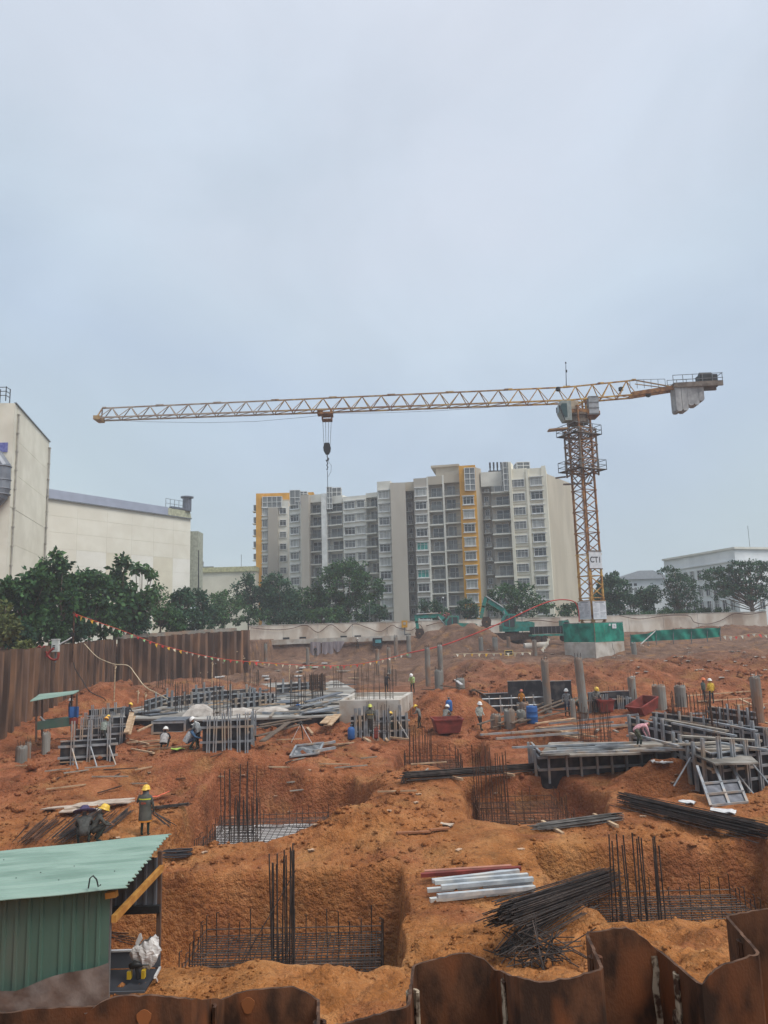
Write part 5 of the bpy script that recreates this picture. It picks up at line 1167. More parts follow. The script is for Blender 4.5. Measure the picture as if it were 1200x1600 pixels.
# front wall of ribbed sheets
wl_, wr_ = up(-190, 1430, 12.62), up(171, 1399, 12.9)
ztop_l, ztop_r = wl_.z + .2, wr_.z + .07; wz = -5.6
L = math.hypot(wr_.x - wl_.x, wr_.y - wl_.y); dux = Vector(((wr_.x - wl_.x) / L, (wr_.y - wl_.y) / L, 0)); dn = Vector((dux.y, -dux.x, 0))
def ribwall(P, u, n, L, zt0, zt1, zb, m, parent, name, rib=.195, amp=.03, o=so):
    k = int(L / rib); pr = []
    for i in range(k + 1):
        s0 = i * rib
        for ds, a in ((0, 0), (rib * .62, 0), (rib * .70, amp), (rib * .92, amp)):
            if s0 + ds <= L: pr.append((s0 + ds, a))
    pr.append((L, 0)); V = [[], []]
    for s, a in pr:
        b = P + u * s + n * a; V[0].append(Vector((b.x, b.y, zb)) - o); V[1].append(Vector((b.x, b.y, zt0 + (zt1 - zt0) * s / L)) - o)
    g = MB(); g.grid(V); g.grid([[v - n * .012 for v in reversed(r)] for r in V]); g.add([V[0][-1], V[1][-1], V[1][-1] - n * .012, V[0][-1] - n * .012], [(0, 1, 2, 3)])
    return g.build(name, m, parent)
for i in range(4):
    s0 = L * i / 4; ribwall(Vector((wl_.x, wl_.y, 0)) + dux * s0 + dn * (.004 * (i % 2)), dux, dn, L / 4 + .01, ztop_l + (ztop_r - ztop_l) * i / 4, ztop_l + (ztop_r - ztop_l) * (i + 1) / 4, wz, C_GREEN, sk, 'wall_sheet')
# right side: posts, hung grey sheet, yellow brace, bench
pA, pB = up(172, 1400, 12.93), up(250, 1345, 15.6)
bt = Vector((pB.x, pB.y, -5.0)); 
MB().bar(Vector((pB.x, pB.y, -5.2)) - so, Vector((pB.x, pB.y, up(250, 1330, 15.6).z)) - so, .08).build('post', mat('brown_post', srgb(104, 82, 70), .8), sk)
MB().bar(Vector((pA.x, pA.y, -5.2)) - so, pA - so, .06).build('post', C_STEELG, sk)
su = Vector((pB.x - pA.x, pB.y - pA.y, 0)); SL = su.length; su.normalize(); sn = Vector((su.y, -su.x, 0))
bkx = pB.x - .03
ribwall(Vector((bkx - 4.2, pB.y - .05, 0)), Vector((1, 0, 0)), Vector((0, -1, 0)), 4.2, up(172, 1346, 15.6).z, up(250, 1338, 15.6).z, up(210, 1420, 15.6).z, C_GSHEET, sk, 'back_sheet', .2, .03)
a = up(250, 1420, 15.5); MB().bar(a - so, a - so + Vector((-4, 0, -.03)), .1, .14).build('rail', C_DARK, sk)
a, b = up(173, 1436, 12.9) + sn * .05, up(249, 1356, 15.55) + sn * .05; MB().bar(a - so, b - so, .08, .11).build('brace', C_WOODO, sk)
a = up(166, 1399, 12.84); MB().bar(a - so, up(183, 1396, 12.84) - so, .1, .09).build('timber_stub', C_WOODO, sk)
ba = up(250, 1512, 15.45); bx0, bx1, bz = ba.x - 4.0, ba.x, ba.z
MB().box((bx0 + bx1) / 2 - so.x, 15.0 - so.y, bz - .03 - so.z, 4.0, .85, .05).build('bench', mat('dark_bench', srgb(58, 60, 66), .6), sk)
MB().box((bx0 + bx1) / 2 - so.x, 14.56 - so.y, bz - .09 - so.z, 4.0, .05, .16).build('bench_rail', C_GSHEET, sk)
MB().box((bx0 + bx1) / 2 - so.x, 15.46 - so.y, bz + .16 - so.z, 4.0, .03, .3).build('bench_back', C_GSHEET, sk)
MB().box((bx0 + bx1) / 2 - so.x, 15.45 - so.y, bz + .325 - so.z, 4.0, .06, .03).build('bench_trim', C_WPLAST, sk)
q0, q1, q2 = up(250, 1512, 15.35), up(242, 1527, 14.7), up(252, 1548, 15.3)
MB().bar(q0 - so, q1 - so, .04).bar(q1 - so, q2 - so, .04).build('bench_leg', C_WPLAST, sk)
# plastic sheet hung along the foot of the front wall
rows_ = []
for j in range(9):
    r = []
    for i in range(41):
        s = i / 40; px = -150 + s * 320; yt = 1548 - (12 if s > .35 else 0) * (s - .35) - 40 * max(0, s - .55) ** 1.0 * 2.1 + 3 * math.sin(s * 15)
        y = yt + (1660 - yt) * j / 8; Yd = 12.55 + .3 * s - .03 * (1 - j / 8) + .035 * math.sin(s * 22 + j * 1.2) + .02 * math.sin(s * 51 - j * 2)
        r.append(up(px, y, Yd - .05) - so)
    rows_.append(r)
g = MB().grid(rows_); g.grid([[p + Vector((0, .01, 0)) for p in reversed(r)] for r in rows_]); g.build('plastic_sheet', C_PLASTIC, sk, smooth=True)
a = up(138, 1388, 12.66); hk_ = [a, a + Vector((.02, 0, .15)), a + Vector((.07, 0, .19)), a + Vector((.13, 0, .13)), a + Vector((.16, 0, .02)), a + Vector((.2, 0, .05))]
tag(shift(MB().tube(hk_, .012, 6), a).build('bent_bar', C_DARK, loc=a), 'thin bent dark wire hook standing on the mint roof edge', 'hook')
# white bag on the bench
c = up(227, 1491, 14.95); bagv = MB(); rows_ = []; rb_ = random.Random(12)
for j in range(15):
    t = j / 14; z = .24 - .46 * t; w = .07 + .19 * math.sin(PI * min(1, t * .8 + .12)) ** .8; r = []
    ph = rb_.uniform(0, 6)
    for i in range(25):
        a = 2 * PI * (i % 24) / 24; k = 1 + .12 * math.sin(5 * a + t * 5) + .07 * math.sin(11 * a - 9 * t) + .05 * math.sin(17 * a + ph)
        r.append((w * k * math.cos(a), w * .6 * k * math.sin(a), z + .02 * math.sin(7 * a + 4 * t) + (.08 * math.cos(a) if j < 4 else 0) * (1 - j / 4)))
    rows_.append(r)
rows_.append([(p[0] * .3, p[1] * .3, p[2] - .02) for p in rows_[-1]]); bagv.grid(rows_)
bag = root('plastic_bag', 'white crumpled plastic bag standing on the shack bench', 'bag', c); bagv.build('body', C_WPLAST, bag)
MB().slab([(-.16, 0, .12), (-.07, .02, .26), (-.1, .02, .36), (-.13, .01, .35), (-.19, 0, .2)], (0, .02, 0)).build('handle', C_WPLAST, bag); MB().slab([(.1, 0, .2), (.22, .02, .24), (.24, .02, .28), (.2, .01, .29), (.08, 0, .27)], (0, .02, 0)).build('handle', C_WPLAST, bag)
c = up(211, 1519, 14.8); dr = root('power_tool', 'yellow and black power tool on the shack bench beneath the bag', 'power tool', c)
C_TY = mat('tool_yellow', srgb(212, 180, 48), .5)
MB().tube([(-.1, 0, .1), (-.02, 0, .13), (.14, 0, .12)], [.05, .07, .035], 10).build('motor', C_DARK, dr, smooth=True); MB().tube([(.02, 0, .09), (.05, 0, -.03), (.07, 0, -.12)], [.035, .035, .04], 8).build('grip', C_DARK, dr); MB().box(-.1, 0, -.04, .07, .1, .13).box(.16, 0, -.03, .06, .09, .14).build('battery', C_TY, dr); MB().tube([(.14, 0, .12), (.26, 0, .12)], [.02, .008], 8).build('chuck', C_STEELG, dr)
# sack on the ground right of the shack
s0 = up(285, 1525, 15.6); s0 = gz(s0.x - .1, 15.9); rows_ = []
for j in range(11):
    rows_.append([(-.5 + i * .085 + .04 * math.sin(j), -.45 + j * .09, .1 + .13 * math.sin(i * .9 + j * .5) * math.cos(j * .7) + .05 * math.sin(i * 2.1)) for i in range(13)])
g = MB().grid(rows_); g.grid([[(p[0], p[1], p[2] - .02) for p in reversed(r)] for r in rows_]); tag(g.build('empty_sack', mat('dirty_sack', srgb(186, 168, 142), .9, col2=srgb(140, 104, 72), scale=7), loc=s0 + Vector((0, 0, .05)), smooth=True), 'crumpled dirty cement sack on soil beside the shack', 'sack')
# ------------------------------------------------------------------ rebar cages
def bars(g, p, q, r, n=4): return g.tube([p, q], r, n, cap=False)
UNIT = {k: MB().tube([(0, 0, 0), (0, 0, 1)], 1.0, 6).mesh('starter_bar', m) for k, m in (('d', C_RBAR), ('r', C_RBARR))}
def starter(parent, loc, h, r=.014, k='d', lean=(0, 0)):
    return inst('starter_bar', UNIT[k], parent, loc, scale=(r, r, h), rot=(lean[0], lean[1], 0))
def cage(label, X0, X1, Y0, Y1, h, sp, cols, r=.011, k='d', zf=None, side=.28, group=None):
    """footing reinforcement: two mats and hooked side bars, with starter bars; cols: (x, y, wx, wy, nx, ny, height)"""
    cx, cy = (X0 + X1) / 2, (Y0 + Y1) / 2; z = hz(cx, cy) + .06 if zf is None else zf
    m = C_RBAR if k == 'd' else C_RBARR
    rt = root('rebar_cage', label, 'rebar cage', (cx, cy, z), 0, group); w, d = (X1 - X0) / 2, (Y1 - Y0) / 2
    for zz, nm in ((.06, 'lower_mat'), (h * .62, 'upper_mat')):
        g = MB(); nx, ny = int(2 * w / sp), int(2 * d / sp)
        for i in range(nx + 1): x = -w + 2 * w * i / nx + R.uniform(-.02, .02); bars(g, (x, -d, zz), (x + R.uniform(-.03, .03), d, zz + .02), r)
        for i in range(ny + 1): y = -d + 2 * d * i / ny + R.uniform(-.02, .02); bars(g, (-w, y, zz + .03), (w, y + R.uniform(-.03, .03), zz + .03), r)
        stuff_part(g.build(nm, m, rt))
    g = MB(); per = []
    n = int(2 * w / side)
    for i in range(n + 1): x = -w + 2 * w * i / n; per += [(x, -d), (x, d)]
    n = int(2 * d / side)
    for i in range(1, n): y = -d + 2 * d * i / n; per += [(-w, y), (w, y)]
    for x, y in per:
        hh = h * R.uniform(.8, 1.25); g.tube([(x, y, 0), (x + R.uniform(-.03, .03), y, hh), (x * .97, y * .97, hh + .03)], r, 4)
    for zz in (h * .3, h * .8):
        for a, b in (((-w, -d), (w, -d)), ((w, -d), (w, d)), ((w, d), (-w, d)), ((-w, d), (-w, -d))): bars(g, (*a, zz + R.uniform(-.04, .04)), (*b, zz), r)
    stuff_part(g.build('side_bar_net', m, rt))
    for (x, y, wx, wy, nx, ny, hh) in cols:
        x -= cx; y -= cy; ring = []
        for i in range(nx):
            for j in range(ny):
                if 0 < i < nx - 1 and 0 < j < ny - 1: continue
                ring.append((x - wx / 2 + wx * i / max(1, nx - 1), y - wy / 2 + wy * j / max(1, ny - 1)))
        for (bx, by) in ring: starter(rt, (bx + R.uniform(-.03, .03), by + R.uniform(-.03, .03), 0), hh * R.uniform(.9, 1.03), r * 1.35, k, (R.uniform(-.025, .025), R.uniform(-.03, .03)))
        g = MB(); zz = .25
        while zz < hh * .35:
            for a, b in (((-1, -1), (1, -1)), ((1, -1), (1, 1)), ((1, 1), (-1, 1)), ((-1, 1), (-1, -1))): bars(g, (x + a[0] * wx / 2, y + a[1] * wy / 2, zz), (x + b[0] * wx / 2, y + b[1] * wy / 2, zz), r * .8)
            zz += .2
        stuff_part(g.build('stirrup_set', m, rt))
    return rt
cA = up(440, 1500, 19.4)
cgA = cage('large dark rebar cage with tall column bars in the pit beside the shack', -5.1, -.35, 17.2, 21.3, 1.15, .15, [(cA.x - .14, 19.4, .16, .45, 2, 3, 3.35), (cA.x + .22, 19.4, .14, .45, 3, 3, 3.5)], r=.014)
za = cgA.location; g = MB(); bars(g, Vector((-4.3, 18.3, za.z + .1)) - za, Vector(up(462, 1360, 19.2)) - za, .012, 5); g.build('brace_bar', C_RBAR, cgA)
cB = up(372, 1310, 30.5); zB = hz(-5, 31)
cage('rebar cage with five tall bars over white sheeting in the left middle pit', -7.2, -2.7, 28.2, 33.0, 1.0, .22, [(cB.x, 30.6, 1.2, .5, 5, 2, 3.3), (cB.x + .15, 30.8, 1.3, .9, 8, 2, 2.1)], r=.013)
rows_ = [[up(338 + 158 * i / 14, 1284 - 9 * i / 14 + j * 6, 33.6 - j * .55) for i in range(15)] for j in range(8)]
rows_ = [[Vector((p.x, p.y, hz(-5, 32.2) + .16 + .03 * math.sin(i * 1.3 + j))) for i, p in enumerate(r)] for j, r in enumerate(rows_)]
o = rows_[0][0].copy(); g = shift(MB().grid(rows_).grid([[p - Vector((0, 0, .03)) for p in reversed(r)] for r in rows_]), o); tag(g.build('white_sheeting', C_WPLAST, loc=o, smooth=True), 'white sheeting laid on the pit floor under the rebar with five tall bars', 'sheeting')
cC = up(770, 1280, 29.5)
cage('rebar cage with ring of tall rusty bars between two black rebar bundles', 3.2, 6.4, 27.2, 31.0, 1.25, .22, [(cC.x, 29.4, 1.1, .8, 6, 3, 3.2)], r=.013, k='r')
cD = up(657, 1200, 38.5)
cage('rebar cage with rusty bars in small pit left behind the long black bundle', .7, 3.4, 36.4, 40.4, 1.3, .24, [(cD.x, 38.5, 1.1, .9, 7, 3, 2.7)], r=.014, k='r')
cE = up(1000, 1400, 20.0)
cage('wide rebar cage with leaning tall bars in the right pit behind near piles', 4.9, 9.5, 18.2, 22.3, 1.1, .17, [(cE.x, 20.2, 1.15, .7, 6, 3, 2.9)], r=.014, k='d')
def rebar_column(label, px, yb, yt, wpx, n, z=None, k='d', Y=None, r=.014, group=None):
    """free group of starter bars rising from the slab: foot and top in photo pixels"""
    p = up(px, yb, Y) if Y else (upz(px, yb, z) if z is not None else gp(px, yb)); h = up(px, yt, p.y).z - p.z
    rt = root('column_rebar', label, 'column rebar', p, 0, group); w = wpx * p.y / FPX; dd = min(1.0, w * .8); m = max(3, n // 2)
    for i in range(n):
        a = 2 * PI * i / n + .3; x, y = w / 2 * math.cos(a) * 1.05, dd / 2 * math.sin(a)
        starter(rt, (x + R.uniform(-.05, .05), y, 0), h * R.uniform(.78, 1.04), max(r, .00032 * p.y), k, (R.uniform(-.03, .03), R.uniform(-.035, .035)))
    g = MB(); zz = .2
    while zz < h * .4:
        bars(g, (-w / 2, -dd / 2, zz), (w / 2, -dd / 2, zz), .01); bars(g, (-w / 2, dd / 2, zz), (w / 2, dd / 2, zz), .01); bars(g, (-w / 2, -dd / 2, zz), (-w / 2, dd / 2, zz), .01); bars(g, (w / 2, -dd / 2, zz), (w / 2, dd / 2, zz), .01); zz += .3
    stuff_part(g.build('stirrup_set', C_RBAR, rt)); return rt
ZS = -3.85
for (px, yb, yt, w, n, z, k, lab) in [
    (258, 1088, 1046, 22, 12, ZS, 'd', 'tall bars at the far left corner of the pale slab'), (284, 1112, 1062, 18, 12, ZS, 'd', 'bars standing above the left black box form'), (348, 1140, 1056, 26, 14, -4.7, 'd', 'tall bars rising out of the short form beside white helmeted workers'),
    (393, 1080, 1044, 22, 12, ZS, 'd', 'dark bars before the white rope post on the slab back edge'), (426, 1100, 1060, 12, 8, ZS, 'd', 'thin sheaf of bars in middle of the pale slab'), (466, 1106, 1054, 22, 14, ZS, 'd', 'dense bars right of the slab centre in front of the rusty panel'), (496, 1096, 1052, 16, 16, ZS, 'd', 'darkest close set bars beside the white pile cap'),
    (528, 1074, 1040, 12, 8, ZS, 'r', 'rusty bars far behind the white pile cap'), (585, 1094, 1040, 56, 20, -3.2, 'd', 'wide group of bars standing in the white pile cap'), (592, 1150, 1095, 30, 12, -4.6, 'd', 'bars inside the form in front of white pile cap'),
    (655, 1130, 1098, 26, 10, -4.6, 'r', 'rusty bars against the cut bank right of white pile cap'), (930, 1160, 1098, 44, 18, -3.95, 'r', 'spread of rusty bars rising from the long pale form slab'), (1083, 1140, 1078, 54, 30, -4.0, 'd', 'dense dark thicket of bars below the two workers on the bank'),
    (1150, 1160, 1092, 66, 20, -4.0, 'r', 'rusty bars at right photo edge beside the standing concrete pile'), (1120, 1150, 1105, 26, 10, -4.0, 'd', 'bars between the dense thicket and the right concrete pile'),
    (770, 1104, 1078, 40, 14, -4.2, 'd', 'short bars left of the long black back form'), (960, 1102, 1074, 60, 18, -4.0, 'r', 'rusty bars in front of bank between two tall concrete piles'), (840, 1085, 1062, 80, 16, -3.6, 'r', 'row of thin bars along the top of black back form'),
    (310, 1086, 1052, 14, 8, ZS, 'd', 'bars beside a standing wooden post at the slab back'), (228, 1118, 1092, 10, 6, ZS, 'd', 'few bars at left slab edge near yellow helmeted worker'), (610, 1072, 1046, 18, 8, ZS, 'd', 'bars behind the pile cap near the crouching vest worker'),
    (690, 1170, 1150, 30, 0, -4.6, 'd', '')]:
    if n: rebar_column(lab, px, yb, yt, w, n, z, k)
# ------------------------------------------------------------------ concrete piles
def stump(label, px, yb, yt, wpx, Y=None, sq=False, tilt=0.0):
    p = up(px, yb, Y) if Y else gp(px, yb); h = up(px, yt, p.y).z - p.z; r = wpx / 2 * p.y / FPX
    rt = root('concrete_pile', label, 'concrete pile', p); prof = [(r, -.6), (r, h * .3), (r * R.uniform(.97, 1.02), h * .6), (r, h - .12), (r * .92, h - .03), (r * .5, h)]
    g = MB().lathe(prof, 14); g.v = [(x + z * tilt, y, z + (.06 * math.sin(3 * math.atan2(y, x) + px) if z > h - .1 else 0)) for x, y, z in g.v]; g.build('shaft', C_CONCG, rt)
    m = MB()
    for i in range(6): a = i * PI / 3 + .2; m.tube([(r * .75 * math.cos(a) + h * tilt, r * .75 * math.sin(a), h - .15), (r * .8 * math.cos(a) + h * tilt, r * .8 * math.sin(a), h + .12 + .2 * R.random())], .012 if p.y < 60 else .02, 4)
    stuff_part(m.build('stub_bar_ring', C_RBAR, rt)); return rt
for a in [('tall concrete pile before the black back form, left of the white helmet', 857, 1113, 1031, 12, 52.5, 0, -.02), ('tall concrete pile directly below the crane block', 913, 1115, 1027, 13, 49, 0, -.05), ('standing concrete pile at the right photo edge', 1185, 1112, 1057, 15, 44, 0, -.01),
          ('concrete pile left of the leaning red skip', 990, 1100, 1058, 12, 53, 0, -.02), ('stout short pile behind the leaning red skip', 1031, 1098, 1070, 20, 51.5, 0, 0), ('pile cluttered by bars left of the two workers', 1064, 1098, 1071, 17, 52), ('slim pile below the excavator spoil heap, left', 669, 1062, 1012, 8, 70), ('slim pile below spoil heap, beside the dark short pile', 689, 1060, 1008, 8, 72),
          ('dark short pile beside the slim piles', 686, 1082, 1047, 12, 62), ('wide low pile stump behind the red hump', 719, 1070, 1060, 14, 60), ('slim pile above the bunting left of the orange rope', 590, 1046, 1014, 6, 84), ('slim pile above the bunting, second by the orange rope', 608, 1044, 1012, 6, 85),
          ('thin pile left under the spoil heap of soil', 619, 1022, 995, 6, 100), ('thin pile at the left foot of the spoil heap', 639, 1020, 992, 7, 100), ('small pile in front of the excavator bucket', 752, 1018, 996, 7, 96), ('small pile below the excavator tracks', 774, 1016, 996, 8, 96), ('pile below excavator cab', 795, 1010, 995, 6, 98), ('pale pile at the left side of the crane block', 836, 1022, 1000, 7, 92),
          ('pile under the left end of the concrete wall beam', 415, 1034, 1006, 5, 105), ('pile below the hanging grey sheet', 481, 1036, 1012, 5, 98), ('pile under the beam left of hanging sheet', 408, 1020, 1000, 4, 112),
          ('short broken pile in cluster left of blue barrel', 775, 1137, 1116, 16, 47), ('taller broken pile in cluster left of blue barrel', 797, 1136, 1108, 17, 46.5), ('pile in cluster touching the blue barrel', 815, 1130, 1110, 14, 48), ('pile stub with orange helmeted worker behind it', 819, 1112, 1097, 15, 52), ('pile beside the white helmeted worker by the tall pile', 896, 1118, 1093, 8, 47.5), ('pale pile at the right of crane block', 991, 1020, 1004, 8, 88)]:
    stump(*a)
for a in [('pair of low concrete piles below the small shelter, left one', 33, 1188, 1166, 17, 40.5), ('pair of low concrete piles below the small shelter, rear one', 43, 1184, 1160, 9, 41.5), ('low concrete pile just under the shelter bench', 72, 1162, 1144, 12, 43)]: stump(*a)
# ------------------------------------------------------------------ slab in the middle distance
pl = [(138, 1117), (222, 1094), (262, 1073), (470, 1065), (528, 1063), (556, 1078), (532, 1096), (530, 1117), (420, 1121), (330, 1124), (205, 1123)]
PW = [upz(x, y, ZS) for x, y in pl]
sb = root('concrete_slab', 'pale grey concrete slab with dark formed edge across the middle distance', 'slab', (PW[8].x, PW[8].y, ZS)); o = sb.location.copy()
MB().prism([(p.x - o.x, p.y - o.y) for p in reversed(PW)], -.12, 0).build('top', mat('slab_grey', srgb(150, 148, 142), .9, col2=srgb(116, 112, 106), scale=.45, col3=srgb(186, 184, 178), scale3=.3, bump=.3, bscale=5), sb)
MB().prism([(p.x - o.x, p.y - o.y + .25) for p in reversed(PW)], -.75, -.123).build('edge_form', C_PLY, sb)
# white pile cap
cf = [upz(530, 1100, -3.2), upz(625, 1099, -3.2)]; cb = [upz(553, 1087, -3.2), upz(645, 1086, -3.2)]
pc = root('pile_cap', 'clean pale concrete pile cap block behind the nearest middle form', 'pile cap', (cf[0].x, cf[0].y, -3.2)); o = pc.location.copy()
P4 = [cf[0] - o, cf[1] - o, cb[1] - o, cb[0] - o]; g = MB(); g.prism([(p.x, p.y) for p in P4], -1.9, 0); g.build('block', C_CONCP, pc)
cen = sum(P4, Vector()) / 4; ins = [cen + (p - cen) * .86 for p in P4]
for i in range(4):
    j = (i + 1) % 4; MB().prism([(P4[i].x, P4[i].y), (P4[j].x, P4[j].y), (ins[j].x, ins[j].y), (ins[i].x, ins[i].y)], .003, .22).build('rim', C_CONCP, pc)
# ------------------------------------------------------------------ formwork
def formwall(label, P, Q, h, post_h, npost, walers=2, posts_front=True, prop=0, face=None, name='formwork', zdrop=.5, seg=1.25, double=True, group=None, jit=.25):
    """black plywood wall from P to Q (bottom points) facing the camera, steel walers and posts proud of it"""
    P = Vector(P); Q = Vector(Q); d = Q - P; L = math.hypot(d.x, d.y); a = math.atan2(d.y, d.x); rt = root(name, label, 'formwork', P, a, group); sl = (Q.z - P.z)
    n = max(1, round(L / seg)); pm = MB().box(L / n / 2, 0, h / 2 - zdrop / 2, L / n - .012, .04, h + zdrop).mesh('plywood_panel', C_PLY)
    for i in range(n): inst('plywood_panel', pm, rt, (L * i / n, R.uniform(-.012, .012), sl * (i + .5) / n))
    sg = -1 if posts_front else 1
    for k in range(walers):
        z = h * (k + .6) / walers; MB().bar((-.1, sg * .07, z), (L + .1, sg * .07, z + sl), .08, .1).build('waler', C_GALV, rt)
    MB().bar((0, 0, h + .03), (L, 0, h + .03 + sl), .09, .05).build('top_rail', C_GALV, rt)
    g = MB()
    if double: g.box(-.055, 0, .5, .06, .1, 1).box(.055, 0, .5, .06, .1, 1)
    else: g.box(0, 0, .5, .085, .1, 1)
    me = g.mesh('post', C_GALV)
    for i in range(npost):
        s = (i + .5) / npost if npost > 1 else .5; ph = post_h + R.uniform(-jit, jit); inst('post', me, rt, (L * s + R.uniform(-.1, .1), sg * .16, sl * s - .25), scale=(1, 1, ph + .25), rot=(R.uniform(-.02, .02), R.uniform(-.03, .03), 0))
    for i in range(prop):
        s = (i + .6) / max(1, prop); MB().tube([(L * s, sg * .2, h * .7), (L * s + .2, sg * 1.1, -.1)], .035, 6).build('prop', C_GALV, rt)
    return rt
def gpz(px, y, dz=0.0): p = gp(px, y); return p + Vector((0, 0, dz))
# F1: form with three pairs of tall posts, left
formwall('black form with tall paired steel posts, nearest on the left', gpz(93, 1196), gpz(180, 1190), 1.0, 1.9, 3, 2, prop=3)
formwall('back side of the left post form with leaning props', upz(118, 1166, -4.5), upz(196, 1160, -4.5), .9, 1.5, 5, 1, prop=1)
formwall('black form behind two yellow helmets at the slab corner', upz(128, 1150, -4.5), upz(196, 1146, -4.5), 1.0, 1.5, 5, 1)
formwall('form at the left slab edge carrying steel tubes', upz(138, 1133, -4.4), upz(198, 1128, -4.4), 1.0, 1.2, 5, 1)
formwall('short form right of white helmeted workers, front face', gpz(316, 1174), gpz(392, 1172), 1.35, 1.75, 6, 2)
formwall('right return of the short form by the white helmeted workers', gpz(386, 1172), upz(396, 1150, -4.6), 1.35, 1.75, 3, 1)
formwall('form with galvanised posts around worker in front of the pile cap, left half', gpz(549, 1154), gpz(590, 1152), 1.3, 1.8, 6, 2)
formwall('form with angled braces in front of the pile cap, right half', gpz(594, 1152), gpz(638, 1150), 1.2, 1.7, 5, 2, prop=1)
# F5 long right form
a5, b5 = upz(846, 1214, -4.75), upz(1062, 1203, -4.75)
formwall('long black form with steel posts under a pale slab, right middle', a5, b5, 1.0, 1.1, 9, 2, jit=.12, double=False)
e5 = upz(880, 1188, -4.75) ; formwall('left end return of the long black form', upz(832, 1196, -4.75), a5, 1.0, 1.05, 4, 2, jit=.1)
t0, t1 = upz(845, 1180, -3.68), upz(1062, 1172, -3.68); t2, t3 = upz(1055, 1158, -3.68), upz(858, 1160, -3.68)
sl5 = root('concrete_slab', 'pale slab on top of the long black form at right', 'slab', t0); MB().prism([((q - t0).x, (q - t0).y) for q in (t0 + Vector((0, .2, 0)), t1 + Vector((0, .2, 0)), t2, t3)], -.07, 0).build('top', mat('slab_dark', srgb(128, 124, 116), .9, col2=srgb(96, 92, 86), scale=1.1, col3=srgb(160, 156, 148), scale3=.7), sl5)
# F7 angled form
a7, b7 = upz(1056, 1206, -4.7), upz(1117, 1236, -4.8); c7 = upz(1215, 1222, -4.8)
formwall('angled black form with heavy steel posts at right, left face', a7, b7, 1.35, 1.7, 5, 1, prop=1)
formwall('angled form at right with open dark front and long diagonal props', b7, c7, 1.35, 1.8, 5, 3, prop=3)
q = [upz(1066, 1170, -3.6), upz(1117, 1193, -3.6), upz(1185, 1191, -3.6), upz(1150, 1160, -3.6)]; s7 = root('concrete_slab', 'pale slab patch inside the angled right form', 'slab', q[0]); MB().prism([((v - q[0]).x, (v - q[0]).y) for v in q], -.07, 0).build('top', MATS['slab_dark'], s7)
# F6 rear forms
formwall('rear form with many steel posts, left part', upz(984, 1162, -4.5), upz(1052, 1180, -4.6), 1.3, 1.5, 5, 2, jit=.15)
formwall('rear form below the dense thicket of bars, middle part', upz(1022, 1148, -4.4), upz(1140, 1166, -4.4), 1.15, 1.3, 6, 2, jit=.15, double=False)
formwall('rear form with pale top rail near the right pile', upz(1110, 1138, -4.3), upz(1184, 1150, -4.3), 1.15, 1.35, 5, 2, jit=.15, double=False)
formwall('last form cut by the right photo edge', upz(1140, 1176, -4.4), upz(1215, 1186, -4.4), 1.25, 1.45, 4, 2, jit=.2)
# long black form against the far bank, steel fence in front
bk = [(752, 1112), (795, 1110), (848, 1108), (895, 1106)]
for i, (lab, h) in enumerate((('lower left length of black form against the far bank', 1.2), ('tallest length of black form behind the first tall pile', 2.0), ('right length of black form between the two tall piles', 1.9))):
    formwall(lab, upz(*bk[i], -4.3), upz(*bk[i + 1], -4.3), h, .5, 2, 0, jit=.1)
formwall('dark form with pale stub posts right of the second tall pile', upz(920, 1112, -4.2), upz(985, 1108, -4.1), 1.2, 1.0, 8, 1, jit=.3)
sf = root('pipe_railing', 'galvanised pipe railing in front of black form at the far bank', 'railing', upz(748, 1116, -4.3)); o = sf.location.copy(); g = upz(852, 1112, -4.3) - o
for z in (.5, 1.0): MB().tube([Vector((0, 0, z)), g + Vector((0, 0, z))], .045, 5).build('rail', C_GALV, sf)
for i in range(7): q = g * (i / 6); MB().tube([q - Vector((0, 0, .2)), q + Vector((0, 0, 1.2))], .05, 5).build('post', C_GALV, sf)
# black box form on the slab edge
p = upz(238, 1147, -4.6); bx = root('box_form', 'black box form with grey steel lid standing on soil left of centre', 'formwork', p); w = upz(286, 1147, -4.6).x - p.x; hB = up(238, 1128, p.y).z - p.z
MB().box(w / 2, .04, hB / 2, w, .04, hB).build('plywood_panel', C_PLY, bx); MB().box(w / 2, 1.9, hB / 2, w, .04, hB).build('plywood_panel', C_PLY, bx); MB().box(w, 1, hB / 2, .04, 1.88, hB).build('plywood_panel', C_PLY, bx); MB().box(0, 1, hB / 2, .04, 1.88, hB).build('plywood_panel', C_PLY, bx)
for i in range(2): MB().box(w * (.25 + .5 * i), .97, hB + .04, w / 2 - .03, 2.1, .05).build('lid_panel', C_GSHEET, bx)
for x in (0, w): MB().box(x, -.03, hB / 2, .12, .1, hB + .1).build('post', C_GALV, bx)
MB().box(w / 2, -.03, .06, w, .08, .12).build('rail', C_GALV, bx); MB().box(w / 2, -.03, hB - .06, w, .08, .12).build('rail', C_GALV, bx)
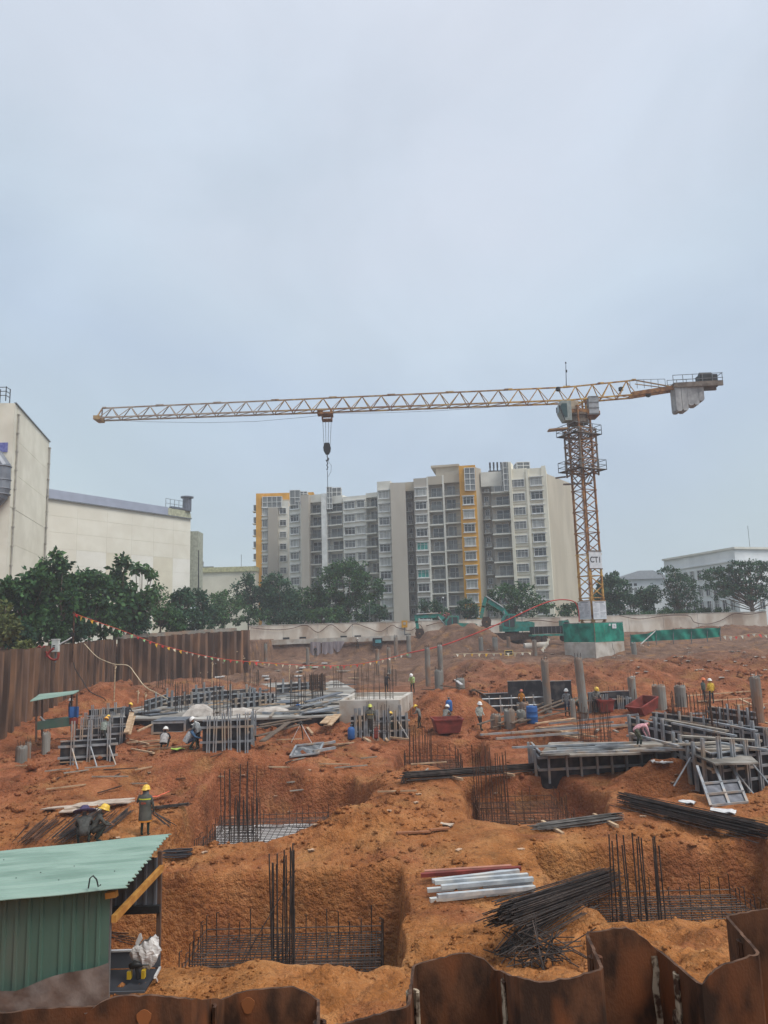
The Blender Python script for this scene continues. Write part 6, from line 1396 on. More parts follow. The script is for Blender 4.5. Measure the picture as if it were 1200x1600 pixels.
# leaning steel panel at right, lying panel with slings at centre
def frame_panel(label, A_, B_, C_, D_, nx, ny, over=.0, cat='formwork panel', ply=C_PLY):
    """A,B bottom edge; D,C top edge"""
    rt = root('framed_shutter', label, cat, A_); o = Vector(A_); A_, B_, C_, D_ = [Vector(q) - o for q in (A_, B_, C_, D_)]; n = (B_ - A_).cross(D_ - A_).normalized()
    if n.y > 0: n = -n
    for i in range(nx):
        for j in range(ny):
            q = [A_.lerp(B_, u).lerp(D_.lerp(C_, u), v) for u, v in ((i / nx, j / ny), ((i + 1) / nx, j / ny), ((i + 1) / nx, (j + 1) / ny), (i / nx, (j + 1) / ny))]
            MB().slab(q, -n * .03).build('plywood_panel', ply, rt)
    for i in range(nx + 1):
        a, b = A_.lerp(B_, i / nx), D_.lerp(C_, i / nx); MB().bar(a + n * .04, b + (b - a) * over + n * .04, .09, .09).build('post', C_GALV, rt)
    for j in range(ny + 1):
        a, b = A_.lerp(D_, j / ny), B_.lerp(C_, j / ny); MB().bar(a + n * .06, b + n * .06, .09, .07).build('waler', C_GALV, rt)
    return rt
A_ = gp(1110, 1261); B_ = up(1167, 1255, A_.y + .55); up_ = Vector((-.3, 1.5, 1.5))
hgt = up(1098, 1226, A_.y + .9) - A_; frame_panel('framed black panel with pale posts leaning on the red soil at right', A_, B_, B_ + hgt, A_ + hgt, 2, 2, .85, ply=mat('dusty_shutter', srgb(118, 121, 128), .7, col2=srgb(92, 95, 102), scale=3))
p = gp(453, 1189); q = gp(497, 1182); d = Vector((.15, 1.15, .42)); lp = frame_panel('grey framed panel lying on the soil heap, lifted by white slings', p + Vector((0, 0, .1)), q + Vector((0, 0, .1)), q + d, p + d * 1.0, 1, 1, 0, ply=mat('dusty_panel', srgb(104, 108, 112), .7, col2=srgb(76, 79, 84), scale=3.5, col3=srgb(150, 152, 154), scale3=2.6))
c1 = up(470, 1130, p.y + .9); sl_ = root('lifting_sling', 'white webbing sling pulled to a peak over the lying panel', 'sling', c1)
for a_ in (up(455, 1160, p.y + .9), up(487, 1161, p.y + .9)): MB().bar((0, 0, 0), a_ - c1, .07, .02).build('strap', C_WPLAST, sl_)
MB().tube([(0, 0, 0), (.05, 0, -.3), (.1, 0, -.75)], .03, 5).build('tail', C_DARK, sl_); MB().lathe([(.03, -.1), (.09, 0), (.03, .12)], 8).build('hook', C_DARK, sl_)
tb = root('steel_tube_pair', 'two galvanised tubes beside the lying grey panel', 'steel tubes', gp(510, 1178)); o = tb.location.copy()
for y in (1166, 1175): MB().bar(gp(490, y + 6) + Vector((0, 0, .2)) - o, gp(524, y) + Vector((0, 0, .2)) - o, .12).build('tube', C_GALV, tb)
# ------------------------------------------------------------------ people: one skinned body each, helmet and clothes as children
SKINC = mat('skin', srgb(150, 106, 80), .6)
PM = {}
def cmat(c):
    k = 'cloth_%d_%d_%d' % c
    return mat(k, srgb(*c), .85, col2=srgb(*[int(v * .78) for v in c]), scale=14)
POSES = {
 'stand': dict(pel=(0, 0, .92), wai=(0, .01, 1.08), che=(0, 0, 1.3), nec=(0, .01, 1.45), hea=(0, .04, 1.56), cro=(0, .05, 1.66), sho=(.19, 0, 1.39), elb=(.26, -.03, 1.12), wri=(.27, .1, .90), hip=(.09, 0, .88), kne=(.11, .03, .5), ank=(.12, 0, .09), toe=(.14, .17, .04)),
 'work': dict(pel=(0, -.05, .90), wai=(0, .0, 1.05), che=(0, .1, 1.25), nec=(0, .18, 1.38), hea=(0, .26, 1.47), cro=(0, .32, 1.55), sho=(.19, .1, 1.33), elb=(.25, .2, 1.08), wri=(.16, .42, 1.02), hip=(.09, -.05, .87), kne=(.12, .05, .5), ank=(.14, -.02, .09), toe=(.16, .15, .04)),
 'walk': dict(pel=(0, 0, .9), wai=(0, .02, 1.06), che=(0, .03, 1.28), nec=(0, .05, 1.43), hea=(0, .09, 1.54), cro=(0, .11, 1.64), sho=(.19, .03, 1.37), elb=(.25, .0, 1.1), wri=(.24, .18, .92), hip=(.09, 0, .87), kne=(.1, .1, .5), ank=(.11, .12, .09), toe=(.12, .29, .05)),
 'bend': dict(pel=(0, -.18, .86), wai=(0, -.03, .98), che=(0, .2, 1.05), nec=(0, .36, 1.06), hea=(0, .47, 1.05), cro=(0, .56, 1.09), sho=(.19, .28, 1.02), elb=(.23, .35, .74), wri=(.15, .44, .5), hip=(.1, -.18, .84), kne=(.13, .04, .48), ank=(.14, -.05, .09), toe=(.16, .12, .04)),
 'crouch': dict(pel=(0, -.12, .34), wai=(0, -.04, .49), che=(0, .1, .68), nec=(0, .18, .82), hea=(0, .25, .92), cro=(0, .29, 1.01), sho=(.19, .11, .77), elb=(.25, .26, .55), wri=(.13, .46, .48), hip=(.1, -.1, .33), kne=(.19, .3, .5), ank=(.15, .02, .09), toe=(.17, .19, .04)),
}
RAD = dict(pel=.15, wai=.135, che=.155, nec=.058, hea=.098, cro=.075, sho=.075, elb=.047, wri=.032, hip=.095, kne=.06, ank=.042, toe=.035)
def person(label, base, face, pose='stand', legs=(40, 42, 50), top=(90, 92, 96), vest=None, helmet=(228, 228, 224), band=None, jacket=None, hem=None, scale=1.0, hat=None, group='construction workers', arms=None, hand=None, stride=.0, boots=(46, 60, 54), hood=None, lettering=None):
    """face: degrees clockwise from looking away (+Y); base: ground point"""
    P = POSES[pose]; V = []; E = []; RR = []; seg = []
    def v(n, sx=1, dy=0, dz=0):
        x, y, z = P[n]; V.append((x * sx, y + dy, z + dz)); r = RAD[n]; RR.append((r * (1.18 if n in ('che', 'wai', 'pel') else 1), r * (.82 if n in ('che', 'wai', 'pel') else 1))); return len(V) - 1
    def e(a, b, m): E.append((a, b)); seg.append((a, b, m))
    LEG, TOP, SK, BO = 0, 1, 2, 3
    pel = v('pel'); wai = v('wai'); che = v('che'); nec = v('nec'); hea = v('hea'); cro = v('cro')
    e(pel, wai, TOP); e(wai, che, TOP); e(che, nec, TOP); e(nec, hea, SK); e(hea, cro, SK)
    for s in (-1, 1):
        sh = v('sho', s); el = v('elb', s); wr = v('wri', s)
        if arms and s in arms:
            V[el] = arms[s][0]; V[wr] = arms[s][1]
        e(che, sh, TOP); e(sh, el, TOP); e(el, wr, TOP)
        w = Vector(V[wr]); d = (w - Vector(V[el])).normalized(); pl = w + d * .07; V.append(tuple(pl)); RR.append((.04, .02)); pi_ = len(V) - 1; e(wr, pi_, SK)
        sd = Vector((s, 0, 0)) if abs(d.x) < .7 else Vector((0, 0, 1)); sd = (sd - d * sd.dot(d)).normalized(); fw = d.cross(sd)
        for k, ln in enumerate((.068, .078, .074, .058)):
            f0 = pl + fw * (.012 * (k - 1.5)) + d * .02; f1 = f0 + d * ln * .5; f2 = f1 + (d * .7 - sd * .7) * ln * .5
            for q, rr in ((f1, .009), (f2, .007)): V.append(tuple(q)); RR.append((rr, rr))
            e(pi_, len(V) - 2, SK); e(len(V) - 2, len(V) - 1, SK)
        V.append(tuple(w + d * .03 - sd * .035 + fw * .02)); RR.append((.01, .01)); e(wr, len(V) - 1, SK); V.append(tuple(w + d * .075 - sd * .05 + fw * .02)); RR.append((.008, .008)); e(len(V) - 2, len(V) - 1, SK)
        dy = stride * s
        hi = v('hip', s); kn = v('kne', s, dy * .5); an = v('ank', s, dy); to = v('toe', s, dy); e(pel, hi, LEG); e(hi, kn, LEG); e(kn, an, LEG if boots is None else BO); e(an, to, BO)
    me = bpy.data.meshes.new('body_tmp'); me.from_pydata(V, E, []); ob = bpy.data.objects.new('body_tmp', me); COL.objects.link(ob)
    md = ob.modifiers.new('skin', 'SKIN'); md.use_smooth_shade = True; md.branch_smoothing = .4
    for i, d in enumerate(me.skin_vertices[0].data): d.radius = RR[i]; d.use_root = (i == 0)
    sb = ob.modifiers.new('sub', 'SUBSURF'); sb.levels = 1; sb.render_levels = 1
    bpy.context.view_layer.update(); bm = bpy.data.meshes.new_from_object(ob.evaluated_get(bpy.context.evaluated_depsgraph_get())); bpy.data.objects.remove(ob)
    bm.name = 'person'
    for c in (cmat(legs), cmat(top), SKINC, cmat(boots or legs)): bm.materials.append(c)
    A = np.array([V[a] for a, b, m in seg]); B = np.array([V[b] for a, b, m in seg]); MI = [m for a, b, m in seg]; wgt = np.array([RR[a][0] + RR[b][0] for a, b, m in seg]) / 2
    for p in bm.polygons:
        c = np.array(p.center); ab = B - A; t = np.clip(((c - A) * ab).sum(1) / (ab * ab).sum(1), 0, 1); dd = np.linalg.norm(c - A - ab * t[:, None], axis=1) - wgt
        p.material_index = MI[int(np.argmin(dd))]; p.use_smooth = True
    o = bpy.data.objects.new('person', bm); COL.objects.link(o); o.location = Vector(base); o.rotation_euler = (0, 0, -math.radians(face)); o.scale = (scale,) * 3
    tag(o, label, 'person', group)
    hd, cr = Vector(P['hea']), Vector(P['cro']); hv = (cr - hd).normalized()
    q = hv.to_track_quat('Z', 'Y'); base_h = hd + hv * .055
    if helmet:
        hk = ('helmet', helmet)
        if hk not in PM:
            g = MB().lathe([(.155, -.012), (.158, .0), (.132, .012), (.128, .06), (.105, .115), (.06, .15), (.01, .162)], 16, sy=1.16)
            g.add([(x * .1, .13 + y, z) for x, y, z in ((-1, 0, 0), (1, 0, 0), (.8, .07, -.015), (-.8, .07, -.015), (-1, 0, -.012), (1, 0, -.012), (.8, .07, -.027), (-.8, .07, -.027))], [(0, 1, 2, 3), (7, 6, 5, 4), (3, 2, 6, 7), (1, 5, 6, 2), (0, 3, 7, 4)])
            g.bar((0, -.12, .11), (0, .1, .135), .03, .05); PM[hk] = g.mesh('helmet', mat('helmet_%d_%d_%d' % helmet, srgb(*helmet), .4, spec=.5, col2=srgb(*[int(x * .92) for x in helmet])), True)
        h = inst('helmet', PM[hk], o, base_h); h.rotation_mode = 'QUATERNION'; h.rotation_quaternion = q @ Matrix.Rotation(0, 3, 'Z').to_quaternion()
    if hat:
        g = MB().lathe([(.36, -.02), (.34, .0), (.16, .03), (.14, .1), (.1, .15), (.01, .17)], 20); h = g.build('wide_hat', cmat(hat), o, loc=base_h, smooth=True); h.rotation_mode = 'QUATERNION'; h.rotation_quaternion = q
    if 'face' not in PM:
        g = MB(); g.add([(0, .125, .0), (-.018, .095, -.028), (.018, .095, -.028), (0, .09, .03)], [(0, 1, 2), (0, 3, 1), (0, 2, 3)])
        for s in (-1, 1): g.box(.036 * s, .094, .022, .028, .012, .012, mi=1); g.box(.1 * s, .0, -.005, .02, .05, .06)
        g.box(0, .096, -.052, .05, .008, .01, mi=2); PM['face'] = g.mesh('face', [SKINC, C_DARK, mat('lips', srgb(120, 70, 62), .6)])
    inst('face', PM['face'], o, hd, rot=(0, 0, 0) if pose != 'bend' else (-.9, 0, 0))
    def shell(name, names, rad, m, ext=0):
        pts = [Vector(P[n]) for n in names]; rows_ = []
        for i, (p, (rx, ry)) in enumerate(zip(pts, rad)):
            d = (pts[min(i + 1, len(pts) - 1)] - pts[max(0, i - 1)]).normalized(); f = Vector((1, 0, 0)).cross(d) * -1
            rows_.append([p + Vector((1, 0, 0)) * rx * math.cos(a) + f * ry * math.sin(a) for a in np.linspace(0, 2 * PI, 17)])
        return MB().grid(rows_).build(name, m, o, smooth=True), rows_
    if vest:
        P2 = dict(P); P['_a'] = tuple(Vector(P['che']).lerp(Vector(P['nec']), .72))
        shell('vest', ['pel', 'wai', 'che', '_a'], [(.205, .155), (.195, .15), (.225, .165), (.14, .12)], cmat(vest))
        if band:
            sh, r = shell('vest_band', ['wai', 'che'], [(.201, .156), (.222, .166)], cmat(band)); sh.scale = (1, 1, 1); sh.data.transform(Matrix.Translation((0, 0, 0)))
            zs = sorted({round(v_.co.z, 3) for v_ in sh.data.vertices}); c0, c1 = Vector(P['wai']), Vector(P['che'])
            for v_ in sh.data.vertices:
                up_ = (c1 - c0).normalized(); t_ = (v_.co - c0).dot(up_)
                v_.co -= up_ * (t_ - .1 - (.035 if t_ > .1 else -.035))
        P.pop('_a')
    return o
def feet(px, yfoot, Y=None, z=None):
    if z is not None: return upz(px, yfoot, z)
    p = gp(px, yfoot); return p
YH, WH, OH = (236, 196, 72), (232, 232, 228), (226, 116, 56)
# main figure seen from behind
b1 = gp(226, 1308); sc1 = (up(226, 1229, b1.y).z - up(226, 1308, b1.y).z) / 1.73
w1 = person('worker in yellow helmet and dark grey coat standing above the shack, back turned', b1, 4, 'stand', legs=(30, 34, 36), top=(84, 88, 84), helmet=YH, scale=sc1, boots=(34, 62, 56), arms={-1: ((-.31, .02, 1.16), (-.32, .2, 1.36)), 1: ((.29, -.02, 1.1), (.3, .06, .84))}, group='construction workers')
rows_ = [[(rx * math.cos(a), oy + ry * math.sin(a), z) for a in np.linspace(0, 2 * PI, 25)] for z, rx, ry, oy in ((.56, .235, .19, 0), (.62, .235, .19, 0), (.8, .225, .18, 0), (1.0, .215, .17, 0), (1.2, .23, .17, 0), (1.36, .235, .155, 0), (1.43, .15, .12, 0), (1.47, .1, .1, .01))]
jk = MB().grid(rows_).build('coat', mat('coat_grey', srgb(92, 94, 88), .8, col2=srgb(74, 77, 72), scale=5), w1, smooth=True)
MB().grid([[(x * 1.015, y * 1.015, z) for x, y, z in r] for r in [[(.237 * math.cos(a), .16 * math.sin(a), z) for a in np.linspace(0, 2 * PI, 25)] for z in (1.285, 1.325)]]).build('reflective_band', mat('lime_band', srgb(214, 226, 70), .4), jk, smooth=True)
MB().grid([[(.236 * math.cos(a), .192 * math.sin(a), z) for a in np.linspace(0, 2 * PI, 25)] for z in (.52, .575)]).build('coat_hem', mat('orange_hem', srgb(222, 146, 52), .7), jk, smooth=True)
lm_ = text_mesh('CDM', .085); lm_.materials.append(mat('orange_print', srgb(196, 92, 66), .7)); inst('lettering', lm_, jk, (.0, -.182, 1.17), rot=(PI / 2, 0, 0))
MB().grid([[(.105 * math.cos(a), .03 + .11 * math.sin(a), z) for a in np.linspace(0, 2 * PI, 17)] for z in (1.44, 1.56)]).build('hood', mat('hood_grey', srgb(112, 114, 120), .85), jk, smooth=True)
# crouching pair beyond the roof
person('crouching worker under a wide purple brimmed hat beside the rebar heap', gp(130, 1322) , -20, 'crouch', legs=(60, 62, 60), top=(84, 86, 84), helmet=None, hat=(84, 76, 112), scale=1.0)
person('crouching worker in yellow helmet right of the purple hat', gp(148, 1316), 60, 'crouch', legs=(58, 60, 56), top=(82, 84, 80), helmet=YH)
# left middle
person('squatting worker in white helmet and grey vest seen from behind', gp(256, 1172), 0, 'crouch', legs=(36, 38, 46), top=(40, 42, 48), vest=(172, 170, 168), helmet=WH, scale=1.08)
person('worker in white helmet and blue sleeves bending beside the short form', gp(295, 1173), 80, 'crouch', legs=(60, 70, 90), top=(70, 104, 140), vest=(168, 170, 172), helmet=WH, scale=1.15)
person('worker in white helmet leaning over the corner post of short form', gp(309, 1173), -85, 'work', legs=(38, 40, 46), top=(120, 126, 128), vest=(150, 156, 158), helmet=WH, scale=.92)
person('worker in orange yellow helmet and pale vest among paired posts, seen from behind', upz(161, 1165, -4.5), 10, 'work', legs=(70, 78, 78), top=(118, 124, 118), vest=(140, 150, 142), helmet=(232, 170, 70), scale=.95)
person('second yellow helmet close beside the pale vest among paired posts', upz(168, 1158, -4.5), -20, 'work', legs=(70, 74, 74), top=(104, 106, 100), helmet=YH, scale=.9)
person('worker in yellow helmet at the slab edge behind leaning timber', upz(198, 1136, -4.4), 30, 'work', legs=(50, 52, 60), top=(60, 64, 72), helmet=YH, scale=.95)
person('worker in dark clothes beside the blue bag under small green shelter', gp(108, 1132), 60, 'stand', legs=(44, 48, 64), top=(48, 52, 66), helmet=(176, 176, 176), scale=.98)
person('worker crouched behind the bars at the back of slab', upz(289, 1083, ZS), 20, 'crouch', legs=(52, 54, 54), top=(66, 68, 66), helmet=(150, 140, 92))
# centre
person('worker in lime helmet and grey orange striped vest inside the form, back turned', upz(579, 1148, -4.5), 0, 'stand', legs=(60, 62, 58), top=(92, 94, 86), vest=(110, 110, 98), band=(206, 180, 96), helmet=(200, 206, 84), scale=1.0)
person('worker in yellow helmet crouching before the braced half of form', upz(608, 1138, -4.5), 30, 'crouch', legs=(60, 60, 60), top=(80, 84, 84), helmet=YH, scale=.9)
person('worker in yellow helmet bent over stacked blocks right of pile cap', gp(656, 1140), -60, 'work', legs=(56, 58, 58), top=(124, 122, 116), helmet=YH, scale=.88)
person('worker in white helmet squatting inside the red skip', gp(697, 1138) + Vector((0, .4, .25)), 40, 'crouch', legs=(70, 72, 72), top=(140, 138, 132), helmet=WH)
person('worker in white helmet, white shirt and black trousers walking right', gp(750, 1142), 150, 'walk', legs=(34, 34, 38), top=(176, 180, 172), vest=(184, 188, 178), helmet=WH, stride=.16)
person('dark clothed worker standing on the slab behind the pile cap', upz(604, 1082, ZS), 40, 'work', legs=(34, 34, 38), top=(52, 50, 54), helmet=(120, 110, 100), scale=1.0)
person('worker in white helmet and bright lime vest on timber behind pile cap', upz(645, 1083, ZS), 200, 'work', legs=(40, 42, 46), top=(186, 206, 150), vest=(196, 216, 140), helmet=WH, scale=1.0)
# right
person('worker in orange helmet behind pile stub before black form', upz(816, 1112, -4.2), 30, 'stand', legs=(60, 60, 60), top=(206, 138, 60), helmet=(170, 90, 66), scale=.85)
person('worker in white helmet and grey jacket facing left beside the tall pile', gp(887, 1119), 190, 'stand', legs=(48, 54, 76), top=(136, 140, 142), helmet=WH, scale=1.0)
person('bending worker in pale shirt just right of the grey jacket worker', upz(905, 1116, -4.3), 80, 'bend', legs=(52, 54, 50), top=(120, 118, 104), helmet=(206, 186, 160), scale=.95)
person('worker in yellow helmet and grey vest beside the red painted box', upz(932, 1113, -4.2), 170, 'work', legs=(60, 62, 62), top=(130, 132, 128), vest=(150, 152, 146), helmet=YH)
person('worker in orange helmet and dark vest on the right bank', gp(1101, 1098), 120, 'stand', legs=(50, 52, 58), top=(84, 92, 92), vest=(96, 108, 100), helmet=OH, scale=.98)
person('worker in white helmet and yellow vest on the right bank, back turned', gp(1113, 1101), -10, 'stand', legs=(58, 62, 70), top=(206, 172, 70), vest=(222, 186, 70), helmet=WH, scale=1.0)
person('worker bent double in a pink shirt over the right slab', upz(1000, 1170, -3.68), 80, 'bend', legs=(96, 100, 84), top=(214, 160, 166), helmet=None, scale=.95)
person('small figure standing below the hanging grey sheet', gp(493, 1028), 200, 'stand', legs=(50, 50, 52), top=(66, 60, 60), helmet=(110, 80, 70))
person('figure with white helmet on the soil right of the hanging sheet', gp(559, 1018), 170, 'stand', legs=(60, 58, 56), top=(96, 84, 78), helmet=WH)
person('person sitting far off at the foot of right white wall', gp(1042, 975), 180, 'crouch', legs=(70, 60, 56), top=(90, 76, 70), helmet=(190, 180, 170))
# ------------------------------------------------------------------ excavators and truck on the far bank
C_TEAL = mat('teal_paint', srgb(52, 142, 130), .5, col2=srgb(42, 120, 110), scale=2, col3=srgb(80, 120, 104), scale3=1.5)
C_TRACK = mat('muddy_track', srgb(84, 70, 62), .9, col2=srgb(58, 50, 46), scale=5)
def excavator(label, pxc, Y, zb, boom, stick, bucket_c, with_body=True, flip=1):
    """boom and stick are pixel polylines at distance Y"""
    o = up(pxc, 990, Y); o.z = zb; rt = root('excavator', label, 'excavator', o)
    def L_(px, py, dy=0): return up(px, py, Y + dy) - o
    for s in (-1, 1):
        g = MB(); pr = [(-1.9, .1), (-2.1, .45), (-1.8, .8), (1.8, .8), (2.1, .45), (1.9, .1)]
        g.slab([(x, s * 1.2 - .3, z) for x, z in pr], (0, .6, 0)); tk = g.build('track', C_TRACK, rt)
        w = MB()
        for i in range(7): w.box(-1.8 + i * .6, s * 1.2, .83, .42, .64, .08)
        w.build('track_shoe', C_TRACK, tk)
    MB().lathe([(.7, .7), (.8, .75), (.8, 1.0), (.6, 1.05)], 14).build('turntable', C_DARK, rt)
    MB().slab([(-1.2, -1.25, 1.0), (1.9, -1.25, 1.0), (2.2, -1.25, 1.35), (2.15, -1.25, 2.0), (.3, -1.25, 2.1), (-1.2, -1.25, 1.7)], (0, 2.5, 0)).build('body', C_TEAL, rt)
    MB().slab([(1.6, -1.3, 1.05), (2.3, -1.2, 1.15), (2.35, -1.2, 1.9), (1.7, -1.3, 2.05)], (0, 2.5, 0)).build('counterweight', C_TEAL, rt)
    cb = root('cab', None, None); cb.parent = rt
    MB().slab([(-1.15, -1.32, 1.3), (.25, -1.32, 1.3), (.3, -1.32, 2.9), (-.75, -1.32, 2.95), (-1.2, -1.32, 2.3)], (0, 1.1, 0)).build('cab_shell', C_TEAL, cb)
    for q in ([(-1.0, 1.6), (-.5, 1.5), (-.5, 2.75), (-.72, 2.75), (-1.05, 2.25)], [(-.38, 1.5), (.12, 1.5), (.16, 2.75), (-.38, 2.75)]):
        MB().slab([(x, -1.36, z) for x, z in q], (0, .03, 0)).build('cab_window', C_GLASS_D, cb)
    for pl, w0, w1, nm in ((boom, .62, .5, 'boom'), (stick, .48, .34, 'stick')):
        g = MB(); P = [L_(*p) for p in pl]
        for i in range(len(P) - 1):
            d = (P[i + 1] - P[i]).normalized(); g.bar(P[i] - d * .12, P[i + 1] + d * .12, .45, w0 + (w1 - w0) * i / len(P), ref=(0, 1, 0)) if False else g.bar(P[i] - d * .12, P[i + 1] + d * .12, w0 + (w1 - w0) * i / len(P), .42, ref=(0, 1, 0))
        g.build(nm, C_TEAL, rt)
    P = [L_(*p) for p in boom]; S = [L_(*p) for p in stick]
    g = MB(); mid = P[len(P) // 2]; g.tube([mid + Vector((0, -.3, .35)), S[0] + Vector((0, -.3, .2))], .09, 8); g.tube([P[0] + Vector((-.5, -.3, -.2)), mid + Vector((0, -.3, -.15))], .1, 8); g.build('hydraulic_ram', C_GALV, rt)
    if bucket_c:
        c = L_(*bucket_c); bk = root('bucket', None, None, c); bk.parent = rt
        pr = [(-.55, .75), (.35, .75), (.7, .2), (.6, -.5), (.1, -.85), (-.5, -.6), (-.35, .0)]
        g = MB(); g.slab([(x, -.6, z) for x, z in pr], (0, .05, 0)); g.slab([(x, .55, z) for x, z in pr], (0, .05, 0))
        for a, b in zip(pr[1:-1], pr[2:]): g.slab([(a[0], -.55, a[1]), (b[0], -.55, b[1]), (b[0], .55, b[1]), (a[0], .55, a[1])], (.04, 0, .03))
        g.build('shell', C_TRACK, bk)
        t_ = MB()
        for k in range(5): t_.bar((-.5, -.5 + k * .25, -.6), (-.75, -.5 + k * .25, -.5), .08)
        t_.build('tooth', C_DARK, bk)
        MB().lathe([(.1, -.75), (.5, -.5), (.66, 0), (.5, .5), (.1, .66)], 9).build('soil_load', M_SOIL, bk)
    for ch in rt.children:
        if ch.name.split('.')[0] in ('track', 'turntable', 'body', 'counterweight', 'cab'): ch.scale = (1.3, 1.3, 1.3)
    return rt
zt_ = up(795, 1001, 108).z
excavator('teal excavator with raised arm and soil filled bucket before the white wall', 800, 108, zt_, [(797, 975), (795, 966), (786, 953), (764, 940)], [(759, 934), (755, 948), (752, 965)], (759, 972))
excavator('teal excavator mostly hidden behind the soil heap, only its arched arm showing', 712, 110, up(712, 990, 110).z - 1.2, [(702, 976), (694, 968), (684, 962), (652, 963)], [(650, 962), (651, 972), (653, 984)], (655, 990))
zt2 = up(858, 1003, 104).z; tr = root('flatbed_truck', 'teal flatbed truck with dark dropside load left of crane base', 'truck', (up(858, 1000, 104).x, 104, zt2))
MB().box(0, 0, .95, 5.2, 2.2, .25).build('chassis', C_TEAL, tr); lb_ = MB(); lb_.box(-.4, -1.05, 1.65, 4.0, .08, 1.0).box(-.4, 1.05, 1.65, 4.0, .08, 1.0).box(-2.4, 0, 1.65, .08, 2.1, 1.0).box(1.6, 0, 1.65, .08, 2.1, 1.0); lb_.build('dropside', C_DARK, tr)
MB().slab([(1.75, -1.1, 1.1), (2.9, -1.1, 1.1), (2.95, -1.1, 2.0), (2.6, -1.1, 2.9), (1.75, -1.1, 2.9)], (0, 2.2, 0)).build('cab', C_TEAL, tr); MB().slab([(2.0, -1.14, 2.0), (2.7, -1.14, 2.0), (2.5, -1.14, 2.7), (2.0, -1.14, 2.7)], (0, .03, 0)).build('cab_window', C_GLASS_D, tr)
wm = MB().lathe([(.2, -.16), (.45, -.15), (.48, -.08), (.48, .08), (.45, .15), (.2, .16)], 14).mesh('wheel', C_TRACK)
for x in (-1.8, -.8, 2.2):
    for y in (-1, 1): inst('wheel', wm, tr, (x, y, .48), rot=(PI / 2, 0, 0))
for i in range(7): MB().box(-2.2 + i * .6, -1.1, 1.65, .06, .06, 1.0).build('stake', C_STEELG, tr)
# ------------------------------------------------------------------ rebar bundles, timber, tubes
def bundle(label, pa, pb, n, r, w, h, m=C_RBAR, hooks=0, fan=0.0, bearers=(), name='rebar_bundle', cat='rebar bundle', jit=.25, dz=.05, seed=1, ends=True):
    rr = random.Random(seed); A = Vector(pa); B = Vector(pb); lf = lift(A, B); A.z += lf; B.z += lf; d = B - A; L = d.length; u = d.normalized(); s = Vector((u.y, -u.x, 0)).normalized()
    rt = root(name, label, cat, A); g = MB()
    for i in range(n):
        q = rr.gauss(0, .38); q = max(-1, min(1, q)); hgt = (1 - q * q) * h * rr.random() + dz
        a = s * (q * w) + Vector((0, 0, hgt)) + u * rr.uniform(-jit, jit); b = u * L + s * (q * w * (1 + fan) + rr.uniform(-.06, .06)) + Vector((0, 0, hgt + rr.uniform(-.03, .03))) + u * rr.uniform(-jit, jit); b.z += d.z * 0
        mid = a.lerp(b, .5) + Vector((0, 0, rr.uniform(-.03, .02)))
        P = [a, mid, b]
        if rr.random() < hooks: P = [a + Vector((0, 0, -.22)) - u * .06, a] + P[1:]
        g.tube(P, r, 5)
    stuff_part(g.build('bar_stack', m, rt))
    for f in bearers: c = u * L * f; MB().bar(c - s * (w + .5) + Vector((0, 0, .02)), c + s * (w + .4) + Vector((0, 0, .02)), .1, .09).build('bearer', C_WOODP, rt)
    return rt
def G(px, py, dz=0): return gp(px, py) + Vector((0, 0, dz))
bundle('long black rebar bundle with bent hooks on timber bearers across the centre right', G(634, 1224), G(846, 1207), 46, .017, .32, .3, C_RBAR, .25, 0, (.3, .68), seed=2)
bundle('straight grey rebar bundle on two bearers, right of the ringed cage', G(838, 1299), G(966, 1283), 40, .013, .34, .16, mat('rebar_grey', srgb(98, 96, 94), .6, .3, col2=srgb(72, 70, 68), scale=3), 0, .1, (.2, .85), seed=3)
bundle('biggest black rebar heap running diagonally to right photo edge', G(982, 1262), G(1188, 1318), 110, .014, .5, .4, C_RBAR, .1, .15, (), seed=4, jit=.45)
bundle('stack of dark steel channels on soil just right of the shack roof', G(256, 1341), G(298, 1340), 16, .02, .2, .16, mat('dark_channel', srgb(66, 66, 70), .6, .2), 0, 0, (), seed=5, jit=.06)
A = G(786, 1512); B = G(958, 1424); A.z = max(A.z, hz(A.x, A.y))
bundle('thick fan of black rebar heaped behind the near sheet piles', A, B, 120, .0105, .42, .5, C_RBAR, .0, .15, (), seed=6, jit=.4)
bundle('spread layer of rebar fanned out left of the thick black fan', G(792, 1494), G(890, 1416), 42, .0095, .22, .08, C_RBAR, 0, 3.0, (), seed=7, jit=.3)
g = MB(); rr = random.Random(9); c = G(838, 1506)
for i in range(60): a = rr.uniform(0, PI); b = rr.uniform(-.2, .9); d = Vector((math.cos(a), math.sin(a) * .7, b * .6)).normalized() * rr.uniform(.3, .7); p = Vector((rr.gauss(0, .22), rr.gauss(0, .18), rr.uniform(.1, .4))); g.tube([p - d, p, p + d], .0105, 5)
tr_ = root('rebar_tangle', 'tangled short bent rebar ends at the foot of the near fan', 'rebar tangle', c); stuff_part(g.build('bar_stack', C_RBAR, tr_))
bundle('leaning rods of thin rebar at far left beside the purple hat', G(40, 1322), G(82, 1285), 26, .012, .5, .12, C_RBARR, 0, .5, (), seed=10)
bundle('sheaf of long rods just left of the purple hatted worker', G(92, 1328), G(150, 1280), 34, .012, .45, .15, C_RBAR, 0, .6, (), seed=11)
bundle('rods crossing behind the crouching yellow helmet', G(150, 1312), G(198, 1272), 14, .012, .2, .1, C_RBAR, 0, .8, (), seed=12)
bundle('dark rods on the soil right of the standing coat worker', G(238, 1272), G(290, 1266), 16, .014, .25, .1, C_RBAR, 0, .4, (), seed=13)
bundle('short rods fanned at the feet of the coat worker', G(240, 1282), G(266, 1302), 12, .012, .1, .06, C_RBAR, 0, 2.5, (), seed=14)
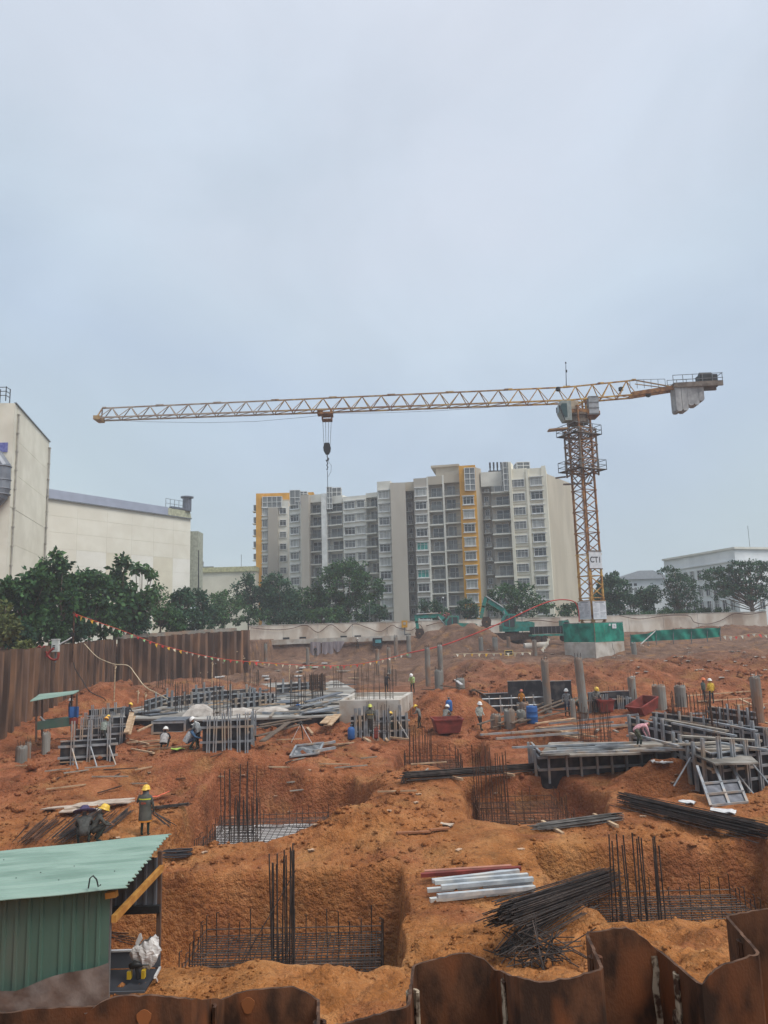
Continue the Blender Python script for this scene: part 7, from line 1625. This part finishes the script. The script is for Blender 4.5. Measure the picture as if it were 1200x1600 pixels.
bundle('heap of offcut rods seen through the shack opening', G(176, 1478), G(206, 1470), 16, .012, .3, .1, C_RBAR, 0, .5, (), seed=15)
def planks(label, items, m, w=.14, t=.05, name='plank_stack', cat='plank stack', part='plank', z0=.04):
    p0 = G(*items[0][0]); rt = root(name, label, cat, p0)
    for k, it in enumerate(items):
        (a, b) = it[0], it[1]; zz = z0 + (it[2] if len(it) > 2 else 0); mm = it[3] if len(it) > 3 else m
        A_, B_ = G(*a), G(*b); zz += lift(A_, B_); MB().bar(A_ - p0 + Vector((0, 0, zz)), B_ - p0 + Vector((0, 0, zz)), w, t).build(part, mm, rt)
    return rt
C_ALU = mat('zinc_beam', srgb(190, 198, 202), .45, .25, col2=srgb(160, 168, 174), scale=3, col3=srgb(206, 206, 200), scale3=2)
planks('fanned stack of pale zinc beams with one pinkish board on the bare soil', [((672, 1411), (834, 1395), .02), ((668, 1404), (832, 1391), .06), ((684, 1413), (836, 1399), .12), ((680, 1400), (826, 1388), .14), ((676, 1396), (812, 1380), .1), ((704, 1390), (808, 1374), .06), ((690, 1407), (834, 1393), .2), ((658, 1383), (815, 1372), .04, C_REDP), ((664, 1378), (800, 1370), .03, mat('pinkish_board', srgb(176, 124, 106), .8))], C_ALU, .12, .09, 'beam_stack', 'beam stack', 'beam')
planks('pale boards and sheets strewn left of the coat worker', [((100, 1268), (200, 1258), .05), ((120, 1264), (205, 1262), .1), ((95, 1272), (165, 1268), .02), ((150, 1258), (205, 1254), .04), ((70, 1266), (130, 1262), .02)], mat('chalky_board', srgb(190, 178, 164), .85, col2=srgb(164, 148, 132), scale=3), .4, .04)
planks('crossed weathered boards and poles beside the blue barrel', [((748, 1148), (868, 1106), .5), ((780, 1150), (890, 1104), .4), ((800, 1152), (902, 1108), .3), ((812, 1138), (900, 1118), .2), ((770, 1144), (850, 1128), .15), ((838, 1142), (898, 1130), .05, C_WOODP), ((836, 1146), (896, 1138), .05, C_WOODP), ((850, 1120), (920, 1128), .3)], mat('dark_weathered_plank', srgb(112, 98, 84), .85, col2=srgb(84, 72, 62), scale=3), .2, .06)
planks('ladder like lengths of galvanised tube by the right long form', [((752, 1174), (846, 1166), .3), ((776, 1170), (905, 1160), .4), ((820, 1168), (960, 1156), .5), ((800, 1166), (985, 1152), .6), ((860, 1162), (1000, 1150), .5)], C_GALV, .12, .1, 'tube_stack', 'tube stack', 'tube')
planks('timber bearers and boards at the foot of tallest form, far bank', [((855, 1160), (905, 1166), .1), ((862, 1156), (914, 1162), .1), ((842, 1152), (934, 1164), .1)], C_WOODP, .15, .08)
planks('two small timbers on bare soil left of ringed cage', [((620, 1304), (672, 1302)), ((672, 1302), (702, 1299), .02)], mat('soiled_timber', srgb(160, 108, 76), .9), .14, .05)
planks('long pale boards lying across the right bank above the two workers', [((1060, 1092), (1175, 1084)), ((1090, 1098), (1190, 1092)), ((1150, 1108), (1200, 1106), .2), ((1156, 1102), (1176, 1112), .4)], C_WOODP, .14, .06)
planks('broken timbers beside the left forms and white helmets', [((198, 1163), (262, 1157)), ((205, 1175), (240, 1182)), ((215, 1160), (240, 1146), .5), ((190, 1158), (232, 1168)), ((232, 1174), (300, 1168))], C_WOODP, .1, .08)
planks('leaning pale timber upright at the right end of left forms', [((197, 1166), (206, 1130), .7), ((200, 1164), (208, 1132), .5)], C_WOODP, .3, .06)
planks('dark boards bridging the trench right of the short form', [((396, 1148), (486, 1132), .3), ((400, 1158), (470, 1140), .2), ((404, 1142), (470, 1130), .3), ((410, 1172), (452, 1138), .3)], mat('dark_weathered_plank', srgb(112, 98, 84)), .3, .06)
planks('grey steel sheets and tubes stacked left of the white pile cap', [((462, 1126), (540, 1116), .5, C_GSHEET), ((470, 1122), (545, 1108), .7, C_GALV), ((478, 1130), (530, 1120), .6, C_GALV), ((480, 1118), (532, 1102), .9, C_GSHEET), ((500, 1134), (548, 1124), .4, C_GALV), ((506, 1146), (522, 1128), .5, C_WOODP), ((512, 1148), (528, 1130), .5, C_WOODP)], C_GSHEET, .5, .07)
planks('timber offcuts at the foot of form before the pile cap', [((568, 1154), (578, 1160)), ((598, 1150), (606, 1160)), ((602, 1153), (640, 1158)), ((480, 1142), (488, 1150))], C_WOODP, .16, .1)
planks('planks thrown over the hump top left of blue barrel', [((660, 1086), (742, 1092), .2), ((690, 1082), (760, 1090), .2), ((712, 1076), (722, 1088), .5, C_WPLAST), ((740, 1088), (770, 1104), .3)], mat('dark_weathered_plank', srgb(112, 98, 84)), .2, .06)
# loose pieces over the slab and soil; alike, so they share a label and a group
def where(px, py, xr, yr):
    u = (px - xr[0]) / (xr[1] - xr[0] + 1e-6); v = (py - yr[0]) / (yr[1] - yr[0] + 1e-6)
    return ('front', 'middle', 'back')[2 - min(2, int(v * 3))] + ' ' + ('far left', 'left', 'centre', 'right', 'far right')[min(4, int(u * 5))]
def loose(label, n, xr, yr, z, mats_, L, w, t, name, cat, group, seed, words):
    """label: '{len} {mat} ... {pos}' filled from the length, material and place of each piece"""
    rr = random.Random(seed); ms = [MB().box(0, 0, 0, 1, w, t).mesh(name, m) for m in mats_]
    for i in range(n):
        px, py = rr.uniform(*xr), rr.uniform(*yr); p = upz(px, py, z) if z is not None else gp(px, py); ln = rr.uniform(*L); f = (ln - L[0]) / (L[1] - L[0])
        p.z += .05 + rr.uniform(0, .12); o = inst(name, ms[i % len(ms)], None, p, scale=(ln, 1, 1), rot=(rr.uniform(-.05, .05), rr.uniform(-.04, .04), rr.choice([0.1, .25, 1.5, -.2, .8, 1.2]) + rr.uniform(-.15, .15)))
        tag(o, label.format(len=('short', 'medium length', 'long')[min(2, int(f * 3))], mat=words[i % len(words)], pos=where(px, py, xr, yr)), cat, group)
loose('{len} {mat} steel tube on the pale middle slab, {pos} part', 46, (235, 530), (1070, 1117), ZS, [C_GALV, C_STEELG], (2, 6), .1, .1, 'steel_tube', 'tube', 'loose tubes on the middle slab', 3, ('bright', 'dull grey'))
loose('{len} {mat} sheet lying on the pale middle slab, {pos} part', 34, (210, 530), (1070, 1118), ZS, [C_PLY, C_PLANKG, C_GSHEET, C_PLANKG], (1.2, 2.6), 1.1, .06, 'plywood_sheet', 'sheet', 'plywood sheets on the middle slab', 4, ('black plywood', 'weathered plank', 'grey steel', 'greyed board'))
loose('{len} {mat} timber on the pale middle slab, {pos} part', 40, (200, 530), (1068, 1117), ZS, [C_WOODP, C_PLANKG], (1.5, 4.5), .16, .1, 'timber_length', 'timber', 'timbers on the middle slab', 5, ('pale', 'weathered grey'))
loose('{len} {mat} scrap board on soil behind the slab, {pos}', 26, (300, 560), (1036, 1064), None, [C_WOODP, C_WPLAST, C_PLANKG], (.6, 2.4), .4, .12, 'scrap_board', 'board', 'scrap boards on the far soil', 6, ('pale timber', 'white', 'grey'))
loose('{len} {mat} stick on bare soil before the slab, {pos}', 40, (20, 700), (1150, 1260), None, [C_WOODP, C_RBARR, C_PLANKG], (.4, 1.6), .05, .05, 'scrap_stick', 'stick', 'scrap sticks on the soil', 7, ('pale', 'rusty', 'grey'))
loose('{len} {mat} offcut among the right forms, {pos} part', 36, (850, 1195), (1100, 1190), None, [C_WOODP, C_GALV, C_PLANKG], (.5, 2.2), .14, .08, 'timber_offcut', 'offcut', 'offcuts around the right forms', 8, ('timber', 'steel', 'grey board'))
# vertical clutter on the slab: low forms for upstand walls
for i, (xa, ya, xb, yb, n) in enumerate([(262, 1106, 330, 1097, 7), (330, 1096, 400, 1090, 6), (362, 1110, 424, 1102, 7), (300, 1091, 350, 1086, 5), (380, 1098, 428, 1100, 6), (226, 1112, 262, 1100, 4), (432, 1084, 500, 1078, 5)]):
    formwall(['upstand form at left part of the slab with short props', 'upstand form at the slab centre left, farther back', 'upstand form with close posts at slab centre', 'small upstand form near the slab back edge', 'upstand form beside the thin sheaf of bars', 'upstand form at the slab left tip', 'upstand form in front of the rusty panel'][i], upz(xa, ya, ZS), upz(xb, yb, ZS), .75, 1.0, n, 1, zdrop=0, jit=.35)
for i, (px, py, sx, sy, h) in enumerate([(312, 1120, 2.2, 1.2, .8), (372, 1118, 3.0, 1.4, .45), (425, 1115, 2.6, 1.2, .4), (465, 1082, 2.4, 1.2, .3)]):
    p = upz(px, py - 2, ZS); g = MB(); rows_ = [[(-sx / 2 + sx * a / 8, -sy / 2 + sy * b / 6, h * (.25 + .75 * math.sin(PI * a / 8) * math.sin(PI * b / 6)) * (1 if 0 < a < 8 and 0 < b < 6 else 0) + .04 * math.sin(a * 2.1 + b)) for a in range(9)] for b in range(7)]
    tag(MB().grid(rows_).build('tarpaulin', mat('pale_tarp', srgb(190, 184, 176), .8, col2=srgb(160, 152, 144), scale=2), loc=p, smooth=False), ['peaked pale tarpaulin heap at the slab front, left', 'flat pale tarpaulin heap at the slab front, centre', 'pale covered heap at the slab front, right', 'pale tarpaulin at the slab back before rusty panel'][i], 'tarpaulin')
# rusty panel standing on the slab
a, b = upz(484, 1082, ZS), upz(508, 1080, ZS); rp_ = root('rebar_wall', 'close rusty wall of bars standing upright at the slab right', 'rebar wall', a); d = b - a; hh = up(484, 1053, a.y).z - a.z
for i in range(22): inst('starter_bar', UNIT['r'], rp_, d * (i / 21) + Vector((R.uniform(-.03, .03), R.uniform(-.1, .1), 0)), scale=(.035, .035, hh * R.uniform(.92, 1.02)))
for z in np.arange(.3, hh, .35): MB().bar((0, 0, z), d + Vector((0, 0, z)), .05).build('tie_bar', C_RBARR, rp_)
# ------------------------------------------------------------------ skips, barrel, shelter, cabinet
def skip(label, px, py, w, d, h, rz=0, tilt=0):
    p = gp(px, py); rt = root('steel_skip', label, 'skip', p + Vector((0, 0, .1)), rz); rt.rotation_euler = (0, tilt, rz); t = .06
    b0 = [(-w * .38, -d / 2), (w * .38, -d / 2), (w * .38, d / 2), (-w * .38, d / 2)]; b1 = [(-w / 2, -d / 2 - .1), (w / 2, -d / 2 - .1), (w / 2, d / 2 + .1), (-w / 2, d / 2 + .1)]
    for i in range(4):
        j = (i + 1) % 4; q = [Vector((*b0[i], 0)), Vector((*b0[j], 0)), Vector((*b1[j], h)), Vector((*b1[i], h))]; c = Vector((0, 0, h / 2)); n = (q[1] - q[0]).cross(q[3] - q[0]).normalized()
        MB().slab(q, -n * t).build('side_plate', C_REDP, rt); MB().bar(q[2], q[3], .09).build('rim', C_REDP, rt)
    MB().slab([(*p_, .02) for p_ in b0], (0, 0, .05)).build('floor_plate', C_REDP, rt); return rt
skip('red skip with squatting white helmeted worker in it', 699, 1147, 1.75, 1.3, .8, .1)
skip('tilted empty red skip on the soil right of the black forms', 1008, 1114, 1.75, 1.1, .65, .5, -.35)
skip('small faded red box beside the yellow helmeted worker', 946, 1114, 1.0, .9, .75)
p = gp(832, 1129); bl_ = root('blue_barrel', 'large upright blue barrel among concrete pile stubs', 'barrel', p); hh = up(832, 1103, p.y).z - p.z; r = 8.5 * p.y / FPX
MB().lathe([(r * .92, -.1), (r, .05), (r, hh * .33), (r * 1.04, hh * .35), (r, hh * .38), (r, hh * .64), (r * 1.04, hh * .66), (r, hh * .69), (r, hh - .08), (r * .93, hh)], 18).build('drum', C_BLUE, bl_, smooth=True); MB().lathe([(.06, hh), (.06, hh + .05)], 8, (r * .5, 0, 0)).build('bung', C_DARK, bl_)
for px, py, c, lab in ((549, 1155, C_BLUE, 'small blue gas bottle left of the form before the pile cap'), (586, 1155, C_REDP, 'small red gas bottle at the foot of form before pile cap'), (702, 1113, C_BLUE, 'blue cloth bundle hung above the red skip'), (466, 1116, C_BLUE, 'small blue can on the steel sheets left of pile cap')):
    p = gp(px, py); t0 = root('gas_bottle', lab, 'bottle', p); MB().lathe([(.2, 0), (.22, .05), (.22, .55), (.16, .68), (.07, .72)], 12).build('body', c, t0, smooth=True); MB().lathe([(.05, .72), (.05, .8), (.1, .82), (.1, .86)], 8).build('valve', C_STEELG, t0)
# small shelter at left
pl_, pr_ = gp(58, 1147), gp(122, 1140); Ys = 44.0
s0 = up(56, 1146, Ys); st = root('green_shelter', 'small open shelter with mint roof and green apron beside the sheet piles', 'shelter', s0)
def SL_(px, py, dy=0): return up(px, py, Ys + dy) - s0
for px, yt, yb, dy in ((57, 1096, 1148, 0), (120, 1084, 1140, 0), (66, 1092, 1140, 2.0), (112, 1084, 1132, 2.0)): MB().bar(SL_(px, yb, dy) - Vector((0, 0, .4)), SL_(px, yt, dy), .09).build('post', mat('brown_post', srgb(104, 82, 70)), st)
f0, f1, b1_, b0_ = SL_(47, 1096, -.4), SL_(116, 1084, -.4), SL_(124, 1079, 2.2), SL_(62, 1085, 2.2)
shift(roof_sheet(f0, f1, b1_, b0_, 9, .04, .02, .02, 6), Vector((0, 0, 0))).build('roof', C_MINT, st)
a, b = SL_(57, 1141), SL_(113, 1134); hh = (SL_(57, 1129) - a).z
MB().slab([a, b, b + Vector((0, 0, hh)), a + Vector((0, 0, hh))], (0, .04, 0)).build('apron', C_GREEN, st); MB().slab([a + Vector((0, .05, hh)), b + Vector((0, .05, hh)), b + Vector((0, 1.3, hh)), a + Vector((0, 1.3, hh))], (0, 0, .04)).build('counter', C_GREEN, st)
MB().bar(SL_(63, 1120, .2), SL_(70, 1127, .2), .07).build('brace', C_WPLAST, st)
q = gp(115, 1131); tg = root('tarp_bundle', 'blue and red tarp hung at the right post of small shelter', 'tarp', up(115, 1118, 43.9)); MB().grid([[(-.3 + .1 * i, -.05 * math.sin(i * 1.5), .5 - .12 * j) for i in range(7)] for j in range(6)]).build('blue_cloth', C_BLUE, tg); MB().grid([[(-.2 + .1 * i, -.08 - .04 * math.sin(i), -.12 - .12 * j) for i in range(6)] for j in range(4)]).build('red_cloth', C_REDP, tg)
# white cabinet, cables and pipes on the left sheet pile heads
p = up(87, 1009, 54.5); cbn = root('power_cabinet', 'white electrical cabinet on top of the left sheet piles', 'cabinet', p)
MB().box(0, 0, 0, .46, .35, .86).build('case', mat('cabinet_white', srgb(206, 212, 206), .5), cbn); MB().box(0, 0, .46, .54, .42, .06).build('lid', C_WPLAST, cbn)
for k in range(3): MB().box(-.05, -.18, .02 - k * .12, .18, .03, .07).build('vent', C_DARK, cbn)
MB().bar((0, .05, -.43), (0, .05, -1.2), .1).build('post', C_STEELG, cbn)
for lab, pts, c, r in (('pink red cable bundle hung over pile heads at far left', [(72, 1026), (78, 1018), (84, 1013)], C_HOSER, .09), ('red cable loop left of the white cabinet', [(57, 1014), (62, 1010), (66, 1014), (70, 1009)], C_HOSER, .07), ('red cables drooping beneath the white cabinet', [(72, 1018), (76, 1026), (83, 1031), (90, 1029), (92, 1020)], C_HOSER, .08), ('pale pipe bent down the pile heads at the far left edge', [(-4, 1024), (8, 1023), (18, 1018), (28, 1011)], C_WPLAST, .06), ('white pipe rising behind the white cabinet', [(92, 1008), (98, 1004), (106, 1000), (112, 996)], C_WPLAST, .05)):
    hose('cable', lab, [up(x, y, 53.2) for x, y in pts], r, c, 'cable')
p = up(113, 1035, 60); MB_ = MB().tube([(0, 0, 0), (0, 0, up(114, 955, 60).z - p.z)], [.07, .06], 7); t0 = root('bunting_pole', 'rusty pole above left sheet piles from which bunting starts', 'pole', p); MB_.build('shaft', C_RBARR, t0); MB().box(0, -.1, 2.2, .3, .1, .25).build('bracket', C_DARK, t0)
hose('black_cable', 'thin dark cable hanging down the left sheet pile wall to the soil', [up(115, 1035, 58), up(118, 1046, 58), up(128, 1062, 58), up(140, 1080, 57), up(160, 1090, 57), gp(165, 1096)], .035, C_DARK, 'cable')
# ------------------------------------------------------------------ bunting, ropes and posts
def bunting(label, pts, nflag, fl=.34, rope=.03, m=C_ORANGE, cols=None, every=None, name='bunting'):
    P = [Vector(p) for p in pts]; o = P[0].copy(); S = []
    for i in range(len(P) - 1):
        p0, p1, p2, p3 = P[max(i - 1, 0)], P[i], P[i + 1], P[min(i + 2, len(P) - 1)]
        for k in range(8): t = k / 8; S.append(.5 * ((2 * p1) + (p2 - p0) * t + (2 * p0 - 5 * p1 + 4 * p2 - p3) * t * t + (3 * p1 - p0 - 3 * p2 + p3) * t ** 3))
    S.append(P[-1]); rt = root(name, label, 'bunting', o); MB().tube([p - o for p in S], rope, 5).build('rope', m, rt)
    cum = [0]
    for a, b in zip(S[:-1], S[1:]): cum.append(cum[-1] + (b - a).length)
    ms = [MB().slab([(-fl * .42, 0, 0), (fl * .42, 0, 0), (.05, -.06, -fl)], (0, .01, 0)).mesh('flag', c) for c in cols]
    for i in range(nflag):
        t = cum[-1] * (i + .6) / nflag; j = max(k for k in range(len(cum)) if cum[k] <= t); j = min(j, len(S) - 2); p = S[j].lerp(S[j + 1], (t - cum[j]) / (cum[j + 1] - cum[j] + 1e-9))
        inst('flag', ms[(i * 7 + i // 3) % len(ms)], rt, p - o - Vector((0, 0, rope)), rot=(R.uniform(-.2, .2), R.uniform(-.3, .3), R.uniform(-.6, .6)), scale=(1, 1, R.uniform(.7, 1.15)))
    return rt
FC = [mat('flag_red', srgb(214, 66, 62), .7), mat('flag_white', srgb(226, 222, 206), .7), mat('flag_yellow', srgb(228, 178, 58), .7), mat('flag_green', srgb(150, 196, 140), .7), mat('flag_cream', srgb(224, 210, 180), .7)]
pts = [up(114, 958, 60), up(150, 971, 63), up(190, 985, 66), up(240, 1004, 69), up(290, 1018, 72), up(350, 1030, 75), up(420, 1036, 78), up(490, 1040, 79), up(550, 1039, 80), up(600, 1030, 81), up(640, 1020, 82)]
bunting('long orange rope of small coloured pennants sagging across the whole far site', pts, 54, .33, .03, C_ORANGE, FC)
hose('safety_rope', 'orange red rope climbing from the pennants to the crane mast', [up(640, 1020, 82), up(690, 1009, 83), up(740, 991, 84), up(790, 970, 85), up(830, 951, 86), up(858, 940, 87), up(880, 937, 88), up(898, 941, 88.6), up(904, 955, 88.8), up(905, 972, 88.8)], .07, mat('red_orange_rope', srgb(186, 66, 60), .7), 'rope')
bunting('line of small pale flags low on the bank left of crane block', [up(708, 1022, 88), up(740, 1021, 88), up(770, 1021, 88), up(800, 1020, 88), up(832, 1019, 88)], 11, .4, .025, C_ROPE, [FC[1], FC[4], FC[2]], name='flag_line')
bunting('short line of white flags right of the green mesh barrier', [up(1126, 993, 90), up(1150, 994, 90), up(1175, 990, 90), up(1200, 992, 90)], 8, .45, .03, C_WOODP, [FC[1], FC[1], FC[0]], name='flag_line')
bunting('few white flags sloping down beside the truck', [up(858, 995, 92), up(853, 1006, 91), up(846, 1015, 90)], 5, .5, .02, C_ROPE, [FC[1]], name='flag_line')
p0 = up(132, 1006, 62); hose('pale_rope', 'pale rope sagging from the sheet piles down to a wooden post', [p0, up(150, 1025, 60), up(165, 1033, 58), up(180, 1038, 57), up(200, 1040, 57), up(212, 1054, 56), up(226, 1072, 55), up(245, 1083, 54), up(262, 1092, 53)], .035, C_ROPE, 'rope')
for px, yb, yt, lab in ((178, 1096, 1038, 'tall pale post holding the rope by the left soil mound'), (215, 1100, 1078, 'short wooden post at the slab tip beneath the rope'), (331, 1075, 1034, 'pale post wrapped in rope at the slab back edge'), (452, 1076, 1038, 'thin post under the bunting at slab back edge'), (227, 1092, 1082, 'leaning stick tied to the pale rope')):
    p = gp(px, yb); t0 = root('wooden_post', lab, 'post', p); h = up(px, yt, p.y).z - p.z; MB().tube([(0, 0, -.3), (.03, 0, h)], .05, 6).build('shaft', C_WOODP, t0); MB().tube([(-.1, 0, h - .1), (.12, .05, h - .2), (.05, -.08, h - .35)], .03, 5).build('rope_tie', C_ROPE, t0)
# orange lying rope bag and small litter
q = gp(250, 1250); rows_ = [[(-.45 + .11 * i, -.1 + .05 * j + .04 * math.sin(i * 1.3), .08 + .004 * i * i + .05 * R.random()) for i in range(9)] for j in range(5)]
tag(MB().grid(rows_).build('orange_netting', mat('orange_net', srgb(236, 128, 100), .8, col2=srgb(214, 90, 66), scale=18), loc=q, smooth=True), 'small orange netting scrap right of the coat worker shoulder', 'netting')
def litter(label, spots, m, s, name, cat, group=None):
    xs_l = [q[0] for q in spots]; ys_l = [q[1] for q in spots]; label0 = label
    for k, (px, py) in enumerate(spots):
        if '{pos}' in label0: label = label0.format(pos=where(px, py, (min(xs_l), max(xs_l)), (min(ys_l), max(ys_l))))
        p = gp(px, py); rr = random.Random(px); rows_ = [[(s * (-.5 + i / 5) * 1.6, s * (-.5 + j / 4), s * (.12 + .16 * rr.random())) for i in range(6)] for j in range(5)]; g = MB().grid(rows_); g.grid([[(x, y, z - .03) for x, y, z in reversed(r)] for r in rows_])
        tag(g.build(name, m, loc=p, rz=rr.uniform(-1, 1)), label, cat, group)
litter('white rag dropped on the soil above the big black rebar heap', [(1130, 1272)], C_WPLAST, .5, 'rag', 'rag'); litter('white plastic sack on top of the red mound before the black form', [(1034, 1196)], C_WPLAST, .5, 'sack', 'sack'); litter('small white paper scrap at the left end of black heap', [(1074, 1256)], C_WPLAST, .35, 'paper_scrap', 'paper'); litter('white block of plaster beside the ringed cage', [(697, 1292)], mat('plaster', srgb(206, 186, 166), .9), .28, 'plaster_lump', 'plaster'); litter('lime green bag on the planks before the white helmets', [(278, 1173)], mat('lime_bag', srgb(170, 200, 90), .7), .4, 'bag', 'bag')
rr = random.Random(21); litter('pale litter scrap on the bank before the far wall, {pos}', [(int(rr.uniform(960, 1195)), int(rr.uniform(1008, 1062))) for i in range(34)] + [(int(rr.uniform(700, 870)), int(rr.uniform(1012, 1030))) for i in range(14)], mat('pale_litter', srgb(206, 200, 190), .8), .26, 'litter_scrap', 'litter', 'pale litter on the far right bank')
rr = random.Random(22); litter('small pale stone on the red soil between the pits, {pos}', [(int(rr.uniform(20, 1180)), int(rr.uniform(1190, 1340))) for i in range(36)], mat('pale_stone', srgb(190, 160, 134), .9), .13, 'stone', 'stone', 'small stones on the red soil')
p = up(833, 1020, 92); g = MB().tube([(-1.6, 0, 0), (1.6, .5, .1)], .45, 14); tag(g.build('concrete_pipe', C_CONCP, loc=gp(838, 1014) + Vector((0, 0, .35))), 'pale concrete pipe lying left of the crane block', 'pipe')
p = gp(796, 1025); bt_ = root('sign_barrier', 'small yellow edged black sign standing among the pale flags', 'sign', up(795, 1020, 90)); MB().box(0, 0, 0, .95, .06, .6).build('board', C_DARK, bt_); MB().box(0, -.04, .28, 1.0, .05, .08).box(0, -.04, -.28, 1.0, .05, .08).box(-.48, -.04, 0, .08, .05, .5).box(.48, -.04, 0, .08, .05, .5).build('border', mat('sign_yellow', srgb(220, 190, 110), .6), bt_); MB().bar((0, .05, 0), (0, .05, -.8), .06).build('stake', C_WOODP, bt_)
# solid dark box coloured as an opening's shade, and blue bin under the far wall
p = up(590, 1003, 115.8); t0 = root('water_tank', 'small blue green tank before a dark box coloured as recess shade below far wall', 'tank', p); MB().box(0, 0, 0, 1.5, .8, 1.2).build('box', C_DARK, t0); MB().box(.1, -.43, .1, .9, .05, .5).build('panel', mat('teal_panel', srgb(90, 160, 170), .5), t0)
ts = root('tube_stack', 'galvanised tubes and boards laid along the slab of the long right form', 'tube stack', upz(850, 1172, -3.6)); o = ts.location.copy()
for x0, y0, x1, y1, zz, w_ in ((846, 1176, 965, 1168, -3.6, .1), (800, 1168, 1000, 1160, -3.52, .1), (870, 1170, 1062, 1163, -3.58, .12), (900, 1176, 1058, 1171, -3.6, .1), (930, 1166, 1100, 1164, -3.5, .1), (890, 1180, 1000, 1177, -3.6, .22), (960, 1174, 1055, 1166, -3.6, .3), (1010, 1168, 1080, 1172, -3.55, .1), (860, 1165, 960, 1161, -3.6, .25)):
    MB().bar(upz(x0, y0, zz) - o, upz(x1, y1, zz) - o, w_, .08).build('tube' if w_ < .2 else 'board', C_GALV if w_ < .2 else C_PLANKG, ts)

ts2 = root('board_stack', 'pale boards and tubes laid over the rear right forms below the bar thicket', 'board stack', upz(1000, 1160, -3.2)); o = ts2.location.copy()
for x0, y0, x1, y1, zz, w_ in ((985, 1146, 1060, 1166, -3.2, .12), (1034, 1124, 1136, 1142, -3.1, .2), (1050, 1130, 1150, 1150, -3.1, .12), (1000, 1166, 1120, 1160, -3.3, .25), (1060, 1150, 1190, 1158, -3.2, .3), (1110, 1128, 1182, 1142, -3.1, .15), (1090, 1172, 1190, 1170, -3.4, .3), (1120, 1160, 1200, 1172, -3.3, .15)):
    MB().bar(upz(x0, y0, zz) - o, upz(x1, y1, zz) - o, w_, .08).build('tube' if w_ < .2 else 'board', C_GALV if w_ < .2 else C_PLANKG, ts2)
